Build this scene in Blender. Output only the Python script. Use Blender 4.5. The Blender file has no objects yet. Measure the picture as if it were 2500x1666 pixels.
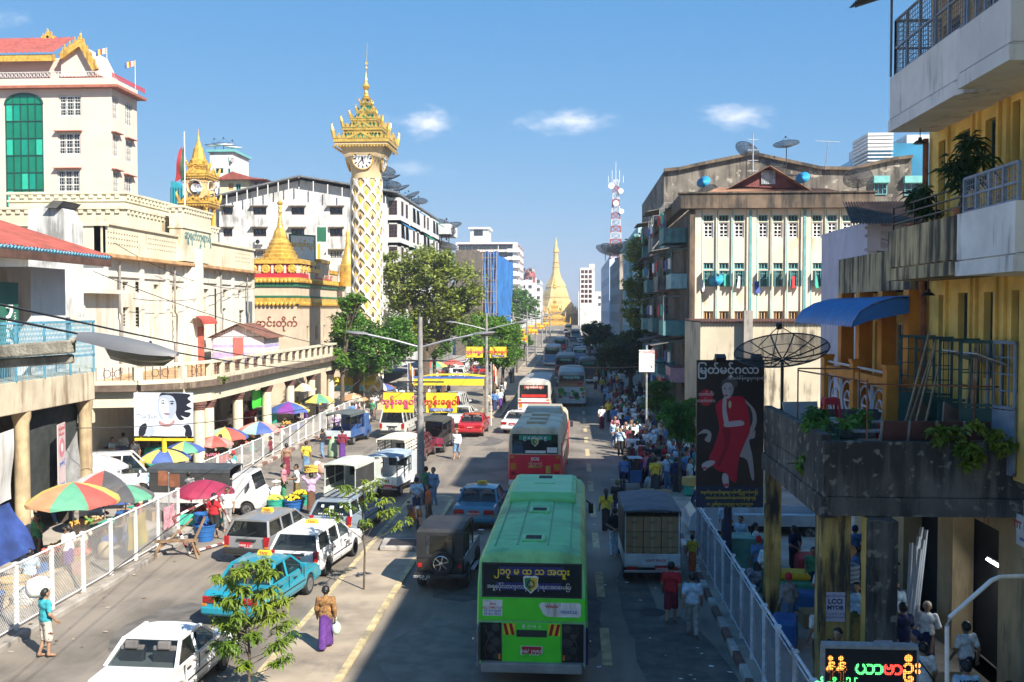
import bpy,bmesh,math,random
import numpy as np
from mathutils import Vector,Matrix
from math import radians as R,sin,cos,pi
S=bpy.context.scene
COL=S.collection
CAM_H=8.4
F_PX=2430.0
cam=bpy.data.cameras.new('camera');cam.sensor_width=36.0;cam.lens=36.0*F_PX/2500.0
cam.clip_end=6000;cam.clip_start=0.1
camo=bpy.data.objects.new('camera',cam);COL.objects.link(camo)
YAW=math.atan(150/F_PX);PIT=math.atan(78/F_PX)
camo.location=(0,0,CAM_H);camo.rotation_euler=(pi/2-PIT,0,YAW)
S.camera=camo
SUN_AZ=(1.1,-1.15);SUN_EL=41.0
w=bpy.data.worlds.new('World');S.world=w;w.use_nodes=True
nt=w.node_tree;bg=nt.nodes['Background']
sky=nt.nodes.new('ShaderNodeTexSky');sky.sky_type='NISHITA';sky.sun_disc=False
sky.sun_elevation=R(SUN_EL);sky.sun_rotation=math.atan2(SUN_AZ[0],SUN_AZ[1])
sky.altitude=20;sky.air_density=1.0;sky.dust_density=0.35;sky.ozone_density=2.0
bg.inputs['Strength'].default_value=0.095
def wnode(t,**k):
 n=nt.nodes.new(t)
 for a,b in k.items():setattr(n,a,b)
 return n
tc=wnode('ShaderNodeTexCoord')
def math_node(op,a,b=None,c=None):
 n=wnode('ShaderNodeMath',operation=op)
 for i,v in enumerate((a,b,c)):
  if v is None:continue
  if isinstance(v,(int,float)):n.inputs[i].default_value=v
  else:nt.links.new(v,n.inputs[i])
 return n.outputs[0]
sep=wnode('ShaderNodeSeparateXYZ');nt.links.new(tc.outputs['Generated'],sep.inputs[0])
tx=math_node('DIVIDE',sep.outputs[0],math_node('MAXIMUM',sep.outputs[1],.05))
tz=math_node('DIVIDE',sep.outputs[2],math_node('MAXIMUM',sep.outputs[1],.05))
cmb=wnode('ShaderNodeCombineXYZ');nt.links.new(math_node('MULTIPLY',tx,30),cmb.inputs[0]);nt.links.new(math_node('MULTIPLY',tz,60),cmb.inputs[1])
nz=wnode('ShaderNodeTexNoise');nz.inputs['Scale'].default_value=.9;nz.inputs['Detail'].default_value=4;nz.inputs['Roughness'].default_value=.62
nt.links.new(cmb.outputs[0],nz.inputs['Vector'])
tot=None
for(cx,cz,rx,rz,a)in((-.150,.187,.040,.020,1.0),(-.005,.187,.055,.014,.9),(.160,.190,.045,.016,.75),(-.165,.140,.05,.010,.35),(-.62,.30,.09,.016,.3),(.55,.27,.08,.016,.4)):
 dx=math_node('DIVIDE',math_node('SUBTRACT',tx,cx),rx)
 dz=math_node('DIVIDE',math_node('SUBTRACT',tz,cz),rz)
 d=math_node('SQRT',math_node('ADD',math_node('MULTIPLY',dx,dx),math_node('MULTIPLY',dz,dz)))
 m=math_node('SUBTRACT',1.0,d)
 m=math_node('ADD',m,math_node('MULTIPLY',math_node('SUBTRACT',nz.outputs[0],.52),2.0))
 sm=wnode('ShaderNodeMapRange',interpolation_type='SMOOTHSTEP');nt.links.new(m,sm.inputs[0])
 sm.inputs[1].default_value=0;sm.inputs[2].default_value=1.3;sm.inputs[3].default_value=0;sm.inputs[4].default_value=a
 tot=sm.outputs[0]if tot is None else math_node('MAXIMUM',tot,sm.outputs[0])
mx=wnode('ShaderNodeMix',data_type='RGBA');nt.links.new(tot,mx.inputs[0])
ss=wnode('ShaderNodeSeparateColor');nt.links.new(sky.outputs[0],ss.inputs[0]);sc_=wnode('ShaderNodeCombineColor')
for i,(g_,p_)in enumerate(((.245,.95),(.72,.5),(1.6,.27))):nt.links.new(math_node('MULTIPLY',math_node('POWER',ss.outputs[i],p_),g_),sc_.inputs[i])
nt.links.new(sc_.outputs[0],mx.inputs[6]);mx.inputs[7].default_value=(3.9,3.95,4.2,1)
nt.links.new(mx.outputs[2],bg.inputs['Color'])
sl=bpy.data.lights.new('sun','SUN');sl.energy=3.2;sl.angle=R(.5);sl.color=(1,.93,.82)
slo=bpy.data.objects.new('sun',sl);COL.objects.link(slo)
_h=Vector((SUN_AZ[0],SUN_AZ[1],0)).normalized()*cos(R(SUN_EL))
slo.rotation_euler=Vector((_h.x,_h.y,sin(R(SUN_EL)))).to_track_quat('Z','Y').to_euler()
slo.location=(60,-60,80)
S.view_settings.view_transform='Standard';S.view_settings.look='None'
S.view_settings.exposure=1.75;S.view_settings.gamma=1.0
S.cycles.use_denoising=True
S.cycles.max_bounces=6;S.cycles.diffuse_bounces=4;S.cycles.glossy_bounces=3;S.cycles.transparent_max_bounces=12;S.cycles.transmission_bounces=4
S.cycles.caustics_reflective=False;S.cycles.caustics_refractive=False
rnd=random.Random(7)
def ray(px,py):
 u=(px-1250)/F_PX;v=(833-py)/F_PX
 return camo.rotation_euler.to_matrix()@Vector((u,v,-1))
def at(px,py,Y):
 d=ray(px,py);return Vector((0,0,CAM_H))+d*(Y/d.y)
def gr(px,py,z=0.0):
 d=ray(px,py);return Vector((0,0,CAM_H))+d*((z-CAM_H)/d.z)
_mats={}
def mat(name,col=(.5,.5,.5),rough=.7,metal=0.,var=.18,scale=2.,bump=0.,bscale=None,stain=None,stain_amt=.5,sscale=1.0,streak=True,objcol=False,spec=.5,emit=None,coord='pos',trans=0.,alpha=1.,speck=None,coat=0.):
 if name in _mats:return _mats[name]
 m=bpy.data.materials.new(name);m.use_nodes=True;_mats[name]=m
 t=m.node_tree;b=t.nodes['Principled BSDF'];L=t.links.new
 b.inputs['Roughness'].default_value=rough;b.inputs['Metallic'].default_value=metal;b.inputs['Specular IOR Level'].default_value=spec
 b.inputs['Coat Weight'].default_value=coat;b.inputs['Coat Roughness'].default_value=.05
 if emit:
  b.inputs['Emission Color'].default_value=(*emit[0],1);b.inputs['Emission Strength'].default_value=emit[1]
 if coord=='pos':g=t.nodes.new('ShaderNodeNewGeometry');vec=g.outputs['Position']
 else:g=t.nodes.new('ShaderNodeTexCoord');vec=g.outputs['Object']
 def noise(sc,det=4,v=None,rg=.55):
  n=t.nodes.new('ShaderNodeTexNoise');n.inputs['Scale'].default_value=sc;n.inputs['Detail'].default_value=det;n.inputs['Roughness'].default_value=rg
  L(v or vec,n.inputs['Vector']);return n.outputs[0]
 def ramp(x,a,c):
  r=t.nodes.new('ShaderNodeMapRange');r.interpolation_type='SMOOTHSTEP';r.inputs[1].default_value=a;r.inputs[2].default_value=c;L(x,r.inputs[0]);return r.outputs[0]
 def mix(f,a,c,mode='MIX'):
  n=t.nodes.new('ShaderNodeMix');n.data_type='RGBA';n.blend_type=mode
  if isinstance(f,(int,float)):n.inputs[0].default_value=f
  else:L(f,n.inputs[0])
  for i,v in((6,a),(7,c)):
   if isinstance(v,tuple):n.inputs[i].default_value=(*v[:3],1)
   else:L(v,n.inputs[i])
  return n.outputs[2]
 if objcol:
  oi=t.nodes.new('ShaderNodeObjectInfo');base=oi.outputs['Color']
 else:base=col
 c=base
 if var>0:
  c=mix(ramp(noise(scale),.3,.7),mix(1.0,base,(1-var,)*3,'MULTIPLY'),mix(1.0,base,(1+var*.6,)*3,'MULTIPLY'))
 if stain:
  sv=vec
  if streak:
   mp=t.nodes.new('ShaderNodeMapping');mp.inputs['Scale'].default_value=(1,.05,1)if streak=='y' else(1,1,.12);L(vec,mp.inputs['Vector']);sv=mp.outputs[0]
   f=noise(3.2*sscale,6,sv,.65)
  else:f=noise(1.0*sscale,7,sv,.65)
  f2=noise(.45*sscale,3)
  mm=t.nodes.new('ShaderNodeMath');mm.operation='MULTIPLY_ADD';L(f2,mm.inputs[0]);mm.inputs[1].default_value=.8;L(f,mm.inputs[2])
  lo=1.27-stain_amt*.55
  c=mix(ramp(mm.outputs[0],lo-.14,lo+.14),c,stain)
 if speck:
  c=mix(ramp(noise(speck[1],2),.58,.68),c,speck[0])
 if isinstance(c,tuple):b.inputs['Base Color'].default_value=(*c[:3],1)
 else:L(c,b.inputs['Base Color'])
 if bump>0:
  bn=t.nodes.new('ShaderNodeBump');bn.inputs['Strength'].default_value=bump;bn.inputs['Distance'].default_value=.03
  L(noise(bscale or scale*6,5),bn.inputs['Height']);L(bn.outputs[0],b.inputs['Normal'])
 if alpha<1:b.inputs['Alpha'].default_value=alpha
 return m
def glass_mat(name,tint=(.02,.03,.035),see=.35,rough=.04):
 if name in _mats:return _mats[name]
 m=bpy.data.materials.new(name);m.use_nodes=True;_mats[name]=m
 t=m.node_tree;t.nodes.remove(t.nodes['Principled BSDF']);out=t.nodes['Material Output']
 fr=t.nodes.new('ShaderNodeFresnel');fr.inputs[0].default_value=1.5
 gl=t.nodes.new('ShaderNodeBsdfGlossy');gl.inputs['Roughness'].default_value=rough
 tr=t.nodes.new('ShaderNodeBsdfTransparent');k=.45+.5*see;tr.inputs[0].default_value=(k*.86,k*.95,k*.93,1)
 df=t.nodes.new('ShaderNodeBsdfDiffuse');df.inputs[0].default_value=(*tint,1)
 m1=t.nodes.new('ShaderNodeMixShader');m1.inputs[0].default_value=see;t.links.new(df.outputs[0],m1.inputs[1]);t.links.new(tr.outputs[0],m1.inputs[2])
 m2=t.nodes.new('ShaderNodeMixShader');t.links.new(fr.outputs[0],m2.inputs[0]);t.links.new(m1.outputs[0],m2.inputs[1]);t.links.new(gl.outputs[0],m2.inputs[2])
 t.links.new(m2.outputs[0],out.inputs[0]);return m
class MB:
 def __init__(s):s.v=[];s.f=[];s.m=[];s.M=None
 def _add(s,vs,fs,m=0):
  o=len(s.v)
  if s.M is not None:vs=[s.M@Vector(p)for p in vs]
  s.v+=[tuple(p)for p in vs]
  for f in fs:s.f.append(tuple(i+o for i in f));s.m.append(m)
  return s
 def bx(s,x0,x1,y0,y1,z0,z1,m=0):
  return s._add([(x0,y0,z0),(x1,y0,z0),(x1,y1,z0),(x0,y1,z0),(x0,y0,z1),(x1,y0,z1),(x1,y1,z1),(x0,y1,z1)],[(0,3,2,1),(4,5,6,7),(0,1,5,4),(1,2,6,5),(2,3,7,6),(3,0,4,7)],m)
 def box(s,c,d,rot=(0,0,0),m=0):
  from mathutils import Euler
  E_=Euler(rot).to_matrix();vs=[]
  for z in(-.5,.5):
   for x,y in((-.5,-.5),(.5,-.5),(.5,.5),(-.5,.5)):vs.append(Vector(c)+E_@Vector((x*d[0],y*d[1],z*d[2])))
  return s._add(vs,[(0,3,2,1),(4,5,6,7),(0,1,5,4),(1,2,6,5),(2,3,7,6),(3,0,4,7)],m)
 def bar(s,p0,p1,wd,ht=None,m=0):
  p0=Vector(p0);p1=Vector(p1);d=(p1-p0).normalized();ht=ht or wd
  up=Vector((0,0,1))if abs(d.z)<.95 else Vector((0,1,0))
  a=d.cross(up).normalized()*wd/2;b=a.cross(d).normalized()*ht/2
  return s._add([p0-a-b,p0+a-b,p0+a+b,p0-a+b,p1-a-b,p1+a-b,p1+a+b,p1-a+b],[(0,3,2,1),(4,5,6,7),(0,1,5,4),(1,2,6,5),(2,3,7,6),(3,0,4,7)],m)
 def cyl(s,p0,p1,r0,r1=None,n=8,m=0,cap=True):
  p0=Vector(p0);p1=Vector(p1);r1=r0 if r1 is None else r1
  d=(p1-p0).normalized();up=Vector((0,0,1))if abs(d.z)<.95 else Vector((1,0,0))
  a=d.cross(up).normalized();b=d.cross(a)
  vs=[p0+(a*cos(2*pi*i/n)+b*sin(2*pi*i/n))*r0 for i in range(n)]+[p1+(a*cos(2*pi*i/n)+b*sin(2*pi*i/n))*r1 for i in range(n)]
  fs=[(i,(i+1)%n,n+(i+1)%n,n+i)for i in range(n)]
  if cap:fs+=[tuple(range(n))[::-1],tuple(range(n,2*n))]
  return s._add(vs,fs,m)
 def tube(s,pts,r,n=5,m=0):
  pts=[Vector(p)for p in pts];rr=r if isinstance(r,(list,tuple))else[r]*len(pts);vs=[];fs=[]
  for k,p in enumerate(pts):
   d=(pts[min(k+1,len(pts)-1)]-pts[max(k-1,0)]).normalized();up=Vector((0,0,1))if abs(d.z)<.95 else Vector((1,0,0))
   a=d.cross(up).normalized();b=d.cross(a)
   vs+=[p+(a*cos(2*pi*i/n)+b*sin(2*pi*i/n))*rr[k]for i in range(n)]
  for k in range(len(pts)-1):
   fs+=[(k*n+i,k*n+(i+1)%n,(k+1)*n+(i+1)%n,(k+1)*n+i)for i in range(n)]
  fs+=[tuple(range(n))[::-1],tuple(range((len(pts)-1)*n,len(pts)*n))]
  return s._add(vs,fs,m)
 def lathe(s,prof,c=(0,0,0),n=16,m=0,rot=0,sq=False):
  vs=[];fs=[];c=Vector(c)
  for r,z in prof:vs+=[c+Vector((r*cos(rot+2*pi*i/n),r*sin(rot+2*pi*i/n),z))for i in range(n)]
  for k in range(len(prof)-1):fs+=[(k*n+i,k*n+(i+1)%n,(k+1)*n+(i+1)%n,(k+1)*n+i)for i in range(n)]
  if prof[0][0]>1e-4:fs.append(tuple(range(n))[::-1])
  if prof[-1][0]>1e-4:fs.append(tuple(range((len(prof)-1)*n,len(prof)*n)))
  return s._add(vs,fs,m)
 def prism(s,poly,axis,a0,a1,m=0,mcap=None):
  n=len(poly)
  def P(q,a):return(a,q[0],q[1])if axis=='x' else((q[0],a,q[1])if axis=='y' else(q[0],q[1],a))
  vs=[P(q,a0)for q in poly]+[P(q,a1)for q in poly]
  s._add(vs,[(i,(i+1)%n,n+(i+1)%n,n+i)for i in range(n)],m)
  return s._add(vs,[tuple(range(n))[::-1],tuple(range(n,2*n))],m if mcap is None else mcap)
 def poly(s,pts,m=0):return s._add(pts,[tuple(range(len(pts)))],m)
 def loft(s,rings,m=0,cap=True,closed=True):
  n=len(rings[0]);vs=[p for r in rings for p in r];fs=[]
  for k in range(len(rings)-1):
   for i in range(n if closed else n-1):fs.append((k*n+i,k*n+(i+1)%n,(k+1)*n+(i+1)%n,(k+1)*n+i))
  if cap:fs+=[tuple(range(n))[::-1],tuple(range((len(rings)-1)*n,len(rings)*n))]
  return s._add(vs,fs,m)
 def ell(s,c,r,n=8,k=5,m=0):
  c=Vector(c);vs=[c+Vector((0,0,-r[2]))];fs=[]
  for j in range(1,k):
   a=-pi/2+pi*j/k
   vs+=[c+Vector((r[0]*cos(a)*cos(2*pi*i/n),r[1]*cos(a)*sin(2*pi*i/n),r[2]*sin(a)))for i in range(n)]
  vs.append(c+Vector((0,0,r[2])));L=len(vs)-1
  fs+=[(0,1+(i+1)%n,1+i)for i in range(n)]
  for j in range(k-2):fs+=[(1+j*n+i,1+j*n+(i+1)%n,1+(j+1)*n+(i+1)%n,1+(j+1)*n+i)for i in range(n)]
  fs+=[(L,1+(k-2)*n+i,1+(k-2)*n+(i+1)%n)for i in range(n)]
  return s._add(vs,fs,m)
 def mesh(s,name,mats,smooth=None,fix=False):
  me=bpy.data.meshes.new(name);me.from_pydata(s.v,[],s.f)
  for x in(mats if isinstance(mats,(list,tuple))else[mats]):me.materials.append(x)
  if len(me.materials)>1:me.polygons.foreach_set('material_index',s.m)
  if fix:
   bm=bmesh.new();bm.from_mesh(me);bmesh.ops.remove_doubles(bm,verts=bm.verts,dist=1e-5);bmesh.ops.recalc_face_normals(bm,faces=bm.faces);bm.to_mesh(me);bm.free()
  if smooth is not None:
   me.polygons.foreach_set('use_smooth',[True]*len(me.polygons))
   if smooth<179:me.set_sharp_from_angle(angle=R(smooth))
  me.update();return me
 def build(s,name,mats,parent=None,smooth=None,bevel=None,world=False,loc=None,rot=None,fix=False,seg=2):
  return mk(name,s.mesh(name,mats,smooth,fix or bool(bevel)),parent,loc,rot,bevel,world,seg)
def islands(mb):
 par={}
 def fd(k):
  while par[k]!=k:par[k]=par[par[k]];k=par[k]
  return k
 ks=[tuple(round(c,3)for c in v)for v in mb.v]
 for k in ks:par.setdefault(k,k)
 for f in mb.f:
  r_=fd(ks[f[0]])
  for i in f[1:]:par[fd(ks[i])]=r_
 g_={}
 for i,f in enumerate(mb.f):g_.setdefault(fd(ks[f[0]]),[]).append(i)
 return list(g_.values())
def split(mb,name,mats,parent=None,bevel=None,smooth=None,world=False):
 for idx in islands(mb):
  q=MB();m_={}
  for i in idx:
   q.f.append(tuple(m_.setdefault(j,len(m_))for j in mb.f[i]));q.m.append(mb.m[i])
  q.v=[mb.v[j]for j in m_];o=q.build(name,mats,parent,smooth,bevel,world)
 return o
def wloc(o):
 v=Vector((0,0,0))
 while o:v+=o.location;o=o.parent
 return v
def mk(name,me,parent=None,loc=None,rot=None,bevel=None,world=False,seg=2):
 o=bpy.data.objects.new(name,me);COL.objects.link(o)
 if parent:o.parent=parent
 if loc is not None:o.location=loc
 if world and parent:o.location=(Vector(loc)if loc is not None else Vector((0,0,0)))-wloc(parent)
 if rot is not None:o.rotation_euler=rot
 if bevel:
  b=o.modifiers.new('bevel','BEVEL');b.width=bevel;b.segments=seg;b.limit_method='ANGLE';b.angle_limit=R(32);b.harden_normals=False
 return o
def tag(o,label=None,cat=None,group=None,kind=None):
 if label:o['label']=label
 if cat:o['category']=cat
 if group:o['group']=group
 if kind:o['kind']=kind
 return o
def thing(name,label,cat,loc=(0,0,0),rz=0.,group=None):
 o=bpy.data.objects.new(name,None);COL.objects.link(o);o.location=loc;o.rotation_euler=(0,0,rz);o.empty_display_size=.2
 return tag(o,label,cat,group)
def copy_tree(o,parent=None):
 c=o.copy();COL.objects.link(c);c.parent=parent
 for ch in o.children:copy_tree(ch,c)
 return c
def struct(o):o['kind']='structure';return o
def wall(mb,O,u,length,h,ops=(),depth=.25,m=0,nrm=None,mrev=None):
 O=Vector(O);u=Vector(u).normalized();nrm=Vector(nrm).normalized();mrev=m if mrev is None else mrev
 us=sorted({0,length,*[a for q in ops for a in q[:2]if 0<a<length]});zs=sorted({0,h,*[a for q in ops for a in q[2:4]if 0<a<h]})
 def P(a,z,d=0):return O+u*a+Vector((0,0,z))-nrm*d
 for j in range(len(zs)-1):
  i=0
  while i<len(us)-1:
   zc=(zs[j]+zs[j+1])/2
   def inside(i):
    uc=(us[i]+us[i+1])/2
    return any(q[0]<uc<q[1]and q[2]<zc<q[3]for q in ops)
   if inside(i):i+=1;continue
   k=i
   while k+1<len(us)-1 and not inside(k+1):k+=1
   mb.poly([P(us[i],zs[j]),P(us[k+1],zs[j]),P(us[k+1],zs[j+1]),P(us[i],zs[j+1])],m);i=k+1
 for a0,a1,z0,z1 in[q[:4]for q in ops]:
  mb.poly([P(a0,z0),P(a1,z0),P(a1,z0,depth),P(a0,z0,depth)],mrev);mb.poly([P(a0,z1),P(a0,z1,depth),P(a1,z1,depth),P(a1,z1)],mrev)
  mb.poly([P(a0,z0),P(a0,z0,depth),P(a0,z1,depth),P(a0,z1)],mrev);mb.poly([P(a1,z0),P(a1,z1),P(a1,z1,depth),P(a1,z0,depth)],mrev)
_wc={}
def window(parent,loc,facing,wd,ht,nx=2,nz=2,frame=None,pane=None,fw=.07,bars=None,name='window',shutters=None,thick=.06):
 """window standing in an opening: loc = bottom centre at the pane plane, facing = outward angle (0 = towards -Y)"""
 key=(round(wd,3),round(ht,3),nx,nz,frame.name,pane.name,fw,bars,thick)
 if key not in _wc:
  a=MB();h=wd/2;t=thick
  a.bx(-h,h,-t,0,0,fw);a.bx(-h,h,-t,0,ht-fw,ht);a.bx(-h,-h+fw,-t,0,fw,ht-fw);a.bx(h-fw,h,-t,0,fw,ht-fw)
  for i in range(1,nx):x=-h+wd*i/nx;a.bx(x-fw*.35,x+fw*.35,-t*.8,0,fw,ht-fw)
  for i in range(1,nz):z=ht*i/nz;a.bx(-h+fw,h-fw,-t*.75,0,z-fw*.3,z+fw*.3)
  if bars:
   for i in range(bars):x=-h+wd*(i+.5)/bars;a.bx(x-.012,x+.012,-t-.05,-t-.026,0,ht)
   for q in(.2,.5,.8):a.bx(-h,h,-t-.055,-t-.03,ht*q-.012,ht*q+.012)
  p=MB();p.poly([(-h+.02,.005,.02),(h-.02,.005,.02),(h-.02,.005,ht-.02),(-h+.02,.005,ht-.02)])
  _wc[key]=(a.mesh('window_frame',frame),p.mesh('pane',pane))
 fm,pm=_wc[key]
 o=mk(name,fm,parent,loc,(0,0,facing),world=True)
 mk('pane',pm,o)
 return o
_tx={}
def text(parent,s,mat_,size,loc,rot=(pi/2,0,0),align='CENTER',bold=0.,ext=.003,name='lettering',sx=1.0,world=False):
 key=(s,round(size,4),align,bold,mat_.name,ext,sx)
 if key not in _tx:
  c=bpy.data.curves.new('lettering','FONT');c.body=s;c.size=size;c.align_x=align;c.align_y='CENTER';c.offset=bold*size;c.extrude=ext;c.resolution_u=2
  o=bpy.data.objects.new('tmp',c);me=bpy.data.meshes.new_from_object(o)
  bpy.data.objects.remove(o);bpy.data.curves.remove(c)
  if sx!=1.0:
   for v in me.vertices:v.co.x*=sx
  me.materials.clear();me.materials.append(mat_);me.name='lettering';_tx[key]=me
 return mk(name,_tx[key],parent,loc,rot,world=world)
# materials shared
asphalt=mat('asphalt',(.19,.163,.132),.85,var=.42,scale=.4,bump=.25,bscale=45,stain=(.25,.21,.165),stain_amt=.5,sscale=.45,streak='y',speck=((.26,.235,.2),60))
dust=mat('dusty_ground',(.27,.225,.175),.95,var=.25,scale=.6,bump=.3,bscale=25,stain=(.16,.13,.1),stain_amt=.4,sscale=.5,streak=False)
paving=mat('paving',(.36,.32,.27),.9,var=.25,scale=.7,bump=.25,bscale=20,stain=(.15,.13,.11),stain_amt=.45,sscale=.6,streak=False)
conc=mat('concrete',(.33,.30,.265),.9,var=.25,scale=1.2,bump=.25,bscale=18,stain=(.10,.09,.08),stain_amt=.42)
darkconc=mat('dark_concrete',(.14,.128,.11),.92,var=.4,scale=.9,bump=.4,bscale=14,stain=(.04,.037,.034),stain_amt=.66,speck=((.22,.2,.16),4.5))
yellow_line=mat('yellow_paint',(.50,.40,.22),.8,var=.25,scale=3,stain=(.2,.17,.12),stain_amt=.45,sscale=2,streak=False)
kerb_red=mat('kerb_red',(.20,.10,.075),.9,var=.3,scale=4,stain=(.12,.09,.07),stain_amt=.5,streak=False)
kerb_white=mat('kerb_white',(.52,.47,.42),.9,var=.3,scale=4,stain=(.2,.17,.14),stain_amt=.5,streak=False)
white_paint=mat('white_paint',(.72,.72,.70),.5,var=.12,scale=5,stain=(.35,.30,.25),stain_amt=.25,sscale=2)
steel=mat('steel',(.45,.46,.48),.35,metal=.9,var=.15,scale=4)
galv=mat('galvanised',(.42,.43,.44),.55,metal=.6,var=.2,scale=6)
blackm=mat('black_metal',(.02,.02,.022),.5,var=.2,scale=4)
wire_m=mat('wire',(.025,.025,.028),.6,var=0)
rubber=mat('rubber',(.02,.02,.02),.85,var=.2,scale=8,coord='obj')
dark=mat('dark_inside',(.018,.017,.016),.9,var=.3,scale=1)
wood=mat('wood',(.24,.15,.085),.75,var=.35,scale=3,bump=.15,stain=(.1,.06,.035),stain_amt=.4)
bamboo=mat('bamboo',(.36,.25,.14),.6,var=.35,scale=4)
rust=mat('rust',(.26,.10,.05),.85,var=.4,scale=3,bump=.2)
gold=mat('gold_leaf',(.78,.50,.11),.38,metal=.55,var=.22,scale=2.2,bump=.08,stain=(.33,.17,.04),stain_amt=.3)
gold_matte=mat('gold_paint',(.66,.40,.07),.5,metal=.2,var=.28,scale=3,stain=(.25,.12,.03),stain_amt=.4)
PANE=mat('dark_pane',(.015,.02,.025),.08,var=.4,scale=.8,spec=.8)
# ground, road, pavements
g=MB();g.poly([(-900,-120,-.004),(900,-120,-.004),(900,2600,-.004),(-900,2600,-.004)]);struct(g.build('ground',dust))
LK=[(-13.95,-30),(-13.95,35),(-14.3,37),(-15.2,40),(-16.2,43),(-16.55,47),(-16.55,84),(-16.7,120),(-17,560)]
RK=[(3.85,-30),(3.85,33),(3.85,41),(4.6,60),(5.0,90),(5.2,160),(5.2,560)]
ys=sorted({y for _,y in LK+RK})
def lerp_line(L,y):
 for(x0,y0),(x1,y1)in zip(L,L[1:]):
  if y0<=y<=y1:return x0+(x1-x0)*(y-y0)/(y1-y0)
 return L[-1][0]
r=MB()
for a,b in zip(ys,ys[1:]):r.poly([(lerp_line(LK,a)-.05,a,.002),(lerp_line(RK,a)+.05,a,.002),(lerp_line(RK,b)+.05,b,.002),(lerp_line(LK,b)-.05,b,.002)])
struct(r.build('road',asphalt))
def pave(name,line,side,wd,m,y0,y1,z=.14):
 a=MB();yy=sorted({y0,y1,*[y for _,y in line if y0<y<y1]})
 for p,q in zip(yy,yy[1:]):
  x0,x1=lerp_line(line,p),lerp_line(line,q);e=.16*side
  a.poly([(x0+e,p,z),(x0+side*wd,p,z),(x1+side*wd,q,z),(x1+e,q,z)][::side])
 return struct(a.build(name,m))
pl=pave('pavement_left',LK,-1,12,paving,-20,560);pr=pave('pavement_right',RK,1,14,paving,-20,560)
def kerb(name,line,side,y0,y1,step,mats,parent):
 i=0;y=y0;ks={}
 while y<y1:
  ye=y+step;x0,x1=lerp_line(line,y),lerp_line(line,ye)
  L=math.hypot(x1-x0,step)-.015;k=(round(L,1),mats[i%len(mats)].name)
  if k not in ks:
   a=MB();a.prism([(-.01,-.05),(.0,.13),(.03,.155),(.17,.155),(.17,-.05)],'y',0,L);ks[k]=a.mesh('kerb_stone',mats[i%len(mats)])
  o=mk('kerb_stone',ks[k],parent,(x0+rnd.uniform(-.012,.012),y,rnd.uniform(-.012,.006)),(0,0,-math.atan2(x1-x0,step)))
  o.scale=(side,1,1)
  i+=1;y=ye
 return parent
kerb('kerb',LK,-1,18,37,1.0,[conc],pl);kerb('kerb',LK,-1,43,110,.9,[kerb_red,kerb_white],pl)
kerb('kerb',RK,1,16,42,.9,[kerb_red,kerb_white],pr);kerb('kerb',RK,1,42,110,1.2,[conc],pr)
def median(x0,x1,y0,y1,nose0,nose1,name):
 def outline(i):
  a,b=x0+i,x1-i;c=(a+b)/2;r_=(b-a)/2;p=[]
  p+=[(c+r_*cos(t),y0+i+r_+r_*sin(t))for t in[pi+pi*k/8 for k in range(9)]]if nose0 else[(a,y0),(b,y0)]
  p+=[(c+r_*cos(t),y1-i-r_+r_*sin(t))for t in[pi*k/8 for k in range(9)]]if nose1 else[(b,y1),(a,y1)]
  return p
 o,i_=outline(0),outline(.17);a=MB();n=len(o);z=.07
 for k in range(n):
  q=(k+1)%n
  a.poly([(*o[k],0),(*o[q],0),(*o[q],z),(*o[k],z)],0)
  if not((k==0 and not nose0)):a.poly([(*o[k],z),(*o[q],z),(*i_[q],z),(*i_[k],z)],0)
 a.poly([(*p,z-.001)for p in i_],1)
 return struct(a.build(name,[yellow_line,mat('median_slab',(.33,.27,.2),.9,var=.28,scale=.8,bump=.3,bscale=20,stain=(.13,.11,.095),stain_amt=.45,sscale=.5,streak=False)]))
median(-7.25,-5.2,-20,44.2,False,True,'median');median(-7.6,-5.6,76.5,420,True,False,'median')
dm=MB();dm.bx(-.12,.12,0,2.75,.004,.008);dme=dm.mesh('dash',yellow_line);road=bpy.data.objects['road']
for k in range(-1,36):mk('lane_dash',dme,road,(.82+.0015*k,23.3+5.6*k,0))
rq=random.Random(11);pmat=[mat('patch_dark',(.115,.105,.095),.9,var=.35,scale=2,bump=.3,bscale=40),mat('patch_pale',(.2,.18,.15),.9,var=.25,scale=2,bump=.3,bscale=40)]
for k in range(26):
 x,y,a_,b_=rq.uniform(-13,3),rq.uniform(22,95),rq.uniform(.5,1.6),rq.uniform(.8,4.5)
 if-7.8<x<-4.7 and y<46:continue
 a=MB();a.poly([(x+a_*cos(t)*rq.uniform(.75,1.05),y+b_*sin(t)*rq.uniform(.8,1.05),.0045+k*.0001)for t in[2*pi*i/14 for i in range(14)]]);a.build('road_patch',pmat[k%2],road)
for x,y in((-11.5,36),(-2.6,55),(2.2,27.5)):a=MB();a.lathe([(.36,.003),(.36,.012),(.0,.013)],(x,y,0),20);a.build('manhole_cover',mat('cast_iron',(.06,.055,.05),.7,metal=.3,var=.3,bump=.5,bscale=30),road)
a=MB()
for k in range(420):
 x,y=(rq.gauss(-14.3,1.2),rq.uniform(22,80))if k%3 else(rq.gauss(3.2,1.0),rq.uniform(22,70));s_=rq.uniform(.02,.07);t=rq.uniform(0,6);z=.165 if x<-14.1 or x>4.0 else .012
 a._add([(x+s_*cos(t+i*1.57)*(1+.5*(i%2)),y+s_*sin(t+i*1.57),z+rq.uniform(0,.02))for i in range(4)],[(0,1,2,3)],k%3)
tag(a.build('litter',[white_paint,wood,mat('litter_pale',(.45,.38,.3),.9,var=.3)]),'scraps of paper and dry leaves littering the kerbs','litter',kind='stuff')
dr=thing('drain_box','low square concrete drain box with dark grating on the road median','drain',(-5.9,34.3,.07))
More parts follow.
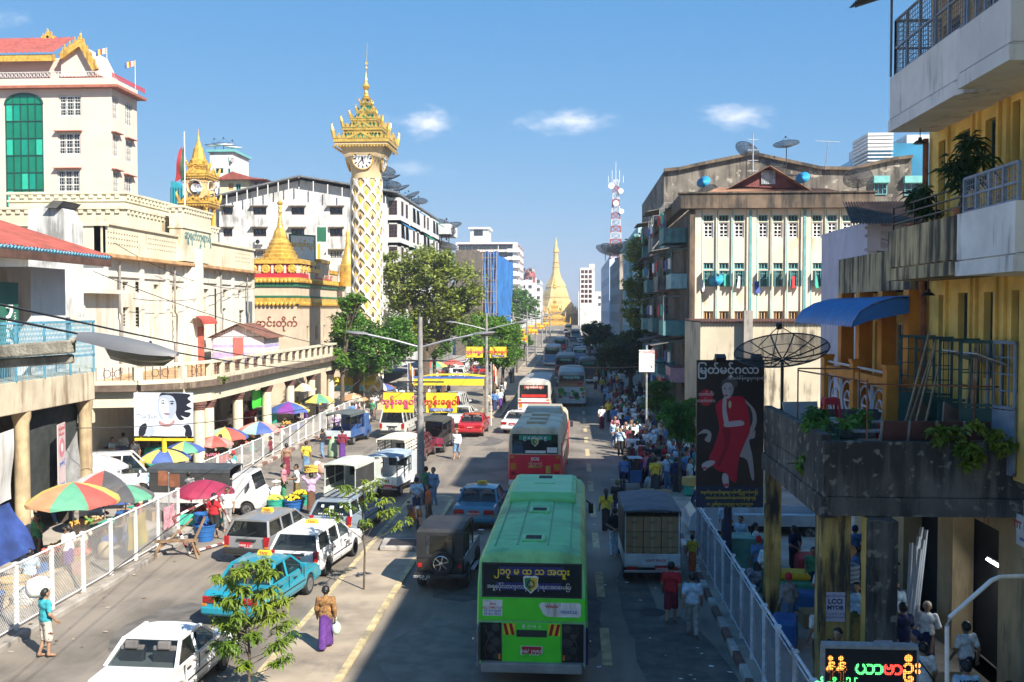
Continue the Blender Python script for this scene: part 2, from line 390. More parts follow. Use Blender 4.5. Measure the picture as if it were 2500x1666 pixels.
a=MB();a.prism([(-.75,-.6),(.75,-.6),(.85,.7),(-.85,.7)],'z',0,.16);a.build('rim',conc,dr,bevel=.03)
a=MB()
for k in range(9):a.bx(-.56,.56,-.42+k*.105,-.36+k*.105,.165,.18)
a.build('grating',blackm,dr)
# chain-link fences
wire_w=mat('fence_wire',(.55,.54,.52),.5,metal=.3,var=.1,scale=3)
wire_d=mat('fence_wire_dull',(.30,.31,.33),.6,metal=.3,var=.2,scale=3)
fence_d=mat('fence_paint_dull',(.66,.7,.76),.55,var=.2,scale=4,stain=(.3,.2,.15),stain_amt=.35,sscale=2)
def fence(name,label,pts,step,h,mp,mw,mesh=True,cell=.085,base=.14,verticals=0,z0=.12,midrail=False,skip=()):
 """posts, rails and mesh panels along a polyline"""
 P=[Vector((*p,0))for p in pts];root=thing(name,label,'fence',(P[0].x,P[0].y,base));B=root.location.copy()
 segs=[(P[i],P[i+1])for i in range(len(P)-1)];nodes=[P[0]]
 for a_,b_ in segs:
  n=max(1,round((b_-a_).length/step))
  for k in range(1,n+1):nodes.append(a_+(b_-a_)*k/n)
 pm=MB();pm.bx(-.045,.045,-.045,.045,0,h);pm.bx(-.065,.065,-.065,.065,h,h+.035);pme=pm.mesh('post',mp);pc={}
 for i,p in enumerate(nodes):
  o=mk('post',pme,root,p-Vector((B.x,B.y,0)));o.rotation_euler=(rnd.uniform(-.012,.012),rnd.uniform(-.012,.012),0)
  if i==len(nodes)-1 or i in skip:continue
  q=nodes[i+1];d=q-p;L=d.length;key=round(L,1);ang=math.atan2(d.y,d.x)
  if key not in pc:
   rl=MB();rl.cyl((0,0,h-.02),(L,0,h-.02),.032,n=6);rl.cyl((.04,0,z0),(L-.04,0,z0),.02,n=5)
   if midrail:rl.cyl((.04,0,h-.16),(L-.04,0,h-.16),.018,n=5)
   wm=MB();H=h-.2-z0 if midrail else h-.06-z0;r_=.0045
   x=-H
   if mesh:
    while x<L:
     for sg in(1,-1):
      xa,xb=(x,x+H)if sg>0 else(x+H,x);za,zb=0.,H
      def clip(xa,za,xb,zb):
       if xa==xb:return None
       t0,t1=0.,1.
       for lim,s_ in((0.05,1),(L-.05,-1)):
        fa,fb=(xa-lim)*s_,(xb-lim)*s_
        if fa<0 and fb<0:return None
        if fa<0:t0=max(t0,fa/(fa-fb))
        if fb<0:t1=min(t1,fa/(fa-fb))
       return None if t0>=t1 else(xa+(xb-xa)*t0,za+(zb-za)*t0,xa+(xb-xa)*t1,za+(zb-za)*t1)
      c=clip(xa,za,xb,zb)
      if c:wm.bar((c[0],.004*sg,z0+c[1]),(c[2],.004*sg,z0+c[3]),r_*2,r_*2)
     x+=cell*1.35
   for k in range(verticals):xx=L*(k+1)/(verticals+1);wm.bx(xx-.012,xx+.012,-.012,.012,z0,h)
   pc[key]=(rl.mesh('rail',mp),wm.mesh('mesh_panel',mw))
  mk('rail',pc[key][0],root,p-Vector((B.x,B.y,0)),(0,0,ang));mk('mesh_panel',pc[key][1],root,p-Vector((B.x,B.y,0)),(0,0,ang))
 return root
fence('chain_link_fence','white chain-link fence along the kerb in front of the umbrella stalls',[(-14.25,19.2),(-14.35,35.2)],1.75,1.72,white_paint,wire_w)
fence('market_fence','long white barred fence along the red and white kerb by the arcade',[(-17.0,43),(-17.0,57),(-17.0,80)],1.75,1.25,white_paint,wire_w,mesh=False,verticals=9)
fence('roadside_fence','dull pale chain-link fence along the shaded kerb by the dark terrace',[(4.25,14.6),(4.2,34)],1.5,1.72,fence_d,wire_d,midrail=True,cell=.1)
# building helpers
def yX(px,X,py=755):
 d=ray(px,py);return X*d.y/d.x
def zX(px,py,X):
 d=ray(px,py);return CAM_H+d.z*X/d.x
def sop(Y,lst,**sp):
 out=[]
 for a,b,c,d in lst:
  p=at(a,d,Y);q=at(b,c,Y);out.append((p.x,q.x,p.z,q.z,sp))
 return out
def eop(X,lst,**sp):
 out=[]
 for a,b,c,d in lst:
  y0,y1=sorted((yX(a,X),yX(b,X)));m_=(a+b)/2;out.append((y0,y1,zX(m_,d,X),zX(m_,c,X),sp))
 return out
def grid_ops(us,wd,zs,ht,**sp):return[(u-wd/2,u+wd/2,z,z+ht,sp)for u in us for z in zs]
def block(root,x0,x1,y0,y1,z0,z1,m,south=(),east=(),west=(),depth=.2,name='wall',cap=None):
 a=MB();mats=[m,cap or m]
 wall(a,(x0,y0,z0),(1,0,0),x1-x0,z1-z0,[(q[0]-x0,q[1]-x0,q[2]-z0,q[3]-z0)for q in south],depth,nrm=(0,-1,0))
 wall(a,(x1,y0,z0),(0,1,0),y1-y0,z1-z0,[(q[0]-y0,q[1]-y0,q[2]-z0,q[3]-z0)for q in east],depth,nrm=(1,0,0))
 wall(a,(x0,y0,z0),(0,1,0),y1-y0,z1-z0,[(q[0]-y0,q[1]-y0,q[2]-z0,q[3]-z0)for q in west],depth,nrm=(-1,0,0))
 a.poly([(x0,y1,z0),(x1,y1,z0),(x1,y1,z1),(x0,y1,z1)]);a.poly([(x0,y0,z1),(x1,y0,z1),(x1,y1,z1),(x0,y1,z1)],1)
 o=a.build(name,mats,root,world=True)
 for ops,fc in((south,'s'),(east,'e'),(west,'w')):
  for q in ops:
   sp=dict(q[4])if len(q)>4 and q[4]is not None else{}
   if sp.pop('none',False):continue
   sp.setdefault('frame',white_paint);sp.setdefault('pane',PANE);u=(q[0]+q[1])/2;d=depth*.72
   hood=sp.pop('hood',None);awn=sp.pop('awning',None);ac=sp.pop('ac',None);nm=sp.pop('nm','window')
   if fc=='s':loc,f=(u,y0+d,q[2]),0
   elif fc=='e':loc,f=(x1-d,u,q[2]),pi/2
   else:loc,f=(x0+d,u,q[2]),-pi/2
   window(root,loc,f,round(q[1]-q[0],2),round(q[3]-q[2],2),name=nm,**sp)
   out={'s':Vector((0,-1,0)),'e':Vector((1,0,0)),'w':Vector((-1,0,0))}[fc];sd=Vector((1,0,0))if fc=='s' else Vector((0,1,0))
   base=Vector((u,y0,0))if fc=='s' else Vector((x1 if fc=='e' else x0,u,0));hw=(q[1]-q[0])/2
   if hood:
    hb=MB();c_=base+out*.22+Vector((0,0,q[3]+.14));e_=sd*(hw+.22)
    hb.loft([[c_-e_-out*.225-Vector((0,0,.05)),c_-e_+out*.22-Vector((0,0,.05)),c_-e_+out*.22+Vector((0,0,.03)),c_-e_-out*.225+Vector((0,0,.08))],[c_+e_-out*.225-Vector((0,0,.05)),c_+e_+out*.22-Vector((0,0,.05)),c_+e_+out*.22+Vector((0,0,.03)),c_+e_-out*.225+Vector((0,0,.08))]])
    hb.build('window_hood',hood,root,world=True)
   if awn:
    hb=MB();k0=base+Vector((0,0,q[3]+.1));k1=base+out*.8+Vector((0,0,q[3]-.35));e_=sd*(hw+.12)
    hb.poly([k0-e_,k0+e_,k1+e_,k1-e_]);hb.poly([k1-e_,k1+e_,k1+e_-Vector((0,0,.14)),k1-e_-Vector((0,0,.14))]);hb.poly([k0-e_,k1-e_,k1-e_-Vector((0,0,.14))]);hb.poly([k0+e_,k1+e_,k1+e_-Vector((0,0,.14))])
    hb.build('awning',awn,root,world=True)
   if ac:ac_unit(root,base+out*.23+Vector((0,0,q[2]-.55)),f)
 return o
_ac={}
def ac_unit(root,loc,f):
 if not _ac:
  a=MB();a.bx(-.4,.4,-.15,.15,-.28,.28);_ac['b']=a.mesh('air_conditioner',white_paint)
  a=MB();a.lathe([(.23,0),(.23,.02),(.05,.02)],n=14);_ac['f']=a.mesh('fan_grille',blackm)
 o=mk('air_conditioner',_ac['b'],root,loc,(0,0,f),world=True);mk('fan_grille',_ac['f'],o,(-.1,-.152,0),(pi/2,0,0))
def corrugated(parent,name,p00,p10,p11,p01,n,m,amp=.03,world=True,loc=None):
 """sheet with real waves: p00->p10 is the ridge/eave direction (waves repeat along it)"""
 p00,p10,p11,p01=map(Vector,(p00,p10,p11,p01));nr=(p10-p00).cross(p01-p00).normalized();a=MB();vs=[];k=n*4
 for i in range(k+1):
  t=i/k;o=nr*amp*sin(i*pi/2);vs+=[p00.lerp(p10,t)+o,p01.lerp(p11,t)+o]
 a._add(vs,[(2*i,2*i+2,2*i+3,2*i+1)for i in range(k)])
 return a.build(name,m,parent,smooth=60,world=world)
_dish={}
def dish(root,loc,r=1.2,az=0.,tilt=.7,mesh=True,col=None,pole=1.2,top=False,label=None,group=None):
 """mesh satellite dish on a pole: ribs, rim rings, strut feed"""
 key=(mesh,col.name if col else '',round(r,2))
 if key not in _dish:
  def zz(q):return .22*r*(q/r)**2
  a=MB()
  if mesh:
   for k in range(12):
    t=2*pi*k/12;a.tube([(q*cos(t),q*sin(t),zz(q))for q in(0.05*r,.4*r,.75*r,r)],.014*r+.004,4)
   for q in(r,.66*r,.35*r):a.tube([(q*cos(2*pi*k/28),q*sin(2*pi*k/28),zz(q))for k in range(29)],(.014*r if q==r else .006*r)+.003,4)
  fr=a.mesh('dish_frame',col or blackm)if mesh else None
  b=MB();b.lathe([(.02,0.01)]+[(q*r,zz(q*r)+.012)for q in(.2,.4,.6,.8,1)],n=24)
  if mesh:
   mm=bpy.data.materials.get('dish_mesh')
   if not mm:
    mm=bpy.data.materials.new('dish_mesh');mm.use_nodes=True;bs=mm.node_tree.nodes['Principled BSDF'];bs.inputs['Base Color'].default_value=(.03,.03,.03,1);bs.inputs['Alpha'].default_value=.42;bs.inputs['Roughness'].default_value=.7
  else:mm=col or white_paint
  bw=b.mesh('dish_bowl',mm,smooth=180)
  f=MB()
  for k in range(3):t=2*pi*k/3+.5;f.cyl((r*.75*cos(t),r*.75*sin(t),zz(.75*r)),(.03*cos(t),.03*sin(t),r*.75),.008*r+.003,n=4)
  f.lathe([(.0,r*.70),(.06*r,r*.7),(.07*r,r*.82),(.0,r*.84)],n=8)
  _dish[key]=(fr,bw,f.mesh('feed',blackm))
 fr,bw,fd=_dish[key];rot=Matrix.Rotation(az,3,'Z')@Matrix.Rotation(tilt,3,'X');eu=rot.to_euler()
 if top:
  T=thing('satellite_dish',label,'satellite dish',Vector(loc)-Vector((0,0,pole)),group=group);off=Vector((0,0,pole))
 else:T=root;off=Vector(loc)-wloc(root)
 if top:
  p=MB();p.cyl((0,0,0),(0,0,pole),.035*max(r,.8),n=8);p.build('mast',blackm,T)
  mk('dish_bowl',bw,T,off,eu);mk('feed',fd,T,off,eu)
  if fr:mk('dish_frame',fr,T,off,eu)
 else:
  p=MB();p.cyl((0,0,-pole),(0,0,0),.035*max(r,.8),n=6);d0=p.build('satellite_dish',blackm,T,loc=off)
  mk('dish_bowl',bw,d0,(0,0,0),eu);mk('feed',fd,d0,(0,0,0),eu)
  if fr:mk('dish_frame',fr,d0,(0,0,0),eu)
def flag(label,base,h,fw,fh,mats,rz=0.,droop=.3,pole_r=.03,group=None,cat='flag',name='flag_pole'):
 t=thing(name,label,cat,base,rz,group);a=MB();a.cyl((0,0,0),(0,0,h),pole_r,pole_r*.6,n=6);a.build('pole',white_paint,t)
 n=len(mats);a=MB()
 for k in range(n*2):
  for j in range(3):
   def P(i,q):x=fw*i/(n*2);return(x,.12*fh*sin(x*7/fw+q),h-.05-fh*(1-q/3)-droop*x*(.5+x/fw))
   a._add([P(k,j),P(k+1,j),P(k+1,j+1),P(k,j+1)],[(0,1,2,3)],k//2)
 a.build('flag_cloth',mats,t,smooth=180);return t
cream=mat('cream_plaster',(.60,.55,.41),.85,var=.12,scale=.7,bump=.08,stain=(.33,.26,.17),stain_amt=.28,sscale=.8)
cream_w=mat('cream_white_plaster',(.60,.585,.52),.85,var=.08,scale=.6,bump=.08,stain=(.45,.39,.28),stain_amt=.42,sscale=.7)
cream_d=mat('cream_stained',(.55,.47,.34),.88,var=.2,scale=.8,bump=.12,stain=(.22,.16,.10),stain_amt=.5,sscale=.9)
orange_trim=mat('orange_trim',(.50,.30,.14),.85,var=.3,scale=1.5,stain=(.13,.08,.05),stain_amt=.45)
moss_trim=mat('moss_trim',(.14,.10,.075),.92,var=.4,scale=2,stain=(.30,.24,.16),stain_amt=.35,bump=.3)
blue_paint=mat('blue_paint',(.10,.30,.42),.6,var=.25,scale=4,stain=(.3,.3,.3),stain_amt=.25)
red_roof=mat('red_roof',(.32,.075,.055),.65,var=.25,scale=1.5,stain=(.18,.06,.04),stain_amt=.4,sscale=.7)
brown_wood=mat('brown_wood',(.10,.05,.035),.8,var=.35,scale=3)
white_wall=mat('white_wall',(.60,.60,.59),.85,var=.08,scale=1,bump=.06,stain=(.40,.38,.33),stain_amt=.42)
stained_white=mat('stained_white',(.60,.60,.58),.9,var=.15,scale=.8,bump=.2,stain=(.22,.22,.21),stain_amt=.45,sscale=.9)
green_net=mat('green_net',(.05,.28,.06),.8,var=.25,scale=6)
black_net=mat('black_net',(.035,.042,.04),.9,var=.3,scale=3,bump=.2,bscale=40)
# near market hall on the left with blue balcony
B=thing('market_hall','old market hall with rusty red roof and blue wire balcony at the left edge','building',(-21,32,0))
XF=-18.0
a=MB();a.bx(-26,XF,17,36.4,5.0,6.05);a.build('balcony_slab',cream_d,B,world=True,bevel=.03)
a=MB();a.bx(-26,-19.2,34.2,36.6,6.05,9.9);a.build('wall',white_wall,B,world=True)
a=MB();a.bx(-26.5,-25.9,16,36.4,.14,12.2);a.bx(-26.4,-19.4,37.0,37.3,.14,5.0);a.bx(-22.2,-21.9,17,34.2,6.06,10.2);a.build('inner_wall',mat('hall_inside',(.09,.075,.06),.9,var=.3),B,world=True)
for y in(31.9,26.0,20.0,36.2):
 a=MB();a.lathe([(.25,1.25),(.24,4.6),(.30,4.8),(.30,5.0)],(-18.3,y,.0),n=16,m=0);a.lathe([(.26,.14),(.255,1.25)],(-18.3,y,0),n=16,m=1)
 a.build('column',[mat('ochre_column',(.48,.37,.22),.85,var=.25,scale=2,stain=(.25,.17,.1),stain_amt=.4),white_wall],B,world=True,smooth=40)
corrugated(B,'roof',(-17.7,16,10.42),(-17.7,37.4,10.42),(-26.5,37.4,13.2),(-26.5,16,13.2),90,red_roof,.035)
a=MB();a.bx(-17.86,-17.72,16,37.3,10.02,10.34);a.build('fascia',brown_wood,B,world=True)
a=MB()
for k in range(106):a.cyl((-17.69,16.1+k*.2,10.33),(-17.80,16.1+k*.2,10.40),.075,n=6)
a.build('eave_edge',blue_paint,B,world=True)
for zz0,zz1,nm in((6.05,7.95,'balcony_rail'),):
 a=MB()
 for k in range(12):y=17.2+k*1.74;a.bx(XF-.03,XF+.03,y-.03,y+.03,zz0,zz1)
 a.bx(XF-.04,XF+.04,17,36.4,zz1-.05,zz1+.03);a.bx(XF-.03,XF+.03,17,36.4,zz0+.62,zz0+.68);o=a.build(nm,blue_paint,B,world=True)
 a=MB()
 for k in range(210):
  y=17.1+k*.092
  a.bar((XF+.005,y,zz0),(XF+.005,y,zz0+.64),.014,.014)
  for s_ in(1,-1):a.bar((XF+.012*s_,y,zz0+.66),(XF+.012*s_,min(36.4,max(17,y+s_*.35)),zz1-.05),.012,.012)
 a.build('balcony_wire',blue_paint,B,world=True)
t=thing('green_banner','dark green vertical banner hanging on the veranda of the market hall','banner',(-18.9,32.3,6.5))
a=MB();a.box((0,0,1.5),(.03,1.1,2.6));a.build('cloth',mat('banner_green',(.02,.12,.085),.6,var=.15,scale=2),t)
text(t,'Dago',mat('letter_white',(.75,.75,.72),.6,var=0),.72,(.02,-.2,1.3),(0,-pi/2+pi,pi/2),bold=.03)
text(t,'TRADITION',_mats['letter_white'],.2,(.02,.28,1.3),(0,-pi/2+pi,pi/2))
for k,(y,z,L)in enumerate(((30,6.2,1.0),(28.5,6.2,1.0),(33.2,6.2,.9))):
 a=MB();a.bx(-20.5,-19.7,y,y+.9,6.06,6.8);a.bx(-20.5,-20.42,y,y+.9,6.8,7.3);tag(a.build('wooden_chair',wood,bevel=.02),['low wooden chest on the veranda floor near the railing','wooden chest at the open end of the veranda','wooden bench below the green banner on the veranda'][k],'chest')
def cloth(name,label,cat,pts,m,sag=.15,n=10,group=None,seed=0):
 """hanging sheet: bilinear patch of 4 corners with folds and thickness"""
 p=[Vector(q)for q in pts];rr=random.Random(seed);ph=rr.uniform(0,6);a=MB();nr=(p[1]-p[0]).cross(p[3]-p[0]).normalized();th=.012
 g_=[]
 for sgn in(0,1):
  for i in range(n+1):
   for j in range(n+1):
    u,v=i/n,j/n;q=p[0].lerp(p[1],u).lerp(p[3].lerp(p[2],u),v)
    g_.append(q+nr*(sag*.35*sin(u*9+ph+v*2)*(.3+v*.7)+sag*.2*sin(v*7+u*5+ph)+th*sgn)-Vector((0,0,sag*sin(pi*u)*(1-v)*.6)))
 N=(n+1)**2;fs=[]
 for i in range(n):
  for j in range(n):
   k=i*(n+1)+j;q=(k,k+n+1,k+n+2,k+1);fs+=[q,tuple(x+N for x in q[::-1])]
 a._add(g_,fs);c=Vector(p[3]);o=a.build(name,m,smooth=180);tag(o,label,cat,group);return o
cloth('shade_net','black shade netting hung under the market hall slab','netting',[(-18.6,32.6,5.0),(-18.6,36.3,5.0),(-18.7,36.3,1.9),(-18.6,32.6,1.9)],black_net,.12,seed=1)
cloth('shade_net','green-edged dark netting strip at the far corner of the market hall','netting',[(-18.2,36.5,5.9),(-18.9,36.9,5.9),(-18.9,36.9,1.6),(-18.2,36.5,1.6)],green_net,.08,seed=2)
cloth('tarpaulin','grey folded tarpaulin hanging against the black netting','tarpaulin',[(-18.3,34.3,3.0),(-18.3,35.6,3.9),(-18.35,35.9,1.95),(-18.3,34.0,1.95)],mat('grey_tarp',(.33,.33,.32),.7,var=.2,scale=3),.1,seed=3)
cloth('tarpaulin','blue patterned tarpaulin awning tied beside the ochre column','tarpaulin',[(-16.6,25.2,3.0),(-16.6,28.2,2.7),(-15.9,28.4,1.3),(-15.9,25.4,1.2)],mat('blue_tarp',(.03,.06,.22),.6,var=.5,scale=1.2,stain=(.05,.2,.45),stain_amt=.4,streak=False),.2,seed=4)
cloth('tarpaulin','white sheet hanging behind the ochre column at the left edge','tarpaulin',[(-18.2,27.8,4.5),(-18.2,31.3,4.5),(-18.3,31.3,2.2),(-18.2,28.2,2.0)],white_wall,.15,seed=5)
t=thing('hanging_banner','pink and white vertical banner with red Burmese lettering on the netting','banner',(-18.0,33.6,2.0),R(14))
a=MB();a.bx(0,.03,0,1.0,0,2.35,0);a.build('cloth',mat('banner_pink',(.62,.50,.48),.7,var=.12,scale=1,stain=(.55,.2,.22),stain_amt=.3,streak=False),t)
brd=mat('letter_red',(.5,.03,.03),.6,var=0)
text(t,'မင်္ဂလာပါ',brd,.18,(.036,.5,2.18),(pi/2,0,pi/2));text(t,'W.Sv.Z.m-1',brd,.15,(.036,.5,1.98),(pi/2,0,pi/2));text(t,'ရွှေပန်းခြံ',mat('letter_blue',(.05,.12,.4),.6,var=0),.16,(.036,.5,.95),(pi/2,0,pi/2));text(t,'ပန်းတောင်း',_mats['letter_blue'],.13,(.036,.5,.2),(pi/2,0,pi/2))
a=MB();a.M=Matrix.Translation((.036,.5,1.5))@Matrix.Rotation(pi/2,4,'Y');a.lathe([(.34,0),(.34,.004)],n=20);a.lathe([(.16,.003),(.16,.008)],n=16,m=1);a.build('emblem',[mat('emblem_pink',(.6,.2,.25),.7,var=.2),white_paint],t)
# cream prayer hall with terrace
B=thing('cream_hall','long cream and white hall with stepped parapet above the balustraded terrace','building',(-30,64,0))
XC=-25.5;Y0,Y1=52.5,78.0
vent=mat('vent_dark',(.10,.085,.06),.9,var=.3)
e_ops=eop(XC,[(300,315,688,715),(331,346,688,715),(545,556,707,728),(564,574,708,729),(582,591,709,730)],frame=cream,pane=PANE,nx=1,nz=3)+eop(XC,[(300,315,750,800),(331,346,750,800),(544,552,753,824),(564,571,753,824),(584,596,757,820)],frame=cream,pane=PANE,nx=1,nz=6)
nic=eop(XC,[(376,388,695,835),(420,436,700,835),(498,510,706,830),(524,533,705,830)],none=True)
block(B,-38,XC,Y0,Y1,.14,11.2,cream_w,east=e_ops+nic,depth=.3,cap=conc)
for q in nic:
 a=MB();yc=(q[0]+q[1])/2;a.bx(XC-.28,XC-.22,q[0]-.02,q[1]+.02,q[2]-.02,q[3]+.02);a.build('niche_panel',cream,B,world=True)
 nk=int((q[3]-q[2])/.5);a=MB()
 for k in range(nk):a.ell((XC-.2,yc,q[2]+.3+k*.5),(.06,.13,.17),6,4)
 split(a,'niche_ornament',cream_d,B,world=True)
a=MB();a.bx(-38.3,XC+.55,Y0-.5,Y1+.3,11.2,11.42);a.build('cornice',orange_trim,B,world=True,bevel=.03)
a=MB()
for y in(Y0+.25,57.3,61.0,64.0,66.2,70.0,73.0,Y1-.3):a.bx(XC+.004,XC+.16,y-.22,y+.22,.2,11.19)
a.bx(XC+.004,XC+.10,Y0,Y1,10.2,10.45);split(a,'pilaster',cream_w,B,world=True)
a=MB();a.bx(XC+.005,XC+.5,64.1,66.1,.2,11.19);a.bx(XC+.005,XC+.62,64.5,65.7,4.7,12.4);a.build('centre_pier',cream_w,B,world=True,bevel=.03)
pz=[]
def pierced(x,y0,y1,z0,z1,step,root,mm=cream):
 n=int((y1-y0)/step);ops=[(y0+step*(k+.22),y0+step*(k+.78),z0+(z1-z0)*.3,z0+(z1-z0)*.78)for k in range(n)]
 return ops
ops=[]
for a0,a1 in((53.0,57),(58.2,62.8),(73.5,77.4)):ops+=[(a0+k*.33+.06,a0+k*.33+.24,z,z+.2)for k in range(int((a1-a0)/.33))for z in(11.85,12.15,12.45)]
a=MB();wall(a,(XC+.1,Y0,11.42),(0,1,0),Y1-Y0,1.6,[(o_[0]-Y0,o_[1]-Y0,o_[2]-11.42,o_[3]-11.42)for o_ in ops],.12,nrm=(1,0,0));a.bx(XC-.4,XC-.03,Y0,Y1,11.42,13.0)
a.bx(-38,XC+.1,Y0+.0,Y0+.3,11.42,12.9);a.bx(-38.1,XC+.25,Y0-.1,Y0+.4,12.9,13.05);a.bx(XC-.45,XC+.22,Y0+.4,Y1,13.02,13.17);a.build('parapet',cream,B,world=True)
for(x0,x1,y0,y1,z0,z1,st)in((-36,-26.4,57.4,72.8,11.5,14.3,.55),(-35,-27.6,60.0,70.5,14.3,15.5,.55),(-25.9,-25.0,62.6,67.6,11.5,14.9,.45)):
 a=MB();a.bx(x0,x1,y0,y1,z0,z1);a.bx(x0-.12,x1+.12,y0-.12,y1+.12,z1,z1+.14);a.bx(x0-.08,x1+.08,y0-.08,y1+.08,z0+(z1-z0)*.62,z0+(z1-z0)*.62+.1)
 k=y0+.2
 while k<y1-.2:a.bx(x1+.003,x1+.09,k,k+st*.5,z1-.24,z1-.003);k+=st
 k=x0+.2
 while k<x1-.2:a.bx(k,k+st*.5,y0-.09,y0-.003,z1-.24,z1-.003);k+=st
 a.build('stepped_parapet',cream,B,world=True)
for y in(54.2,61.9,70.2,76.0):a=MB();a.tube([(XC+.22,y,11.1),(XC+.22,y,8.2),(XC+.3,y+.1,8.0),(XC+.22,y+.1,4.8)],.06,6);a.build('drain_pipe',conc,B,world=True,smooth=60)
for y in(57.9,73.8):ac_unit(B,(XC+.2,y,6.3),pi/2)
grn=mat('letter_teal',(.03,.2,.22),.6,var=0)
text(B,'ဆူရတီဘုရားရီ',grn,.75,(-24.95,65.1,13.2),(pi/2,0,pi/2),world=True);text(B,'ဗလီ',grn,.6,(-24.95,65.1,12.3),(pi/2,0,pi/2),world=True)
a=MB();a.bx(XC+.02,XC+.1,76.2,77.5,6.5,9.0);a.build('shutter',mat('grey_shutter',(.10,.13,.16),.7,var=.2),B,world=True)
a=MB();a.loft([[(XC+.62+.7*sin(t),63.7,7.4+.55*cos(t))for t in[pi/2*k/6 for k in range(7)]],[(XC+.62+.7*sin(t),66.4,7.4+.55*cos(t))for t in[pi/2*k/6 for k in range(7)]]],cap=False,closed=False);a.build('door_awning',mat('red_awning',(.42,.07,.05),.6,var=.2),B,world=True)
a=MB();a.bx(XC+.63,XC+.68,64.6,65.6,4.72,7.2);a.build('door',mat('red_door',(.42,.1,.06),.6,var=.2),B,world=True)
a=MB();a.bx(-30,-24.6,48.8,Y0-.05,.14,9.2);a.bx(-30.2,-24.0,48.3,Y0-.06,9.2,9.42);o=a.build('side_block',cream_w,B,world=True)
W=thing('stained_gable','white rain-stained gable wall above the red roofs behind the market hall','building',(-36,50,0))
p=[at(68,560,46),at(68,512,46),at(105,505,46),at(132,492,46),at(152,510,46),at(172,545,46),at(172,570,46)]
a=MB();a.prism([(q.x,q.z)for q in p]+[(p[-1].x,8),(p[0].x,8)],'y',46,47.2);a.build('wall',stained_white,W,world=True)
a=MB();p=[at(112,508,45.8),at(132,490,45.8),at(158,491,45.8),at(140,509,45.8)];a.prism([(q.x,q.z)for q in p],'y',45.7,47.4);a.build('coping',mat('dark_slate',(.12,.12,.11),.9,var=.3),W,world=True)
W=thing('red_roof_house','house with wide rust-red corrugated roof behind the market hall','building',(-38,46,0))
p0,p1=at(-160,575,40),at(180,590,52);corrugated(W,'roof',(-30.5,36,11.6),(-30.5,45.5,11.6),(-40,45.5,14.6),(-40,36,14.6),44,red_roof,.04)
a=MB();a.bx(-40,-31,37.4,45,.1,11.5);a.build('wall',stained_white,W,world=True)
# terrace with balustrade and arcade
T=thing('arcade_terrace','cream arcade with balustraded terrace on round columns above the market stalls','building',(-20,62,0))
path=[(-31,46.6),(-28.4,46.6),(-25.8,46.6),(-23.4,46.6)]+[(-23.4+4.4*sin(t),51.0-4.4*cos(t))for t in[pi/2*k/3 for k in(1,2,3)]]+[(-19,51.0+1.62*k)for k in range(1,18)]
path=[Vector((*p,0))for p in path]
def offs(p,q,d):n=(q-p).normalized();return Vector((n.y,-n.x,0))*d
sl,bm_,md=MB(),MB(),MB()
for p,q in zip(path,path[1:]):
 for mb_,d0,d1,z0,z1 in((sl,.45,-1.2,4.42,4.72),(bm_,.06,-.5,3.62,4.42)):
  o0,o1=offs(p,q,d0),offs(p,q,d1)
  mb_.loft([[p+o1+Vector((0,0,z0)),p+o0+Vector((0,0,z0)),p+o0+Vector((0,0,z1)),p+o1+Vector((0,0,z1))],[q+o1+Vector((0,0,z0)),q+o0+Vector((0,0,z0)),q+o0+Vector((0,0,z1)),q+o1+Vector((0,0,z1))]])
sl.build('slab_edge',moss_trim,T,world=True);bm_.build('beam',cream,T,world=True)
a=MB();a.prism([(p.x-.6,p.y+.02)for p in path]+[(-26,78.5),(-31,78.5)],'z',4.3,4.7);a.build('terrace_floor',orange_trim,T,world=True)
iron=mat('wrought_iron',(.10,.055,.045),.7,var=.3,scale=5)
for i,(p,q)in enumerate(zip(path,path[1:])):
 d=(q-p);L=d.length;ang=math.atan2(d.y,d.x);u=d.normalized()
 def obj_at(name,mb_,m):return mb_.build(name,m,T,world=True,loc=(p.x,p.y,4.72),rot=(0,0,ang))
 a=MB();a.bx(-.01,L+.01,-.16,.16,0,.2);a.bx(-.01,L+.01,-.17,.17,.86,1.0);a.bx(-.2,.2,-.14,.14,.2,.86)
 o=obj_at('balustrade',a,cream)
 a=MB();x0,x1=.2,L-.2;c=(x0+x1)/2
 for k in range(5):x=x0+(x1-x0)*(k+.5)/5;a.bx(x-.015,x+.015,-.02,.02,.2,.86)
 for k in(-1,1):a.tube([(c+k*.26+.17*cos(t),0,.53+.2*sin(t))for t in[2*pi*j/12 for j in range(13)]],.016,4)
 a.tube([(c+.1*cos(t),0,.53+.12*sin(t))for t in[2*pi*j/8 for j in range(9)]],.014,4)
 mk('iron_grille',a.mesh('iron_grille',iron),o)
ccap=mat('column_capital',(.16,.075,.06),.8,var=.3)
cols_y=[yX(px,-19.3,1000)for px in(485,580,651,708,760,807)]
for y in cols_y+[51.5]:
 a=MB();a.lathe([(.36,.14),(.36,.4),(.31,.45),(.29,3.2)],(-19.3,y,0),n=18);a.lathe([(.30,3.2),(.33,3.24),(.33,3.32),(.37,3.36),(.37,3.44),(.42,3.48),(.42,3.62)],(-19.3,y,0),n=18,m=1);a.build('column',[cream,ccap],T,world=True,smooth=40)
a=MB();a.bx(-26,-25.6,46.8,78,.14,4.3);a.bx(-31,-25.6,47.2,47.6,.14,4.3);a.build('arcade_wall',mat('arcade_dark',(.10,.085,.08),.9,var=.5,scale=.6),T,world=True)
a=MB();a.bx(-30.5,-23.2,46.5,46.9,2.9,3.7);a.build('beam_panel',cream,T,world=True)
H=thing('plank_hut','small lilac and white plank hut with red door on the cream terrace','hut',(-22.6,66,4.72))
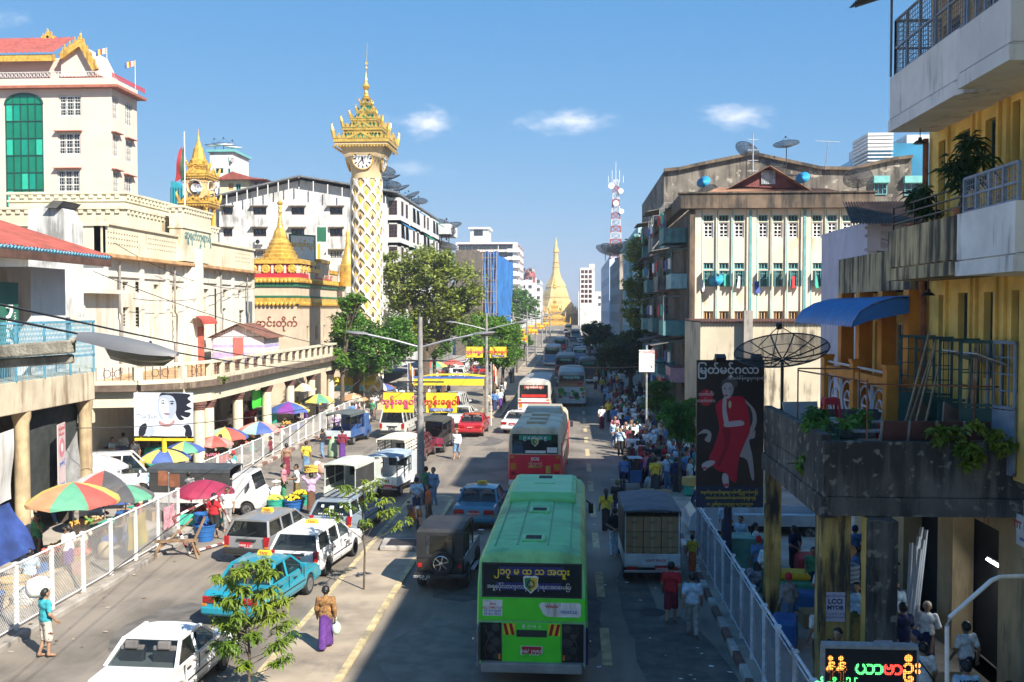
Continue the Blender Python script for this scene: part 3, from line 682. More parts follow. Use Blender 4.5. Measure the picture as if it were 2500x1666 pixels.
lil=[mat('lilac_plank',(.42,.36,.62),.75,var=.2,scale=5),mat('pale_plank',(.60,.58,.62),.75,var=.2,scale=5)]
pk=MB();pk.bx(-1.75,1.75,-.03,.03,0,.165);pms=[pk.mesh('plank',x)for x in lil];pk=MB();pk.bx(-.03,.03,-1.6,1.6,0,.165);pmy=[pk.mesh('plank',x)for x in lil]
for k in range(10):
 c=0 if k<3 or(k%3==0 and k<7)else 1
 mk('plank',pms[c],H,(0,0+rnd.uniform(-.008,.008),.04+k*.175));mk('plank',pmy[c],H,(1.75,1.66,.04+k*.175))
pk=MB();pk.bx(-.07,.07,-.02,.02,0,1)
for k in range(22):
 x=-1.68+k*.16;hgt=max(.06,.78*(1-abs(x)/1.85));me=mk('gable_slat',pk.mesh('gable_slat',lil[1])if k==0 else gm_,H,(x,.02,1.82));gm_=me.data if k==0 else gm_;me.scale=(1,1,hgt)
a=MB();a.bx(-.35,.35,-.07,-.035,.02,1.75);a.build('door',mat('salmon_door',(.50,.13,.11),.65,var=.15),H)
a=MB();a.bx(-1.9,-1.5+3.2,.04,3.2,.02,1.78);a.build('inner_wall',lil[1],H)
rf=mat('brown_roof',(.17,.075,.05),.8,var=.3)
for s_ in(-1,1):corrugated(H,'roof',(s_*2.1,-.35,1.72),(s_*2.1,3.5,1.72),(0,3.5,2.68),(0,-.35,2.68),22,rf,.025,world=False)
# ornament helpers
def flames(mb,p0,p1,n,h,th=.06,lean=.0,m=0,jag=True):
 """row of upright flame finials along an edge"""
 p0,p1=Vector(p0),Vector(p1);d=(p1-p0)/n;u=d.normalized();s=Vector((-u.y,u.x,0))
 if s.length<.1:s=Vector((1,0,0))
 s=s.normalized()*th/2
 for k in range(n):
  c=p0+d*(k+.5);w_=d*.42;hh=h*(1.0+.25*((k*7)%3-1))if jag else h
  pts=[c-w_,c-w_*.55+Vector((0,0,hh*.45)),c-w_*.1+Vector((0,0,hh*.62)),c+w_*.25*lean+Vector((0,0,hh)),c+w_*.35+Vector((0,0,hh*.55)),c+w_*.75+Vector((0,0,hh*.35)),c+w_]
  mb._add([p-s for p in pts]+[p+s for p in pts],[tuple(range(7)),tuple(range(13,6,-1))]+[(i,7+i,7+(i+1)%7,(i+1)%7)for i in range(7)],m)
def finial(mb,c,r,h,m=0,n=10):
 mb.lathe([(r*.5,0),(r,h*.1),(r*.55,h*.18),(r*.8,h*.26),(r*.35,h*.4),(r*.55,h*.46),(r*.25,h*.55),(r*.3,h*.62),(r*.08,h*.75),(.0,h)],c,n,m)
def pyatthat(root,cx,cy,z,tiers,mg,mw,world=True):
 """tiered pointed roof: each tier = square eave with flame rows, small gables, corner birds; tiers = [(half, height)]"""
 zz=z
 for i,(hf,ht)in enumerate(tiers):
  e=MB();e.bx(cx-hf,cx+hf,cy-hf,cy+hf,zz,zz+.11*hf+.04);e.bx(cx-hf*.94,cx+hf*.94,cy-hf*.94,cy+hf*.94,zz-.1*hf,zz)
  fl=.24*hf+.12;zt=zz+.11*hf+.04
  c4=[(cx-hf,cy-hf),(cx+hf,cy-hf),(cx+hf,cy+hf),(cx-hf,cy+hf)]
  for k in range(4):
   a_,b_=c4[k],c4[(k+1)%4];flames(e,(*a_,zt),(*b_,zt),max(6,int(hf*6)),fl*.75,.07)
   flames(e,(*a_,zz-.1*hf-.03),(*b_,zz-.1*hf-.03),max(6,int(hf*8)),-.1*hf,.04,jag=False)
   v=Vector((a_[0]-cx,a_[1]-cy,0)).normalized();q=Vector((*a_,zt));e.tube([q-v*.1,q+v*.04+Vector((0,0,fl)),q+v*.12+Vector((0,0,fl*1.7)),q-v*.06+Vector((0,0,fl*1.9))],[.09*hf**.5,.11*hf**.5,.05*hf**.5,.02],6)
   md_=(Vector((*a_,0))+Vector((*b_,0)))/2;u=(Vector((*b_,0))-Vector((*a_,0))).normalized();n_=Vector((u.y,-u.x,0));g_=hf*.42
   for s_ in(-1,1):
    p0=md_+u*s_*g_+Vector((0,0,zt));p1=md_+Vector((0,0,zt+ht*.62));flames(e,p0+n_*.02,p1+n_*.02,5,fl*.55,.08);e.bar(p0+n_*.02,p1+n_*.02,.1,.12)
  e.build('gilded_eave',mg,root,world=world)
  nh=tiers[i+1][0]if i+1<len(tiers)else hf*.4
  r_=MB();s2=2**.5;r_.lathe([(hf*.9*s2,zt),(nh*.92*s2,zt+ht*.42),(nh*.86*s2,zt+ht*.44),(nh*.86*s2,z+0 if False else zt+ht)],(cx,cy,0),4,rot=pi/4);r_.build('tier_roof',mw,root,world=world)
  zz=zt+ht
 return zz
# clock tower
CY=84.0;c0=at(895,500,CY);CX=c0.x;zt_=lambda py:at(895,py,CY).z
K=thing('clock_tower','tall cream clock tower with gilded tiered roof and white net pattern','tower',(CX,CY,0))
tan_=mat('tower_tan',(.62,.48,.28),.8,var=.12,scale=1.2,stain=(.4,.28,.15),stain_amt=.3);rib_m=mat('tower_white',(.74,.71,.64),.75,var=.08,scale=2,stain=(.5,.42,.3),stain_amt=.3)
yel=mat('diamond_yellow',(.75,.45,.04),.6,var=.12);brn=mat('diamond_brown',(.12,.06,.03),.7,var=.2)
ztop,zneck=zt_(364),zt_(437);rc=1.28
a=MB();a.lathe([(rc*1.05,0),(rc*1.05,.6),(rc,.7),(rc*.98,zneck)],(0,0,0),28,1);a.lathe([(rc*1.02,zneck-.12),(rc*1.05,zneck-.08),(rc*1.05,zneck)],(0,0,0),28);a.build('shaft',[tan_,mat('shaft_ochre',(.56,.41,.2),.85,var=.2,scale=2)],K,smooth=40)  # tan behind the ribs coloured darker to paint in their shadow lines
NC=8;per=1.36;rows=int((zneck-.4)/per)
a=MB()
for k in range(NC*2):
 for sg in(1,):
  pts=[];nn=rows*12
  for j in range(nn+1):
   z=.4+(zneck-.5)*j/nn;ph=2*pi*(z/per)/1;th=2*pi*(k/2)/NC+(1 if k%2==0 else-1)*.23*pi/NC*1.9*cos(ph/1);pts.append((th,z))
  vs=[];
  for th,z in pts:
   for dth,dr in((-.11,.0),(-.075,.09),(.075,.09),(.11,.0)):vs.append(((rc+dr)*cos(th+dth),(rc+dr)*sin(th+dth),z))
  a._add(vs,[(4*j+i,4*j+i+1,4*j+5+i,4*j+4+i)for j in range(nn)for i in range(3)])
a.build('net_rib',rib_m,K,smooth=50)
dm_=MB()
for(dx,dz)in((0,0),):dm_._add([(0,-.05,.36),(.15,0,0),(0,-.05,-.36),(-.17,0,0),(0,-.07,0)],[(0,3,4),(3,2,4),(2,1,4),(1,0,4)])
dmy,dmb=dm_.mesh('diamond',yel),dm_.mesh('diamond',brn)
for j in range(rows*2+1):
 z=.4+per*(j*.5+.25 if False else j*.5)
 if z>zneck-.5 or z<1.5:continue
 for k in range(NC*2):
  if(k+j)%2:continue
  th=2*pi*(k/2)/NC+pi/NC/2
  if sin(th)>.35:continue
  o=mk('diamond',dmy if(j%2==0 or j>rows*2-4)else dmb,K,(rc*1.015*cos(th),rc*1.015*sin(th),z));o.rotation_euler=(0,0,th+pi/2)
hh=1.92;N=32;rings=[]
for t in[i/8 for i in range(9)]:
 z=zneck+(ztop-zneck)*t;ring=[];q=min(1,t*1.6)
 for i in range(N):
  th=2*pi*i/N;c_,s_=cos(th),sin(th);rr=rc*.99;sqr=1/max(abs(c_),abs(s_));hs_=rc*.92+(hh-rc*.92)*t**1.4;sq_=min(sqr,1.36)*hs_
  R_=rr*(1-q)+sq_*q;ring.append((R_*c_,R_*s_,z))
 rings.append(ring)
a=MB();a.loft(rings);a.build('clock_head',tan_,K,smooth=35)
clk_w=mat('clock_white',(.78,.77,.74),.5,var=.04)
zc=zt_(394);rcl=.84
for f in(0,pi/2,-pi/2,pi):
 fo=MB();fo.lathe([(rcl+.08,-.05),(rcl+.08,.10),(rcl,.11),(rcl,.06)],n=32)
 base=Matrix.Rotation(f,4,'Z')@Matrix.Translation((0,-1.49,zc))@Matrix.Rotation(pi/2+.2,4,'X')
 fc=fo.build('clock_face',gold_matte,K);fc.matrix_local=base
 d_=MB();d_.lathe([(rcl,.06),(rcl,.075)],n=32);d_.build('dial',clk_w,fc)
 n_=MB()
 for k in range(12):
  t=2*pi*k/12;n_.M=Matrix.Rotation(t,4,'Z');n_.bx(-.045,.045,rcl*.68,rcl*.92,.08,.095)
 n_.M=None;n_.build('numeral',blackm,fc)
 h_=MB();n2=((-R(7*30+12),.70,.05),(-R(5*30+20),.45,.07))
 for ang,L,w_ in n2:
  h_.M=Matrix.Rotation(ang,4,'Z');h_.poly([(-w_,-.12,.10),(w_,-.12,.10),(w_*.4,L,.10),(-w_*.4,L,.10)])
 h_.M=None;h_.build('hand',blackm,fc)
dgreen=mat('tier_green',(.02,.16,.08),.6,var=.25)
zz=zt_(357);a=MB();a.bx(-2.2,2.2,-2.2,2.2,zz-.2,zz+.02);a.build('soffit',tan_,K)
ztp=pyatthat(K,0,0,zz,[(2.3,.78),(1.68,.66),(1.12,.58),(.7,.6),(.46,.45)],gold,dgreen,world=False)
a=MB();hsp=zt_(170)-ztp
a.lathe([(r_*.8,z_*.68)for r_,z_ in[(.42,0),(.5,.15),(.3,.3),(.36,.45),(.22,.7),(.26,.85),(.15,1.2),(.34,1.5),(.40,1.72),(.2,2.1),(.14,2.3),(.2,2.4),(.08,2.9),(.04,3.5)]],(0,0,ztp-.1),12)
a.cyl((0,0,ztp+2.1),(0.12,0,zt_(106)),.025,.01,n=5);a.box((.06,0,ztp+3.0),(.22,.05,.18));a.ell((0.04,0,ztp+2.6),(.08,.08,.12))
a.build('spire',gold,K,smooth=40)
a=MB();a.bx(-1.9,1.9,-1.9,1.9,.0,.5);a.lathe([(1.7,.5),(1.6,1.2),(1.4,1.4)],n=24);a.build('base',tan_,K)
# pink monastery building, far left
PY=95.0;px_=at(273,300,PY).x
pink=mat('pink_plaster',(.66,.53,.44),.8,var=.06,scale=.5,stain=(.62,.47,.38),stain_amt=.25,sscale=.5);terra=mat('terracotta',(.36,.12,.07),.75,var=.2,scale=2)
grille=mat('pale_grille',(.62,.61,.57),.6,var=.1)
B=thing('pink_building','tall pale pink building with green arched glazing and gilded red roof','building',(px_-5,PY+4,0))
z1=lambda py:at(273,py,PY).z
zx=lambda v:60+v*.319
so=[]
for(a0,a1,b0,b1)in((450,620,540,705),(445,615,828,998),(440,610,1112,1284)):so+=sop(PY,[(a0*.319,a1*.319,zx(b0),zx(b1))],frame=grille,pane=PANE,nx=3,nz=3,fw=.16,bars=9)
for s_ in so[1:]:s_[4]['hood']=terra
eo=[]
for(a0,a1,b0,b1)in((878,925,562,740),(978,1032,615,788),(878,925,850,1022),(978,1030,895,1063),(878,925,1130,1298),(965,1025,1170,1335)):eo+=eop(px_,[(a0*.319,a1*.319,zx(b0),zx(b1))],frame=grille,pane=PANE,nx=3,nz=3,fw=.14,bars=7)
for k in(2,3,4,5):eo[k][4]['hood']=terra
ax0,ax1=at(16,400,PY).x,at(106,400,PY).x;zb,zs,za=z1(zx(1390)),z1(zx(600)),z1(zx(525))
y_end=yX(340,px_)
block(B,px_-22,px_,PY,y_end,6,z1(213),pink,south=so+[(ax0,ax1,zb,zs,{'none':True})],east=eo,depth=.25)
gg=[mat('green_glass',(.0,.17,.09),.12,var=.15,scale=.5,spec=.8),mat('green_glass_light',(.02,.42,.27),.15,var=.1,spec=.8),mat('green_glass_mid',(.0,.24,.16),.12,var=.1,spec=.8)]
cw=MB();wd=(ax1-ax0)/5;hrow=(zs-zb)/6
o=B
lightp={(0,0),(2,1),(0,3),(4,3),(0,5),(1,6)}
pg=MB();pg.bx(-wd/2+.04,wd/2-.04,-.02,.02,.04,hrow-.04);pms=[pg.mesh('pane',g_)for g_ in gg]
for i in range(5):
 for j in range(6):
  c_=1 if(i,j)in lightp else(2 if(i*3+j*5)%7==0 else 0);mk('pane',pms[c_],B,(ax0+wd*(i+.5),PY+.05,zb+hrow*j),world=True)
a=MB();n=12;cx_=(ax0+ax1)/2;ra=(ax1-ax0)/2;rb=za-zs
a.poly([(cx_+ra*cos(pi*k/n),PY-.02,zs+rb*sin(pi*k/n))for k in range(n+1)]);a.build('arch_pane',gg[0],B,world=True)
a=MB()
for k in range(n):
 t0,t1=pi*k/n,pi*(k+1)/n;a.bar((cx_+ra*1.02*cos(t0),PY-.05,zs+rb*1.04*sin(t0)),(cx_+ra*1.02*cos(t1),PY-.05,zs+rb*1.04*sin(t1)),.12,.18)
for i in range(6):a.bx(ax0+wd*i-.03,ax0+wd*i+.03,PY-.06,PY+.1,zb,zs+(rb*.8 if 0<i<5 else 0))
for j in range(7):a.bx(ax0,ax1,PY-.055,PY+.1,zb+hrow*j-.03,zb+hrow*j+.03)
a.build('mullion',mat('green_frame',(.01,.07,.045),.5,var=.1),B,world=True)
a=MB();z=z1(216);a.bx(px_-22,px_+.9,PY-.7,y_end+.4,z,z+.25);a.build('cornice',terra,B,world=True)
a=MB();zp=z1(190);a.bx(px_-22,px_+.1,PY-.1,PY+.1,z+.25,zp);a.bx(px_-.1,px_+.1,PY+.1,y_end,z+.25,zp);a.build('parapet',pink,B,world=True)
a=MB()
for k in range(60):x=px_-22+k*.37;a.tube([(x+.14*cos(t),PY,zp+.35+.22*sin(t))for t in[2*pi*j/6 for j in range(7)]],.03,4)
a.bx(px_-22,px_,PY-.04,PY+.04,zp+.6,zp+.66)
a.build('roof_railing',grille,B,world=True)
a=MB()
for k in range(18):y=PY+.3+k*.42;a.tube([(px_,y+.14*cos(t),zp+.33+.24*sin(t))for t in[2*pi*j/6 for j in range(7)]],.05,4)
a.build('red_railing',mat('rail_red',(.4,.03,.05),.6,var=.1),B,world=True)
qx=at(145,150,PY+3).x;zr=at(145,135,PY+3).z;zg=at(145,112,PY+3).z
a=MB();a.bx(px_-24,qx+1.5,PY+3,PY+9,zp-1,zr-.3);a.build('pavilion_wall',pink,B,world=True)
a=MB();a.bx(px_-24,qx+.2,PY+1.6,PY+1.8,zr-.9,zr-.25);a.build('pavilion_frieze',gold_matte,B,world=True)
corrugated(B,'pavilion_roof',(px_-24,PY+1.4,zr-.1),(qx+.2,PY+1.4,zr-.1),(qx+.2,PY+6,zr+2.6),(px_-24,PY+6,zr+2.6),40,red_roof,.06)
a=MB();gx=at(198,120,PY+4.5).x
for(p0,p1)in((at(148,140,PY+2.2),at(198,105,PY+2.2)),(at(198,105,PY+2.2),at(234,172,PY+2.2))):flames(a,p0,p1,12,.8,.25);a.bar(p0,p1,.5,.55)
for(p0,p1)in((at(98,112,PY+6),at(118,88,PY+6)),(at(118,88,PY+6),at(138,112,PY+6))):flames(a,p0,p1,6,.7,.25);a.bar(p0,p1,.4,.5)
p0=at(118,90,PY+6);a.box(p0-Vector((0,0,.5)),(1.4,.3,1.1));finial(a,at(198,105,PY+2.2),.22,1.3);finial(a,at(118,88,PY+6),.2,.8)
flames(a,at(-60,112,PY+6),at(6,112,PY+6),5,.6,.3)
split(a,'gilded_gable',gold_matte,B,world=True)
a=MB();P_=[at(148,150,PY+2.4),at(198,110,PY+2.4),at(232,178,PY+2.4),at(205,186,PY+2.4),at(148,186,PY+2.4)];a.prism([(p.x,p.z)for p in P_],'y',PY+2.5,PY+8);a.build('gable_wall',pink,B,world=True)
bf=[mat('flag_blue',(.05,.08,.3),.8,var=.1),mat('flag_yellow',(.7,.5,.1),.8,var=.1),mat('flag_red',(.5,.05,.05),.8,var=.1),mat('flag_white',(.75,.7,.65),.8,var=.05),mat('flag_orange',(.65,.3,.12),.8,var=.1)]
flag('striped flag on a white pole at the front roof corner of the pink building',(at(258,190,PY).x,PY+.3,zp),3.0,1.0,.55,bf[::-1],pi+.3,.25,.04,'striped flags on the pink building')
flag('striped flag on a white pole at the far roof corner of the pink building',(px_,y_end-.3,zp),3.0,1.0,.55,bf[::-1],pi+.2,.2,.04,'striped flags on the pink building')
# gilded shrine tower with round opening
Y_=90.;cx_=at(486,500,Y_).x;zf=lambda py:at(486,py,Y_).z
K=thing('shrine_tower','yellow gilded shrine tower with round window and loudspeakers','tower',(cx_,Y_,0));ypl=mat('shrine_yellow',(.68,.45,.20),.7,var=.15,scale=2,stain=(.45,.25,.08),stain_amt=.3)
a=MB();a.bx(-1.3,1.3,-1.3,1.3,6,zf(560));a.build('base',ypl,K)
a=MB()
for x in(-1.0,1.0):
 for y in(-1.0,1.0):a.lathe([(.3,zf(560)),(.22,zf(548)),(.2,zf(512)),(.32,zf(505))],(x,y,0),10)
a.bx(-.7,.7,-.7,.7,zf(560),zf(505));split(a,'pillar',gold_matte,K)
zz=zf(500);pyatthat(K,0,0,zz,[(1.45,.55)],gold_matte,gold_matte,world=False)
zb_,zt2=zf(490),zf(438);a=MB();n=16;sq=1.08;zc_=(zb_+zt2)/2+.1;r_=.66
for f in range(4):
 a.M=Matrix.Rotation(f*pi/2,4,'Z');out=[];inn=[]
 for i in range(n):
  t=2*pi*i/n+pi/n;c_,s_=cos(t),sin(t);k=1/max(abs(c_),abs(s_));out.append((sq*c_*k,-sq,zc_+(zt2-zb_)/2*s_*k));inn.append((r_*c_,-sq,zc_+r_*s_))
 for i in range(n):j=(i+1)%n;a.poly([out[i],out[j],inn[j],inn[i]]);a.poly([inn[i],inn[j],(inn[j][0],-sq+.4,inn[j][2]),(inn[i][0],-sq+.4,inn[i][2])])
a.M=None;a.build('bell_room',ypl,K)
a=MB()
for f in range(4):a.M=Matrix.Rotation(f*pi/2,4,'Z');a.tube([(r_*1.05*cos(t),-sq-.03,zc_+r_*1.05*sin(t))for t in[2*pi*i/20 for i in range(21)]],.06,5)
a.M=None;split(a,'window_ring',cream_w,K)
a=MB()
for(dx,f,s_)in((.25,0,1),(-.2,.5,.8),(.1,pi/2,1)):
 a.M=Matrix.Rotation(f,4,'Z')@Matrix.Translation((dx,-sq-.3,zc_-.1))@Matrix.Rotation(pi/2,4,'X');a.lathe([(.08,-.4),(.1,-.15),(.2,.1),(.38*s_,.25),(.36*s_,.25),(.1,.0)],n=14)
a.M=None;split(a,'loudspeaker',mat('speaker_grey',(.6,.62,.65),.4,var=.1),K,smooth=40)
zn=pyatthat(K,0,0,zt2+.15,[(1.38,.75),(.82,.2)],gold_matte,gold_matte,world=False)
a=MB();z0=zf(402);a.lathe([(.85,z0-1),(.78,z0),(.8,z0+.35),(.62,z0+.5),(.42,z0+1.5),(.3,z0+1.6),(.14,zf(345)),(.05,zf(330)),(.02,zf(315))],n=8,rot=pi/8);a.build('spire',gold_matte,K)
for f in range(4):
 a=MB();a.M=Matrix.Rotation(f*pi/2,4,'Z');a.poly([(-.22,-.77,z0-.5),(.22,-.77,z0-.5),(.22,-.77,z0),(0,-.77,z0+.25),(-.22,-.77,z0)]);a.M=None;a.build('niche',terra,K)
fp=at(452,520,82.);fg=[mat('flag_green',(.03,.12,.06),.8,var=.15),mat('flag_deep_red',(.35,.03,.03),.8,var=.15)]
t=thing('flag_pole','green and red flag drooping from a tall white pole beside the shrine tower','flag',(fp.x,82,11.5));zt3=at(455,322,82).z-11.5
a=MB();a.cyl((0,0,0),(0,0,zt3),.07,.045,n=8);a.build('pole',white_paint,t)
for k,(m_,x0,x1)in enumerate(((fg[0],0,.35),(fg[1],.33,.8))):
 a=MB();n=8;vs=[]
 for j in range(n+1):
  z=zt3-1.2-j*.34;wv=.12*sin(j*.9+k);vs+=[(-x0*(.6+.06*j)-.02,wv,z),(-x1*(.6+.06*j)-.02,.12*sin(j*.9+k+1.2),z-.3)]
 a._add(vs,[(2*j,2*j+1,2*j+3,2*j+2)for j in range(n)]);a.build('flag_cloth',m_,t,smooth=180)
# white tower with dishes, yellow house with tanks behind
Y_=120.;p0,p1=at(512,372,Y_),at(568,372,Y_);B=thing('white_stair_tower','white rooftop tower block with three pale dishes on top','building',((p0.x+p1.x)/2,Y_+3,0));teal=mat('teal_paint',(.15,.42,.40),.6,var=.15)
block(B,p0.x,p1.x,Y_,Y_+6,8,p0.z,white_wall,south=sop(Y_,[(556,559,385,396),(556,562,412,424),(526,545,411,424)],frame=teal,nx=1,nz=1),east=eop(p1.x,[(569,574,388,398)],frame=terra,nx=1,nz=1),depth=.15)
a=MB();a.bx(p0.x-.3,p1.x+.3,Y_-.3,Y_+6.3,p0.z,p0.z+.3);a.build('roof_slab',teal,B,world=True)
for k,(px,py)in enumerate(((525,363),(546,361),(566,367))):
 q=at(px,py,Y_+2);dish(B,(q.x,Y_+2,q.z+.2),1.3,.3*k,.25,mesh=False,col=white_paint,pole=1.0)
p0,p1=at(556,470,118.),at(606,440,118.);B=thing('yellow_rooftop_house','small yellow house with red roof edge and steel water tanks on a roof','building',((p0.x+p1.x)/2,121,0))
block(B,p0.x-1,p1.x,118,126,8,p1.z,mat('yellow_house',(.70,.60,.38),.8,var=.1),south=sop(118.,[(576,588,449,465)],frame=teal,pane=PANE,nx=2,nz=1)+sop(118.,[(558,570,448,464)],frame=orange_trim,pane=orange_trim,nx=1,nz=1),depth=.1)
a=MB();z=p1.z;a.prism([(p0.x-1.3,z),(p1.x+2.5,z),(p1.x+.6,z+.25),(p0.x+.8,z+.95)],'y',117.3,127);a.build('roof',red_roof,B,world=True)
a=MB();q=at(600,470,118);a.bx(p1.x+.01,at(640,460,118).x,118.6,125,8,at(640,462,118).z);a.build('annex',white_wall,B,world=True)
for k in range(4):
 q=at(597+k*13,445,119.);a=MB();a.lathe([(.48,0),(.5,.08),(.5,1.25),(.44,1.38),(.12,1.5),(.12,1.58),(0,1.58)],(q.x,119.6+k*.3,q.z-.9),14);a.build('water_tank',steel,B,world=True,smooth=40)
tk=at(417,480,105.);t2=at(450,490,105.);B=thing('teal_clad_block','teal blue panelled block behind the shrine tower','building',(tk.x+1,108,0))
a=MB();a.prism([(tk.x,10),(t2.x,10),(t2.x,at(450,458,105).z),(tk.x+.4,at(417,443,105).z),(tk.x,at(417,443,105).z)],'y',105,111);a.build('cladding',mat('teal_cladding',(.02,.28,.36),.3,var=.1),B,world=True)
a=MB()
for k in range(6):x=tk.x+(t2.x-tk.x)*k/5;a.bx(x-.02,x+.02,104.93,104.99,10,at(450,458,105).z)
a.build('cladding_joint',blackm,B,world=True)
# grey gabled apartment block
GY=102.;gx0,gx1=at(536,600,GY).x,-19.2
B=thing('gabled_block','large rain-stained grey white apartment block with low gabled roof','building',((gx0+gx1)/2,GY+12,0));zq=lambda py:at(735,py,GY).z
brown_f=mat('brown_frame',(.07,.035,.03),.6,var=.2)
so=[]
for(x0,x1)in((545,567),(618,650),(711,743),(805,836)):
 so+=sop(GY,[(x0,x1,506,525)],frame=brown_f,pane=PANE,nx=3,nz=1,hood=conc,fw=.09);so+=sop(GY,[(x0,x1,558,578)],frame=brown_f,pane=PANE,nx=3,nz=1,hood=conc,fw=.09,ac=(x0 in(618,711)));so+=sop(GY,[(x0,x1,612,632)],frame=white_paint,pane=PANE,nx=4,nz=1,hood=conc,bars=7)
gable_h=zq(487)
block(B,gx0,gx1,GY,132.5,2,gable_h,stained_white,south=so,depth=.25,east=[])
pk=at(735,440,GY);p=[(gx0,gable_h),(gx1,gable_h),(gx1,gable_h+.3),(at(790,450,GY).x,at(790,450,GY).z),(pk.x,pk.z),(at(640,462,GY).x,at(640,462,GY).z)]
a=MB();a.prism(p,'y',GY+.003,132.4);a.build('gable',stained_white,B,world=True)
a=MB();rp=[(gx0-.8,gable_h+.1),(pk.x,pk.z+.25),(at(792,448,GY).x,at(792,448,GY).z+.2),(gx1+1.2,gable_h+.5)]
for(q0,q1)in zip(rp,rp[1:]):a.prism([q0,q1,(q1[0],q1[1]+.16),(q0[0],q0[1]+.16)],'y',GY-.9,132.6)
a.build('roof_sheet',mat('grey_sheet',(.16,.17,.18),.6,var=.3),B,world=True)
a=MB()
for k in range(9):x=gx0+(pk.x-gx0)*k/8;z=gable_h+.1+(pk.z-gable_h)*k/8;a.bar((x,GY-.8,z-.9),(x,GY-.8,z+.1),.08,.08)
for k in range(7):x=pk.x+(gx1-pk.x)*k/6;z=pk.z-(pk.z-gable_h)*k/6;a.bar((x,GY-.8,z-1.0),(x,GY-.8,z+.1),.08,.08)
split(a,'roof_strut',white_paint,B,world=True)
bx_=gx1;aw=[mat('awning_blue',(.03,.2,.45),.6,var=.15),mat('awning_green',(.02,.25,.15),.6,var=.15)]
bars_m=mat('brown_bars',(.12,.06,.05),.7,var=.1)
for bi,(y0,y1)in enumerate(((102.3,108),(109.5,116),(117.5,124),(125.5,132))):
 for zi,py in enumerate((470,525,580,640)):
  zt4=at(945,py,GY).z;ops=grid_ops([(y0+y1)/2-1.4,(y0+y1)/2+1.4],1.5,(zt4-2.3,),1.5,frame=brown_f,nx=2,nz=1,bars=6)
  if(bi+zi)%2:ops[0][4].update(awning=aw[(bi+zi)//2%2])
  block(B,bx_-.2,bx_+1.3,y0,y1,zt4-3.25,zt4-.5,white_wall,south=[(bx_+.1,bx_+1.0,zt4-2.3,zt4-.8,dict(frame=bars_m,nx=2,nz=2,bars=5))],east=ops,depth=.15,name='bay')
for k,(px,py,r_)in enumerate(((925,430,1.7),(945,445,1.5),(975,470,1.3),(1005,487,1.2),(1022,500,1.2),(950,462,1.3),(990,490,1.0))):
 yy=yX(px,gx1-1.0);q=at(px,py,yy);dish(B,(q.x,yy,q.z+.2),r_,rnd.uniform(-1,1),rnd.uniform(.25,.6),pole=1.6)
q=at(958,470,112);a=MB();a.cyl((q.x,112,q.z),(q.x,112,at(958,420,112).z),.05,.02,n=5)
for k in range(5):a.bar((q.x-.5+.05*k,112,q.z+1+.3*k),(q.x+.5-.05*k,112,q.z+1+.3*k),.03)
a.build('aerial',galv,B,world=True)
# beige shrine with golden pagoda
SY=84.5;sx1=at(725,750,SY).x;sx0=at(612,750,SY).x
B=thing('beige_shrine','beige shrine block with red drum, gold medallions and golden stepped pagoda','shrine',((sx0+sx1)/2,SY+6,0));beige=mat('beige_plaster',(.56,.45,.33),.85,var=.12,scale=.8,stain=(.38,.29,.2),stain_amt=.3);greenb=mat('green_band',(.02,.14,.07),.6,var=.15);redd=mat('red_drum',(.42,.02,.04),.6,var=.15)
zs_=lambda py:at(690,py,SY).z
ye=yX(850,sx1)
block(B,sx0-3,sx1,SY,ye,.1,zs_(690),beige,east=grid_ops([88,91,94,97],.8,(zs_(835),),1.3,frame=beige,nx=2,nz=2),depth=.2)
a=MB()
for(z0,z1_,o_,mm)in((zs_(690),zs_(678),.25,0),(zs_(700),zs_(690),.12,1),(zs_(742),zs_(728),.2,0),(zs_(727),zs_(722),.12,1)):a.bx(sx0-3-o_,sx1+o_,SY-o_,ye+o_,z0,z1_,mm)
fl_z=zs_(742);k=sx0-3
while k<sx1:a.ell((k,SY-.22,fl_z),(.16,.05,.2),6,4);a.ell((k,SY-.3,zs_(686)),(.15,.06,.18),6,4);k+=.36
k=SY
while k<ye:a.ell((sx1+.22,k,fl_z),(.05,.16,.2),6,4);a.ell((sx1+.3,k,zs_(686)),(.06,.15,.18),6,4);k+=.36
a.build('gilded_cornice',[gold_matte,greenb],B,world=True)
a=MB();za_=zs_(675)
for(y0,y1,h_)in((88,92,.5),(92,95.5,1.5),(95.5,99,.6)):a.bx(sx1-.3,sx1+.12,y0,y1,za_-.3,za_+h_,0);a.bx(sx1-.36,sx1+.2,y0,y1,za_+h_,za_+h_+.35,1)
split(a,'street_parapet',[beige,gold_matte],B,world=True)
text(B,'မြို့မကျောင်းတိုက်ကြီး',brd,.72,(sx1+.16,93.2,za_-.1),(pi/2,0,pi/2),world=True,bold=.015)
text(B,'ကျောင်းတိုက်',mat('letter_brown',(.22,.05,.03),.6,var=0),.85,(at(690,790,SY).x-1.1,SY-.03,zs_(790)),world=True,bold=.02)
dcx=(at(610,640,SY+.6).x+at(750,640,SY+.6).x)/2-.6;dh=2.35;dcy=SY+.8+dh
zb_=zs_(682);zt2=zs_(643)
a=MB();a.bx(dcx-dh,dcx+dh,dcy-dh,dcy+dh,zb_,zt2);a.bx(dcx-dh-.12,dcx+dh+.12,dcy-dh-.12,dcy+dh+.12,zb_,zb_+.5);a.build('drum',redd,B,world=True)
a=MB()
for k in range(5):
 for f in(0,1):
  x=-dh+.12+k*(2*dh-.24)/4
  if f==0:a.bx(dcx+x-.1,dcx+x+.1,dcy-dh-.06,dcy-dh-.004,zb_+.55,zt2-.1)
  else:a.bx(dcx+dh+.004,dcx+dh+.06,dcy+x-.1,dcy+x+.1,zb_+.55,zt2-.1)
split(a,'drum_pilaster',cream_w,B,world=True)
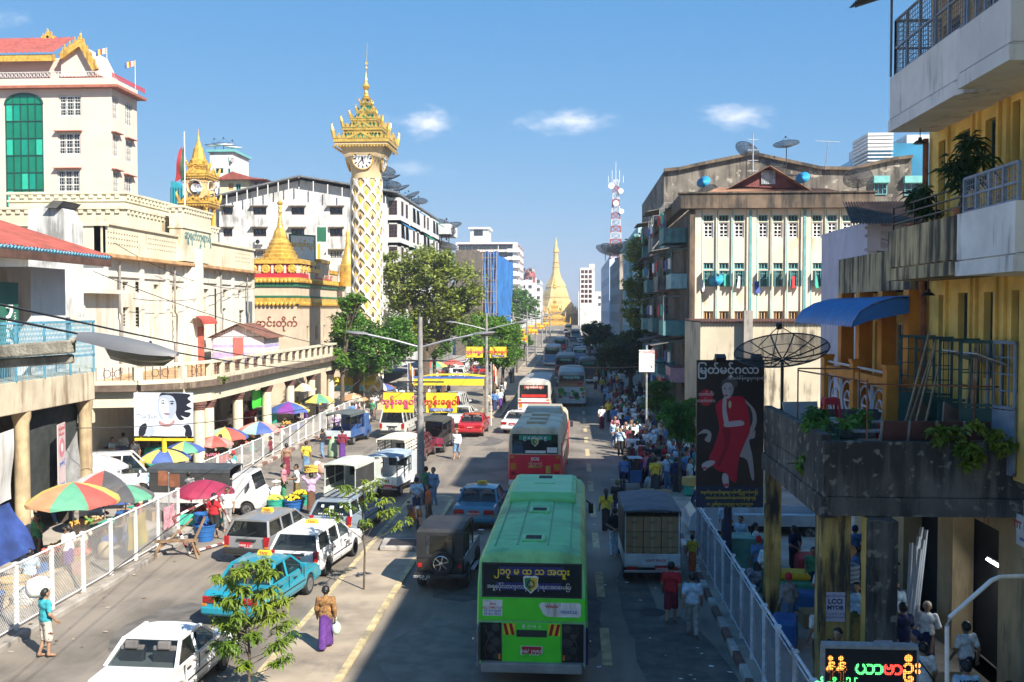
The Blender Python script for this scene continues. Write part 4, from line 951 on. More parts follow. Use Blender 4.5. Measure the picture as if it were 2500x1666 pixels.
md=MB();md.M=Matrix.Rotation(pi/2,4,'X');md.lathe([(.40,-.05),(.40,.06),(.30,.12),(.16,.08),(.14,.14),(0,.16)],n=14)
for k in range(10):t=2*pi*k/10;md.ell((.34*cos(t),.34*sin(t),.06),(.09,.09,.06),6,4)
md.M=None;mdm=md.mesh('medallion',gold_matte,smooth=40)
for k in range(4):
 x=-dh+(k+.5)*(2*dh)/4;mk('medallion',mdm,B,(dcx+x,dcy-dh-.01,(zb_+.5+zt2)/2),world=True);mk('medallion',mdm,B,(dcx+dh+.01,dcy+x,(zb_+.5+zt2)/2),(0,0,pi/2),world=True)
a=MB();a.bx(dcx-dh-.2,dcx+dh+.2,dcy-dh-.2,dcy+dh+.2,zt2,zt2+.4);flames(a,(dcx-dh,dcy-dh-.2,zt2+.4),(dcx+dh,dcy-dh-.2,zt2+.4),16,.2);a.build('gilded_eave',gold_matte,B,world=True)
zb_=zt2+.4;ztip=at(682,480,dcy).z;L=ztip-zb_
prof=[(1.75,0),(1.78,.02),(1.52,.04),(1.55,.085),(1.33,.105),(1.36,.145),(1.14,.165),(1.16,.205),(.98,.225),(1.0,.265),(.84,.29),(.82,.315),(.66,.34),(.68,.355),(.56,.42),(.5,.46),(.3,.51)]
a=MB();a.lathe([(r_,z_*L)for r_,z_ in prof],(dcx,dcy,zb_),8,rot=pi/8);pr2=[(.3,.50)]
for k in range(7):q=.30-.024*k;pr2+=[(q,.515+k*.026),(q-.04,.53+k*.026)]
pr2+=[(.14,.74),(.20,.76),(.12,.80),(.16,.83),(.11,.86),(.26,.88),(.28,.90),(.10,.93),(.05,.96),(.01,1.0)]
a.lathe([(r_,z_*L)for r_,z_ in pr2],(dcx,dcy,zb_),16);a.build('pagoda',gold,B,world=True,smooth=35)
t=thing('roof_sign','white rooftop sign with green frame and yellow Burmese lettering beside the pagoda','sign',(sx1-1.0,90,zs_(676)),R(50));a=MB();a.bx(-1.3,1.3,-.05,.05,.8,3.9,0);a.bx(-1.42,1.42,-.08,.08,3.9,4.03,1);a.bx(-1.42,1.42,-.08,.08,.67,.8,1);a.bx(-1.42,-1.3,-.08,.08,.8,3.9,1);a.bx(1.3,1.42,-.08,.08,.8,3.9,1);a.build('board',[white_paint,greenb],t)
text(t,'ရွှေဘုန်းပွင့်',mat('letter_yellow',(.6,.42,.02),.6,var=0),.62,(0,-.07,3.1),bold=.03)
a=MB()
for x in(-1.2,1.2):a.bar((x,.1,3.6),(x,2.2,.1),.05);a.bar((x,.1,1.8),(x,2.2,.1),.05);a.bar((x,0,0),(x,0,.7),.06)
a.build('strut',blackm,t)
t=thing('vertical_sign_frame','tall narrow green and white sign frame standing on the shrine roof','sign',(sx1-.6,95.5,zs_(672)));a=MB()
for x in(-.5,.5):
 a.bx(x-.05,x+.05,-.05,.05,0,5.2)
for z in(0.4,1.6,2.8,4.0,5.1):a.bx(-.5,.5,-.04,.04,z,z+.08)
for k in range(4):a.bar((-.5,0,.45+k*1.2),(.5,0,1.6+k*1.2),.06)
a.build('frame',white_paint,t);a=MB();a.bx(-.4,-.15,-.06,-.045,.6,3.4);a.build('strip',_mats['letter_yellow'],t);a=MB();a.bx(-.45,.45,-.07,-.05,3.6,5.0);a.build('green_board',greenb,t)
q=at(849,620,99.);K=thing('gold_spire','slim golden spire rising behind the shrine next to the clock tower','pagoda',(q.x,99,zs_(690)))
a=MB();h_=at(849,540,99).z-zs_(690);a.lathe([(.85,0),(.85,h_*.32),(.7,h_*.34),(.62,h_*.42),(.42,h_*.5),(.36,h_*.56),(.2,h_*.66),(.24,h_*.7),(.14,h_*.74),(.22,h_*.8),(.08,h_*.86),(.02,h_)],n=12);a.build('spire',gold,K,smooth=35)
# the great golden pagoda closing the street
DY=560.;g0=at(1357,765,DY);sc=DY/F_PX;K=thing('golden_pagoda','great golden octagonal pagoda closing the end of the avenue','pagoda',(g0.x,DY,0))
zp_=lambda v:at(1357,520+v*.306,DY).z
a=MB();pr=[(190,1),(215,4),(232,9),(262,10),(285,17),(312,22),(322,15),(345,18),(362,17),(392,20),(394,25),(402,20),(430,24),(433,27),(438,23),(470,27),(500,33),(520,40),(545,52),(565,66),(585,72),(590,76),(596,72),(640,86),(670,93),(675,98),(682,96),(705,106),(716,118),(720,118),(724,124),(750,132),(754,142),(776,150),(780,160),(806,170)]
a.lathe([(max(.02,r_*.306*sc*1.2),zp_(v))for v,r_ in pr[::-1]],n=8,rot=pi/8);a.build('stupa',mat('stupa_gold',(.84,.58,.22),.34,metal=.45,var=.12,scale=.3,stain=(.55,.30,.07),stain_amt=.3,sscale=.2),K,smooth=20)
a=MB();r0=176*.306*sc;a.lathe([(r0*1.1,0),(r0*1.1,zp_(806)+.2)],n=8,rot=pi/8);a.build('platform',gold_matte,K)
a=MB()
for k in range(24):
 t=2*pi*k/24;finial(a,(r0*1.04*cos(t),r0*1.04*sin(t),zp_(806)),1.0,6.5,n=6)
a.build('small_spire',gold_matte,K)
q=at(1354,790,DY-42);pyatthat(thing('pagoda_gate','ornate gilded tiered gate pavilion before the great pagoda','gate',(q.x,DY-42,0)),0,0,q.z-1.5,[(8.2,3.0),(5.6,2.8),(3.6,2.4),(2.0,2.2),(1.0,2.0)],gold_matte,gold_matte,world=False)
gt=bpy.data.objects['pagoda_gate'];a=MB()
for x in(-6,-2,2,6):a.bx(x-.5,x+.5,-5,5,0,q.z-1.5)
a.bx(-9.5,9.5,-4,6,q.z-4,q.z-1.6);split(a,'pillar',gold_matte,gt);a=MB();finial(a,(0,0,q.z+18.0),1.2,8);a.build('finial',gold_matte,gt)
# yellow tenement on the right
ywall=mat('ochre_wall',(.86,.58,.15),.85,var=.22,scale=1.2,bump=.15,bscale=22,stain=(.45,.27,.08),stain_amt=.3,sscale=.8)
greyplaster=mat('grey_plaster',(.76,.74,.68),.88,var=.12,scale=1,bump=.12,stain=(.30,.28,.24),stain_amt=.4,sscale=.9)
stainplaster=mat('black_stained_plaster',(.56,.45,.24),.9,var=.2,scale=1,bump=.2,stain=(.05,.045,.035),stain_amt=.72,sscale=.8)
gstain=mat('grey_stained_plaster',(.76,.75,.7),.9,var=.15,scale=1,bump=.15,stain=(.10,.095,.085),stain_amt=.42,sscale=1)
bluegrey=mat('bluegrey_paint',(.20,.25,.31),.6,var=.2,scale=4);dgrn=mat('dark_green_paint',(.02,.075,.06),.6,var=.3,scale=4)
XR=9.0
B=thing('yellow_tenement','ochre yellow tenement with stained concrete balconies over a pillared arcade','building',(11,21,0))
wo=eop(XR,[(2286,2303,346,532),(2399,2424,293,420),(2464,2483,250,398)],frame=dgrn,pane=PANE,nx=2,nz=4,fw=.06)+eop(XR,[(2334,2364,321,420)],frame=dgrn,pane=PANE,nx=3,nz=2,bars=5)
wo+=eop(XR,[(2291,2307,721,830),(2339,2367,715,830)],frame=dgrn,pane=PANE,nx=2,nz=3)+eop(XR,[(2402,2427,713,925),(2469,2488,709,960)],frame=dgrn,pane=PANE,nx=2,nz=4)
wo+=[(y-.55,y+.55,13.2,15.3,dict(frame=dgrn,nx=2,nz=3))for y in(22.2,24.6)]
block(B,XR,24,-14,26.0,4.9,17.6,ywall,west=wo,depth=.28,cap=conc)
block(B,XR+.01,24,18.8,25.99,17.6,22.8,ywall,west=[(y-.6,y+.6,18.4,20.6,dict(frame=dgrn,nx=2,nz=3))for y in(20,22.2,24.4)],depth=.28,name='upper_storey')
block(B,18,26,22,31,17.6,30,ywall,west=[(y-.6,y+.6,z_,z_+1.8,dict(frame=dgrn,nx=2,nz=3))for y in(24,26.5,29)for z_ in(19,23,27)],name='rear_wing')  # unseen wing, put in to cast the block of shade across the road
block(B,18.02,25.9,26.1,30.9,.1,17.6,ywall,name='rear_wing_base')  # unseen base carrying the added shade-casting wing
a=MB()
for px in(2312,2372,2385,2435,2455):
 y=yX(px,XR);a.bx(XR-.07,XR-.004,y-.06,y+.06,5.0,16.5)
split(a,'pilaster',ywall,B,world=True)
a=MB();y=25.9;a.tube([(XR-.12,y,12.7),(XR-.12,y,9.4),(XR-.18,y,9.0),(XR-.12,y,8.6),(XR-.12,y,5.0)],.075,8);a.build('drain_pipe',rust,B,world=True)
def balcony(x0,y0,y1,zb,zt,m,corner=.0,lip=.32):
 a=MB();pts=[(XR,y0),(x0+.0,y0),(x0,y1),(XR,y1)]
 if corner:pts=[(XR,y0),(x0+corner,y0),(x0+corner*.3,y0+corner*.3),(x0,y0+corner),(x0,y1),(XR,y1)]
 def wallp(o,z0,z1,th=.16):
  q=[Vector((*p,0))for p in pts]
  for i in range(len(q)-1):
   a.poly([q[i]+Vector((0,0,z0)),q[i+1]+Vector((0,0,z0)),q[i+1]+Vector((0,0,z1)),q[i]+Vector((0,0,z1))])
  inn=[Vector((XR,y0+th,0)),Vector((x0+th+corner*.3,y0+th,0)),Vector((x0+th,y1-th,0)),Vector((XR,y1-th,0))]
  for i in range(3):a.poly([inn[i]+Vector((0,0,z0)),inn[i+1]+Vector((0,0,z0)),inn[i+1]+Vector((0,0,z1)),inn[i]+Vector((0,0,z1))])
  a.poly([(p[0],p[1],z1)for p in pts[:-1]+[(x0+th,y1-th),(x0+th,y0+th+corner*.4),(XR,y0+th)]]if False else[(pts[0][0],pts[0][1],z1),*[(p[0],p[1],z1)for p in pts[1:-2]],(x0,y1,z1),(x0+th,y1-th,z1),(x0+th,y0+th+corner,z1),(XR,y0+th,z1)])
  a.poly([(x0,y1,z1),(XR,y1,z1),(XR,y1-th,z1),(x0+th,y1-th,z1)])
 wallp(0,zb+lip,zt)
 q=[(p[0]-(.03 if p[0]<XR else 0),p[1])for p in pts];a.prism(q,'z',zb,zb+lip-.03);a.prism([(p[0]+(.04 if p[0]<XR else 0),p[1])for p in pts],'z',zb+lip-.035,zb+lip+.012)
 a.prism([(p[0]+.01,p[1])for p in pts],'z',zt+.001,zt+.09)if False else None
 return a.build('balcony',m,B,world=True)
def mesh_rail(root,p0,p1,z0,z1,m,name='balcony_grille',cell=.11,posts=4):
 p0,p1=Vector((*p0,0)),Vector((*p1,0));L=(p1-p0).length;n=int(L/cell);a=MB()
 for k in range(posts+1):p=p0.lerp(p1,k/posts);a.bar(p+Vector((0,0,z0)),p+Vector((0,0,z1)),.06,.06)
 for z in(z0+.03,z1,(z0+z1)/2):a.bar(p0+Vector((0,0,z)),p1+Vector((0,0,z)),.05,.05)
 o=a.build(name,m,root,world=True);a=MB()
 for k in range(n):p=p0.lerp(p1,(k+.5)/n);a.bar(p+Vector((0,0,z0)),p+Vector((0,0,z1)),.012,.012)
 z=z0
 while z<z1:a.bar(p0+Vector((0,0,z)),p1+Vector((0,0,z)),.012,.012);z+=cell
 mk('grille_wire',a.mesh('grille_wire',m),o,-o.location-wloc(root))
xb=7.82
balcony(xb,20.75,25.4,12.78,14.12,greyplaster,.35);mesh_rail(B,(xb+.1,20.9),(xb+.1,25.3),14.14,15.5,bluegrey,posts=5);mesh_rail(B,(xb+.1,25.3),(XR,25.3),14.14,15.5,bluegrey,posts=1)
balcony(xb-.12,18.25,20.6,12.8,14.0,mat('white_plaster',(.68,.67,.62),.85,var=.08,scale=1,stain=(.4,.38,.33),stain_amt=.3));mesh_rail(B,(xb,18.4),(xb,20.5),14.0,15.4,bluegrey,posts=5)
balcony(xb,20.75,25.4,9.1,10.33,stainplaster,.35);balcony(xb-.12,17.95,20.6,9.06,10.3,gstain);mesh_rail(B,(xb,18.1),(xb,20.55),10.3,11.0,bluegrey,posts=4)
a=MB()
for k in range(3):a.cyl((xb+.1,20.9,10.5+k*.2),(xb+.1,25.3,10.5+k*.2),.025,n=5)
for y in(21,22.4,23.8,25.3):a.cyl((xb+.1,y,10.33),(xb+.1,y,10.92),.025,n=5)
a.build('balcony_rail',blackm,B,world=True)
corrugated(B,'tin_canopy',(6.95,19.5,16.0),(6.95,25.9,16.0),(9.0,25.9,16.7),(9.0,19.5,16.7),40,mat('tin_dark',(.16,.14,.13),.6,var=.3),.03)
a=MB()
for y in(19.7,22.5,25.6):a.bar((7.9,y,14.2),(7.9,y,16.25),.05);a.bar((7.0,y,15.95),(8.95,y,16.55),.05)
split(a,'canopy_post',bluegrey,B,world=True)
a=MB()
for(y,z)in((24.9,12.45),(24.2,8.75)):a.cyl((XR-.6,y,z),(XR-.6,y,z+.35),.012,n=4);a.lathe([(.17,-.03),(.12,.02),(.05,.06),(.04,.12)],(XR-.6,y,z),12)
split(a,'porch_lamp',blackm,B,world=True,smooth=40)
a=MB();a.lathe([(.12,-.22),(.17,.1),(.15,.12),(.1,.12)],(XR-.55,18.9,12.5),12);a.build('hanging_pot',conc,B,world=True)
def shop_window_shutter(p0,wd,ht,rz,m,nm='shutter_leaf'):
 a=MB();a.bx(0,wd,-.025,.025,0,.07);a.bx(0,wd,-.025,.025,ht-.07,ht);a.bx(0,.06,-.025,.025,0,ht);a.bx(wd-.06,wd,-.025,.025,0,ht);a.bx(0,wd,-.025,.025,ht*.5-.03,ht*.5+.03)
 k=1
 for i in range(1,4):a.bx(wd*i/4-.012,wd*i/4+.012,-.015,.015,.07,ht-.07)
 for i in range(1,8):a.bx(.06,wd-.06,-.012,.012,ht*i/8-.012,ht*i/8+.012)
 a.bx(.06,wd-.06,.016,.022,.07,ht*.48)
 a.build(nm,m,B,world=True,loc=p0,rot=(0,0,rz))
for px,rz in((2290,2.6),(2334,2.9),(2399,3.0),(2460,2.8),(2490,.3+pi/2)):
 shop_window_shutter((XR-.05,yX(px,XR),5.0),.85,2.75,rz,dgrn if px!=2490 else bluegrey)
for y in(22.6,21.5):
 a=MB();a.box((XR-.35,y,7.35),(.75,.9,.03),(0,.35,0));a.build('tin_flap',galv,B,world=True)
TX=5.18
a=MB();a.bx(TX,16,20.9,27.4,4.5,4.92);a.bx(TX,TX+.22,21.1,27.4,4.92,5.78);a.bx(TX,16,20.9,21.12,4.92,5.66);a.bx(TX,9.0,27.2,27.4,4.92,5.7)
a.build('terrace_parapet',darkconc,B,world=True,bevel=.03)
a=MB();a.bx(TX-.04,TX+.3,21,27.45,4.05,4.5);a.bx(TX+.1,16,20.86,21.3,4.12,4.5);a.bx(TX+.3,9,24,24.35,4.05,4.5);a.build('terrace_beam',darkconc,B,world=True)
ocol=mat('stained_ochre_column',(.56,.39,.12),.9,var=.25,scale=1.5,bump=.2,stain=(.04,.036,.03),stain_amt=.7,sscale=1.2)
for k,(x,y,w_,d_)in enumerate(((5.36,27.0,.40,.36),(5.50,21.35,.62,.55),(6.30,20.75,.58,.55))):
 a=MB();a.bx(x-w_/2,x+w_/2,y-d_/2,y+d_/2,.14,4.1);a.bx(x-w_/2-.05,x-w_/2+.1,y-d_/2-.06,y-d_/2+.1,.14,3.2);a.build('column',ocol if k<2 else[darkconc,ocol][k==5],B,world=True,bevel=.03)
a=MB();a.bx(6.0,6.06,20.7,21.0,.14,4.1);a.build('column_edge',ywall,B,world=True)
lw=mat('arcade_plaster',(.6,.44,.24),.88,var=.2,scale=1,stain=(.2,.13,.07),stain_amt=.35)
block(B,9.2,24,-14,33,.14,4.49,lw,west=[(15.5,18.2,.14,3.3,{'none':True}),(19.4,20.9,.14,3.3,{'none':True}),(22.0,24.6,.14,3.6,{'none':True}),(25.6,28.2,.14,3.6,{'none':True}),(29.2,31.6,.14,3.6,{'none':True})],depth=.5,name='arcade_wall')
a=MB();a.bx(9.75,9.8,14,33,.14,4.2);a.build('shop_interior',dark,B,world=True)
L=thing('orange_loggia_house','low ochre house with orange loggia and curved blue awning beyond the tenement','building',(10,30,0));orange=mat('orange_paint',(.72,.27,.03),.65,var=.12,scale=2,stain=(.35,.12,.02),stain_amt=.25)
block(L,8.6,18,26.05,33,8.9,10.0,stainplaster,name='upper_wall',cap=conc)
lg=yX(2051,8.1);z5=5.0
block(L,9.6,18,26.05,33,4.5,8.9,ywall,west=[(26.8,28.1,5.1,8.0,dict(frame=white_paint,nx=4,nz=5)),(29.0,30.5,5.1,8.0,dict(frame=white_paint,nx=4,nz=5)),(31.2,32.4,5.1,8.0,dict(frame=white_paint,nx=4,nz=5))],depth=.2)
a=MB();a.bx(8.1,9.6,26.05,33,4.6,5.0);a.build('loggia_floor',orange,L,world=True)
a=MB()
for y in(26.4,28.6,30.8,32.8):a.bx(8.6,9.0,y-.2,y+.2,5.0,8.9)
for y in(26.3,29.4,32.7):a.bx(8.05,8.35,y-.18,y+.18,5.0,6.85);a.bx(8.02,8.38,y-.2,y+.2,6.85,6.95)
a.bx(8.1,8.3,26.1,32.9,6.35,6.6);split(a,'loggia_post',orange,L,world=True)
wg=mat('white_grille',(.62,.62,.66),.6,var=.1);a=MB()
def grille_panel(y0,y1,z0,z1):
 n=2;w_=(y1-y0)/n
 for k in range(n):
  c=y0+w_*(k+.5)
  for r_ in(.42,.2):a.tube([(8.2,c+r_*w_*cos(t),(z0+z1)/2+r_*(z1-z0)*sin(t))for t in[2*pi*j/16 for j in range(17)]],.035,4)
  a.bar((8.2,c-w_*.2,(z0+z1)/2),(8.2,c+w_*.2,(z0+z1)/2),.05)
  for s_ in(-.45,.45):a.bar((8.2,c+s_*w_,z0),(8.2,c+s_*w_,z1),.05)
 for z in(z0+.02,z1-.02):a.bar((8.2,y0,z),(8.2,y1,z),.05)
grille_panel(26.5,29.2,5.0,6.35);grille_panel(29.6,32.5,5.0,6.35);a.build('balustrade_grille',wg,L,world=True)
a=MB();a.cyl((8.2,26.3,6.72),(8.2,32.7,6.72),.04,n=6);a.build('hand_rail',white_paint,L,world=True)
bl=mat('awning_navy',(.03,.16,.42),.45,var=.2,scale=2);pts=[];n=96
a=MB();prof=[(8.6,8.72),(8.2,8.70),(7.7,8.56),(7.35,8.35),(7.18,8.08),(7.15,7.95)];vs=[]
for i in range(n+1):
 y=26.1+6.6*i/n;w_=.028*sin(i*pi/2*1.0)
 for(x,z)in prof:vs.append((x,y,z+w_))
m_=len(prof);a._add(vs,[(i*m_+j,i*m_+j+1,(i+1)*m_+j+1,(i+1)*m_+j)for i in range(n)for j in range(m_-1)]);a.build('awning',bl,L,world=True,smooth=60)
a=MB()
for y in(26.15,32.65):
 a.poly([(8.6,y,8.68)]+[(x,y,z-.03)for x,z in prof]+[(8.6,y,7.95)])if y>30 else a.poly([(x,y,z-.03)for x,z in prof]+[(7.6,y,8.1),(8.6,y,8.3)])
split(a,'awning_end',bl,L,world=True)
# lilac colonial house, low plaster wall, pale block with teal windows
B=thing('lilac_house','pale lilac house corner with moulded arch under a brown tiled eave','building',(20,46,0));lilac=mat('lilac_plaster',(.52,.52,.62),.8,var=.1,scale=1,stain=(.35,.34,.4),stain_amt=.3);Y_=44.
x0,x1=at(2118,600,Y_).x,at(2300,600,Y_).x;zt5=at(2150,540,Y_).z
block(B,x0,x1,Y_,52,.1,zt5,lilac,south=sop(Y_,[(2140,2160,610,660)],frame=blue_paint,nx=2,nz=2))
a=MB();q=at(2150,612,Y_)
for r_,w_ in((.42,.09),(.55,.07)):a.tube([(q.x+r_*cos(t),Y_-.05,q.z+r_*sin(t))for t in[pi*k/12 for k in range(13)]],w_*.6,5)
for z in(zt5-.35,zt5-.7,q.z-.02):a.bx(x0-.15,x1,Y_-.12,Y_-.003,z,z+.12)
a.bx(x0-.06,x0+.5,Y_-.16,Y_-.004,q.z,zt5);a.build('moulding',lilac,B,world=True)
p0=at(2075,548,42.6);p1=at(2190,510,44.5);corrugated(B,'tiled_eave',(p0.x,42.4,p0.z),(x1+1,42.4,p0.z+.05),(x1+1,46,p0.z+1.3),(p0.x+.6,46,p0.z+1.3),40,mat('tile_brown',(.13,.085,.06),.85,var=.35),.04)
B=thing('plaster_wall_house','low plaster house end wall with rust-streaked top in front of the pale block','building',(13,60,0));Y_=58.
x0,x1=at(1710,800,Y_).x,at(2106,800,Y_).x;zt5=at(1900,788,Y_).z;plast=mat('streaked_plaster',(.52,.46,.34),.88,var=.12,scale=.8,stain=(.16,.13,.09),stain_amt=.42,sscale=1.1)
block(B,x0,x1,Y_,66,.1,zt5,plast,depth=.1)
corrugated(B,'roof',(x0,Y_-.25,zt5+.05),(x1+.3,Y_-.25,zt5+.05),(x1+.3,66,zt5+.12),(x0,66,zt5+.12),55,mat('rust_sheet',(.30,.14,.09),.8,var=.4,scale=1.5),.04)
a=MB();a.bx(x0+2.4,x0+2.9,Y_-.5,Y_-.1,4,zt5+.7);a.build('drain_box',conc,B,world=True)
PYB=67.;x0,x1=at(1692,600,PYB).x,at(2113,600,PYB).x;zz_=lambda py:at(1900,py,PYB).z
B=thing('pale_block','four storey cream block with tall pier strips and teal window frames','building',((x0+x1)/2,78,0))
pale=mat('pale_facade',(.64,.58,.45),.85,var=.1,scale=.6,bump=.08,stain=(.45,.33,.18),stain_amt=.32,sscale=.8);tealf=mat('teal_frame',(.12,.32,.33),.6,var=.2);browntop=mat('brown_parapet',(.15,.11,.075),.92,var=.35,scale=1,stain=(.04,.035,.03),stain_amt=.6,bump=.2)
cols=[(1560+a_*.37,1560+b_*.37)for a_,b_ in((425,490),(527,592),(628,693),(788,850),(885,948),(985,1050),(1145,1207),(1243,1306),(1343,1406))]
so=[]
for(c0_,c1_)in cols:
 so+=sop(PYB,[(c0_,c1_,525,541)],frame=tealf,nx=3,nz=1,fw=.06);so+=sop(PYB,[(c0_,c1_,543,581)],frame=white_paint,nx=2,nz=4,fw=.09)
 so+=sop(PYB,[(c0_,c1_,642,658)],frame=tealf,nx=3,nz=1,fw=.08);so+=sop(PYB,[(c0_,c1_,661,700)],frame=tealf,nx=2,nz=2,fw=.08,bars=4,pane=mat('pane_clutter',(.10,.10,.09),.4,var=.9,scale=1.5))
 so+=sop(PYB,[(c0_,c1_,760,800)],frame=orange_trim,nx=3,nz=2,fw=.09)
block(B,x0,x1,PYB,92,.1,zz_(508),pale,south=so,depth=.2,cap=conc)
xs=[at(c,600,PYB).x for c in(1700,1747,1784.5,1834,1882,1905,1945,2012,2037,2091)]
a=MB();b_=MB()
edges=[(x0+.05,at(cols[0][0]-4,600,PYB).x)]+[(at(cols[i][1]+4,600,PYB).x,at(cols[i+1][0]-4,600,PYB).x)for i in range(8)]+[(at(cols[8][1]+4,600,PYB).x,x1-.05)]
for i,(e0,e1)in enumerate(edges):
 a.bx(e0+.05,e1-.05,PYB-.13,PYB-.004,.1,zz_(512));b_.bx(e1-.05,e1+.02,PYB-.08,PYB-.006,.1,zz_(513))
 if i in(3,6):b_.bx(e0+.2,e0+.38,PYB-.18,PYB-.133,.1,zz_(513))
split(a,'pier',pale,B,world=True);split(b_,'pier_edge',tealf,B,world=True)
a=MB();a.bx(x0-.9,x1+.4,PYB-.6,PYB+.2,zz_(510),zz_(474));a.bx(x0-.9,x0-.3,PYB+.2,92,zz_(510),zz_(474));a.bx(x0-1.0,x1+.5,PYB-.7,PYB+.3,zz_(474),zz_(474)+.1);a.build('parapet',browntop,B,world=True)
a=MB();a.bx(x0-.25,x0+.1,PYB-.3,PYB+.3,.1,zz_(510));a.build('corner_strip',browntop,B,world=True)
for i,(c0_,c1_)in enumerate(cols):
 a=MB();q=at(c0_,700,PYB);a.M=Matrix.Translation((q.x,PYB-.12,q.z))@Matrix.Rotation(R(-100+i*3%20),4,'Z');a.bx(0,.42,-.02,.02,0,1.05);a.M=None;a.build('shutter',tealf,B,world=True)
 a=MB();q=at(c1_,700,PYB);a.M=Matrix.Translation((q.x,PYB-.12,q.z))@Matrix.Rotation(R(-75-i*5%25),4,'Z');a.bx(0,.42,-.02,.02,0,1.05);a.M=None;a.build('shutter',tealf,B,world=True)
bluedish=mat('blue_dish',(.03,.30,.55),.4,var=.1)
for px,py in((1750,687),(1719,447),(1961,437)):
 q=at(px,py,PYB-.5 if py>600 else PYB+3);dish(B,(q.x,q.y,q.z),.5,-.5,1.0,mesh=False,col=bluedish,pole=.5)
lau=[mat('laundry_white',(.7,.7,.7),.8,var=.1),mat('laundry_red',(.5,.04,.05),.8,var=.1),mat('laundry_green',(.05,.4,.3),.8,var=.1),mat('laundry_blue',(.06,.12,.4),.8,var=.1)]
for k,(px,py)in enumerate(((1716,698),(1773,685),(1804,690),(1849,702),(1937,690),(2031,685),(1993,690))):
 q=at(px,py,PYB-.2);a=MB();a.box(q,(.35 if k%2 else .22,.06,.8),(0,.15*(k%3-1),.2));a.build('laundry',lau[(k*2+k//3)%4],B,world=True,bevel=.03)
a=MB();P_=[at(1790,455,71),at(1879,408,71),at(1968,462,71)];a.prism([(p.x,p.z)for p in P_],'y',71,78);a.build('attic_gable',mat('attic_maroon',(.18,.05,.045),.8,var=.3),B,world=True)
corrugated(B,'attic_sheet',(at(1858,450,70.9).x,70.9,at(1858,450,70.9).z),(at(1893,450,70.9).x,70.9,at(1893,450,70.9).z),(at(1893,416,70.9).x,70.9,at(1893,416,70.9).z),(at(1858,416,70.9).x,70.9,at(1858,416,70.9).z),7,mat('attic_pastel',(.42,.46,.48),.7,var=.5,scale=2),.03)
for(p0,p1)in((at(1768,466,70.5),at(1879,406,70.5)),(at(1985,470,70.5),at(1879,406,70.5))):corrugated(B,'attic_roof',(p0.x,70.3,p0.z),(p0.x,78.2,p0.z),(p1.x,78.2,p1.z),(p1.x,70.3,p1.z),30,mat('attic_rust',(.25,.13,.08),.8,var=.5,scale=1),.04)
p0,p1=at(1700,476,68),at(2090,474,68);corrugated(B,'roof_sheet',(p0.x,67.2,p0.z-.2),(p1.x,67.2,p1.z-.2),(p1.x-1,71.5,p1.z+.75),(p0.x+2,71.5,p1.z+.9),60,_mats['attic_rust'],.05)
bal_c=[mat('pink_balcony',(.55,.32,.36),.75,var=.15,stain=(.25,.15,.15),stain_amt=.35),mat('aqua_balcony',(.30,.50,.52),.75,var=.15,stain=(.12,.16,.16),stain_amt=.4),mat('teal_balcony',(.10,.26,.26),.75,var=.2,stain=(.05,.08,.08),stain_amt=.45),mat('grey_balcony',(.26,.27,.26),.85,var=.2,stain=(.06,.06,.06),stain_amt=.5),mat('sky_balcony',(.25,.55,.68),.75,var=.15)]
grim=mat('grimy_wall',(.16,.15,.135),.9,var=.35,scale=1,stain=(.05,.05,.05),stain_amt=.5)
a=MB();a.bx(x0-.24,x0-.004,PYB+.4,91.9,.2,zz_(512));a.build('street_wall',grim,B,world=True)
for bi,(y0,y1)in enumerate(((68.2,71.6),(72.6,76.5),(77.5,82),(83,87),(88,91.5))):
 for zi,zb in enumerate((3.4,6.6,9.8,12.9)):
  c_=bal_c[(bi*2+zi*3+(bi==0)*(0,4,0,3)[zi])%5];prj=1.1+.5*((bi+zi)%2);a=MB()
  a.bx(x0-.25-prj,x0-.245,y0,y1,zb,zb+.18);a.bx(x0-.25-prj,x0-.15-prj,y0,y1,zb+.18,zb+1.0);a.bx(x0-.15-prj,x0-.25,y0,y0+.1,zb+.18,zb+1.0);a.bx(x0-.15-prj,x0-.25,y1-.1,y1,zb+.18,zb+1.0);a.build('balcony',c_,B,world=True)
  a=MB();
  for k in range(4):a.bar((x0-.22-prj,y0+.06+(y1-y0-.1)*k/3,zb+1.0),(x0-.22-prj,y0+.06+(y1-y0-.1)*k/3,zb+2.7),.05)
  for z in(1.5,2.1,2.7):a.bar((x0-.22-prj,y0,zb+z),(x0-.22-prj,y1,zb+z),.04)
  a.bar((x0-.25,y0+.05,zb+2.7),(x0-.22-prj,y0+.05,zb+2.7),.05)
  a.build('balcony_cage',bal_c[3]if(bi+zi)%2 else tealf,B,world=True)
  if(bi+zi)%2==0:
   a=MB();a.prism([(x0-.25,zb+3.0),(x0-1.6-prj,zb+2.55),(x0-1.6-prj,zb+2.5),(x0-.25,zb+2.92)],'y',y0-.2,y1+.2);a.build('tin_canopy',grim,B,world=True)
  for k in range(2):
   a=MB();yk=y0+.5+(y1-y0-1)*k;a.box((x0-.3-prj,yk,zb+1.7),(.06,.5,.7),(0,0,.2));a.build('laundry',lau[(bi+zi*2+k*3)%4],B,world=True)
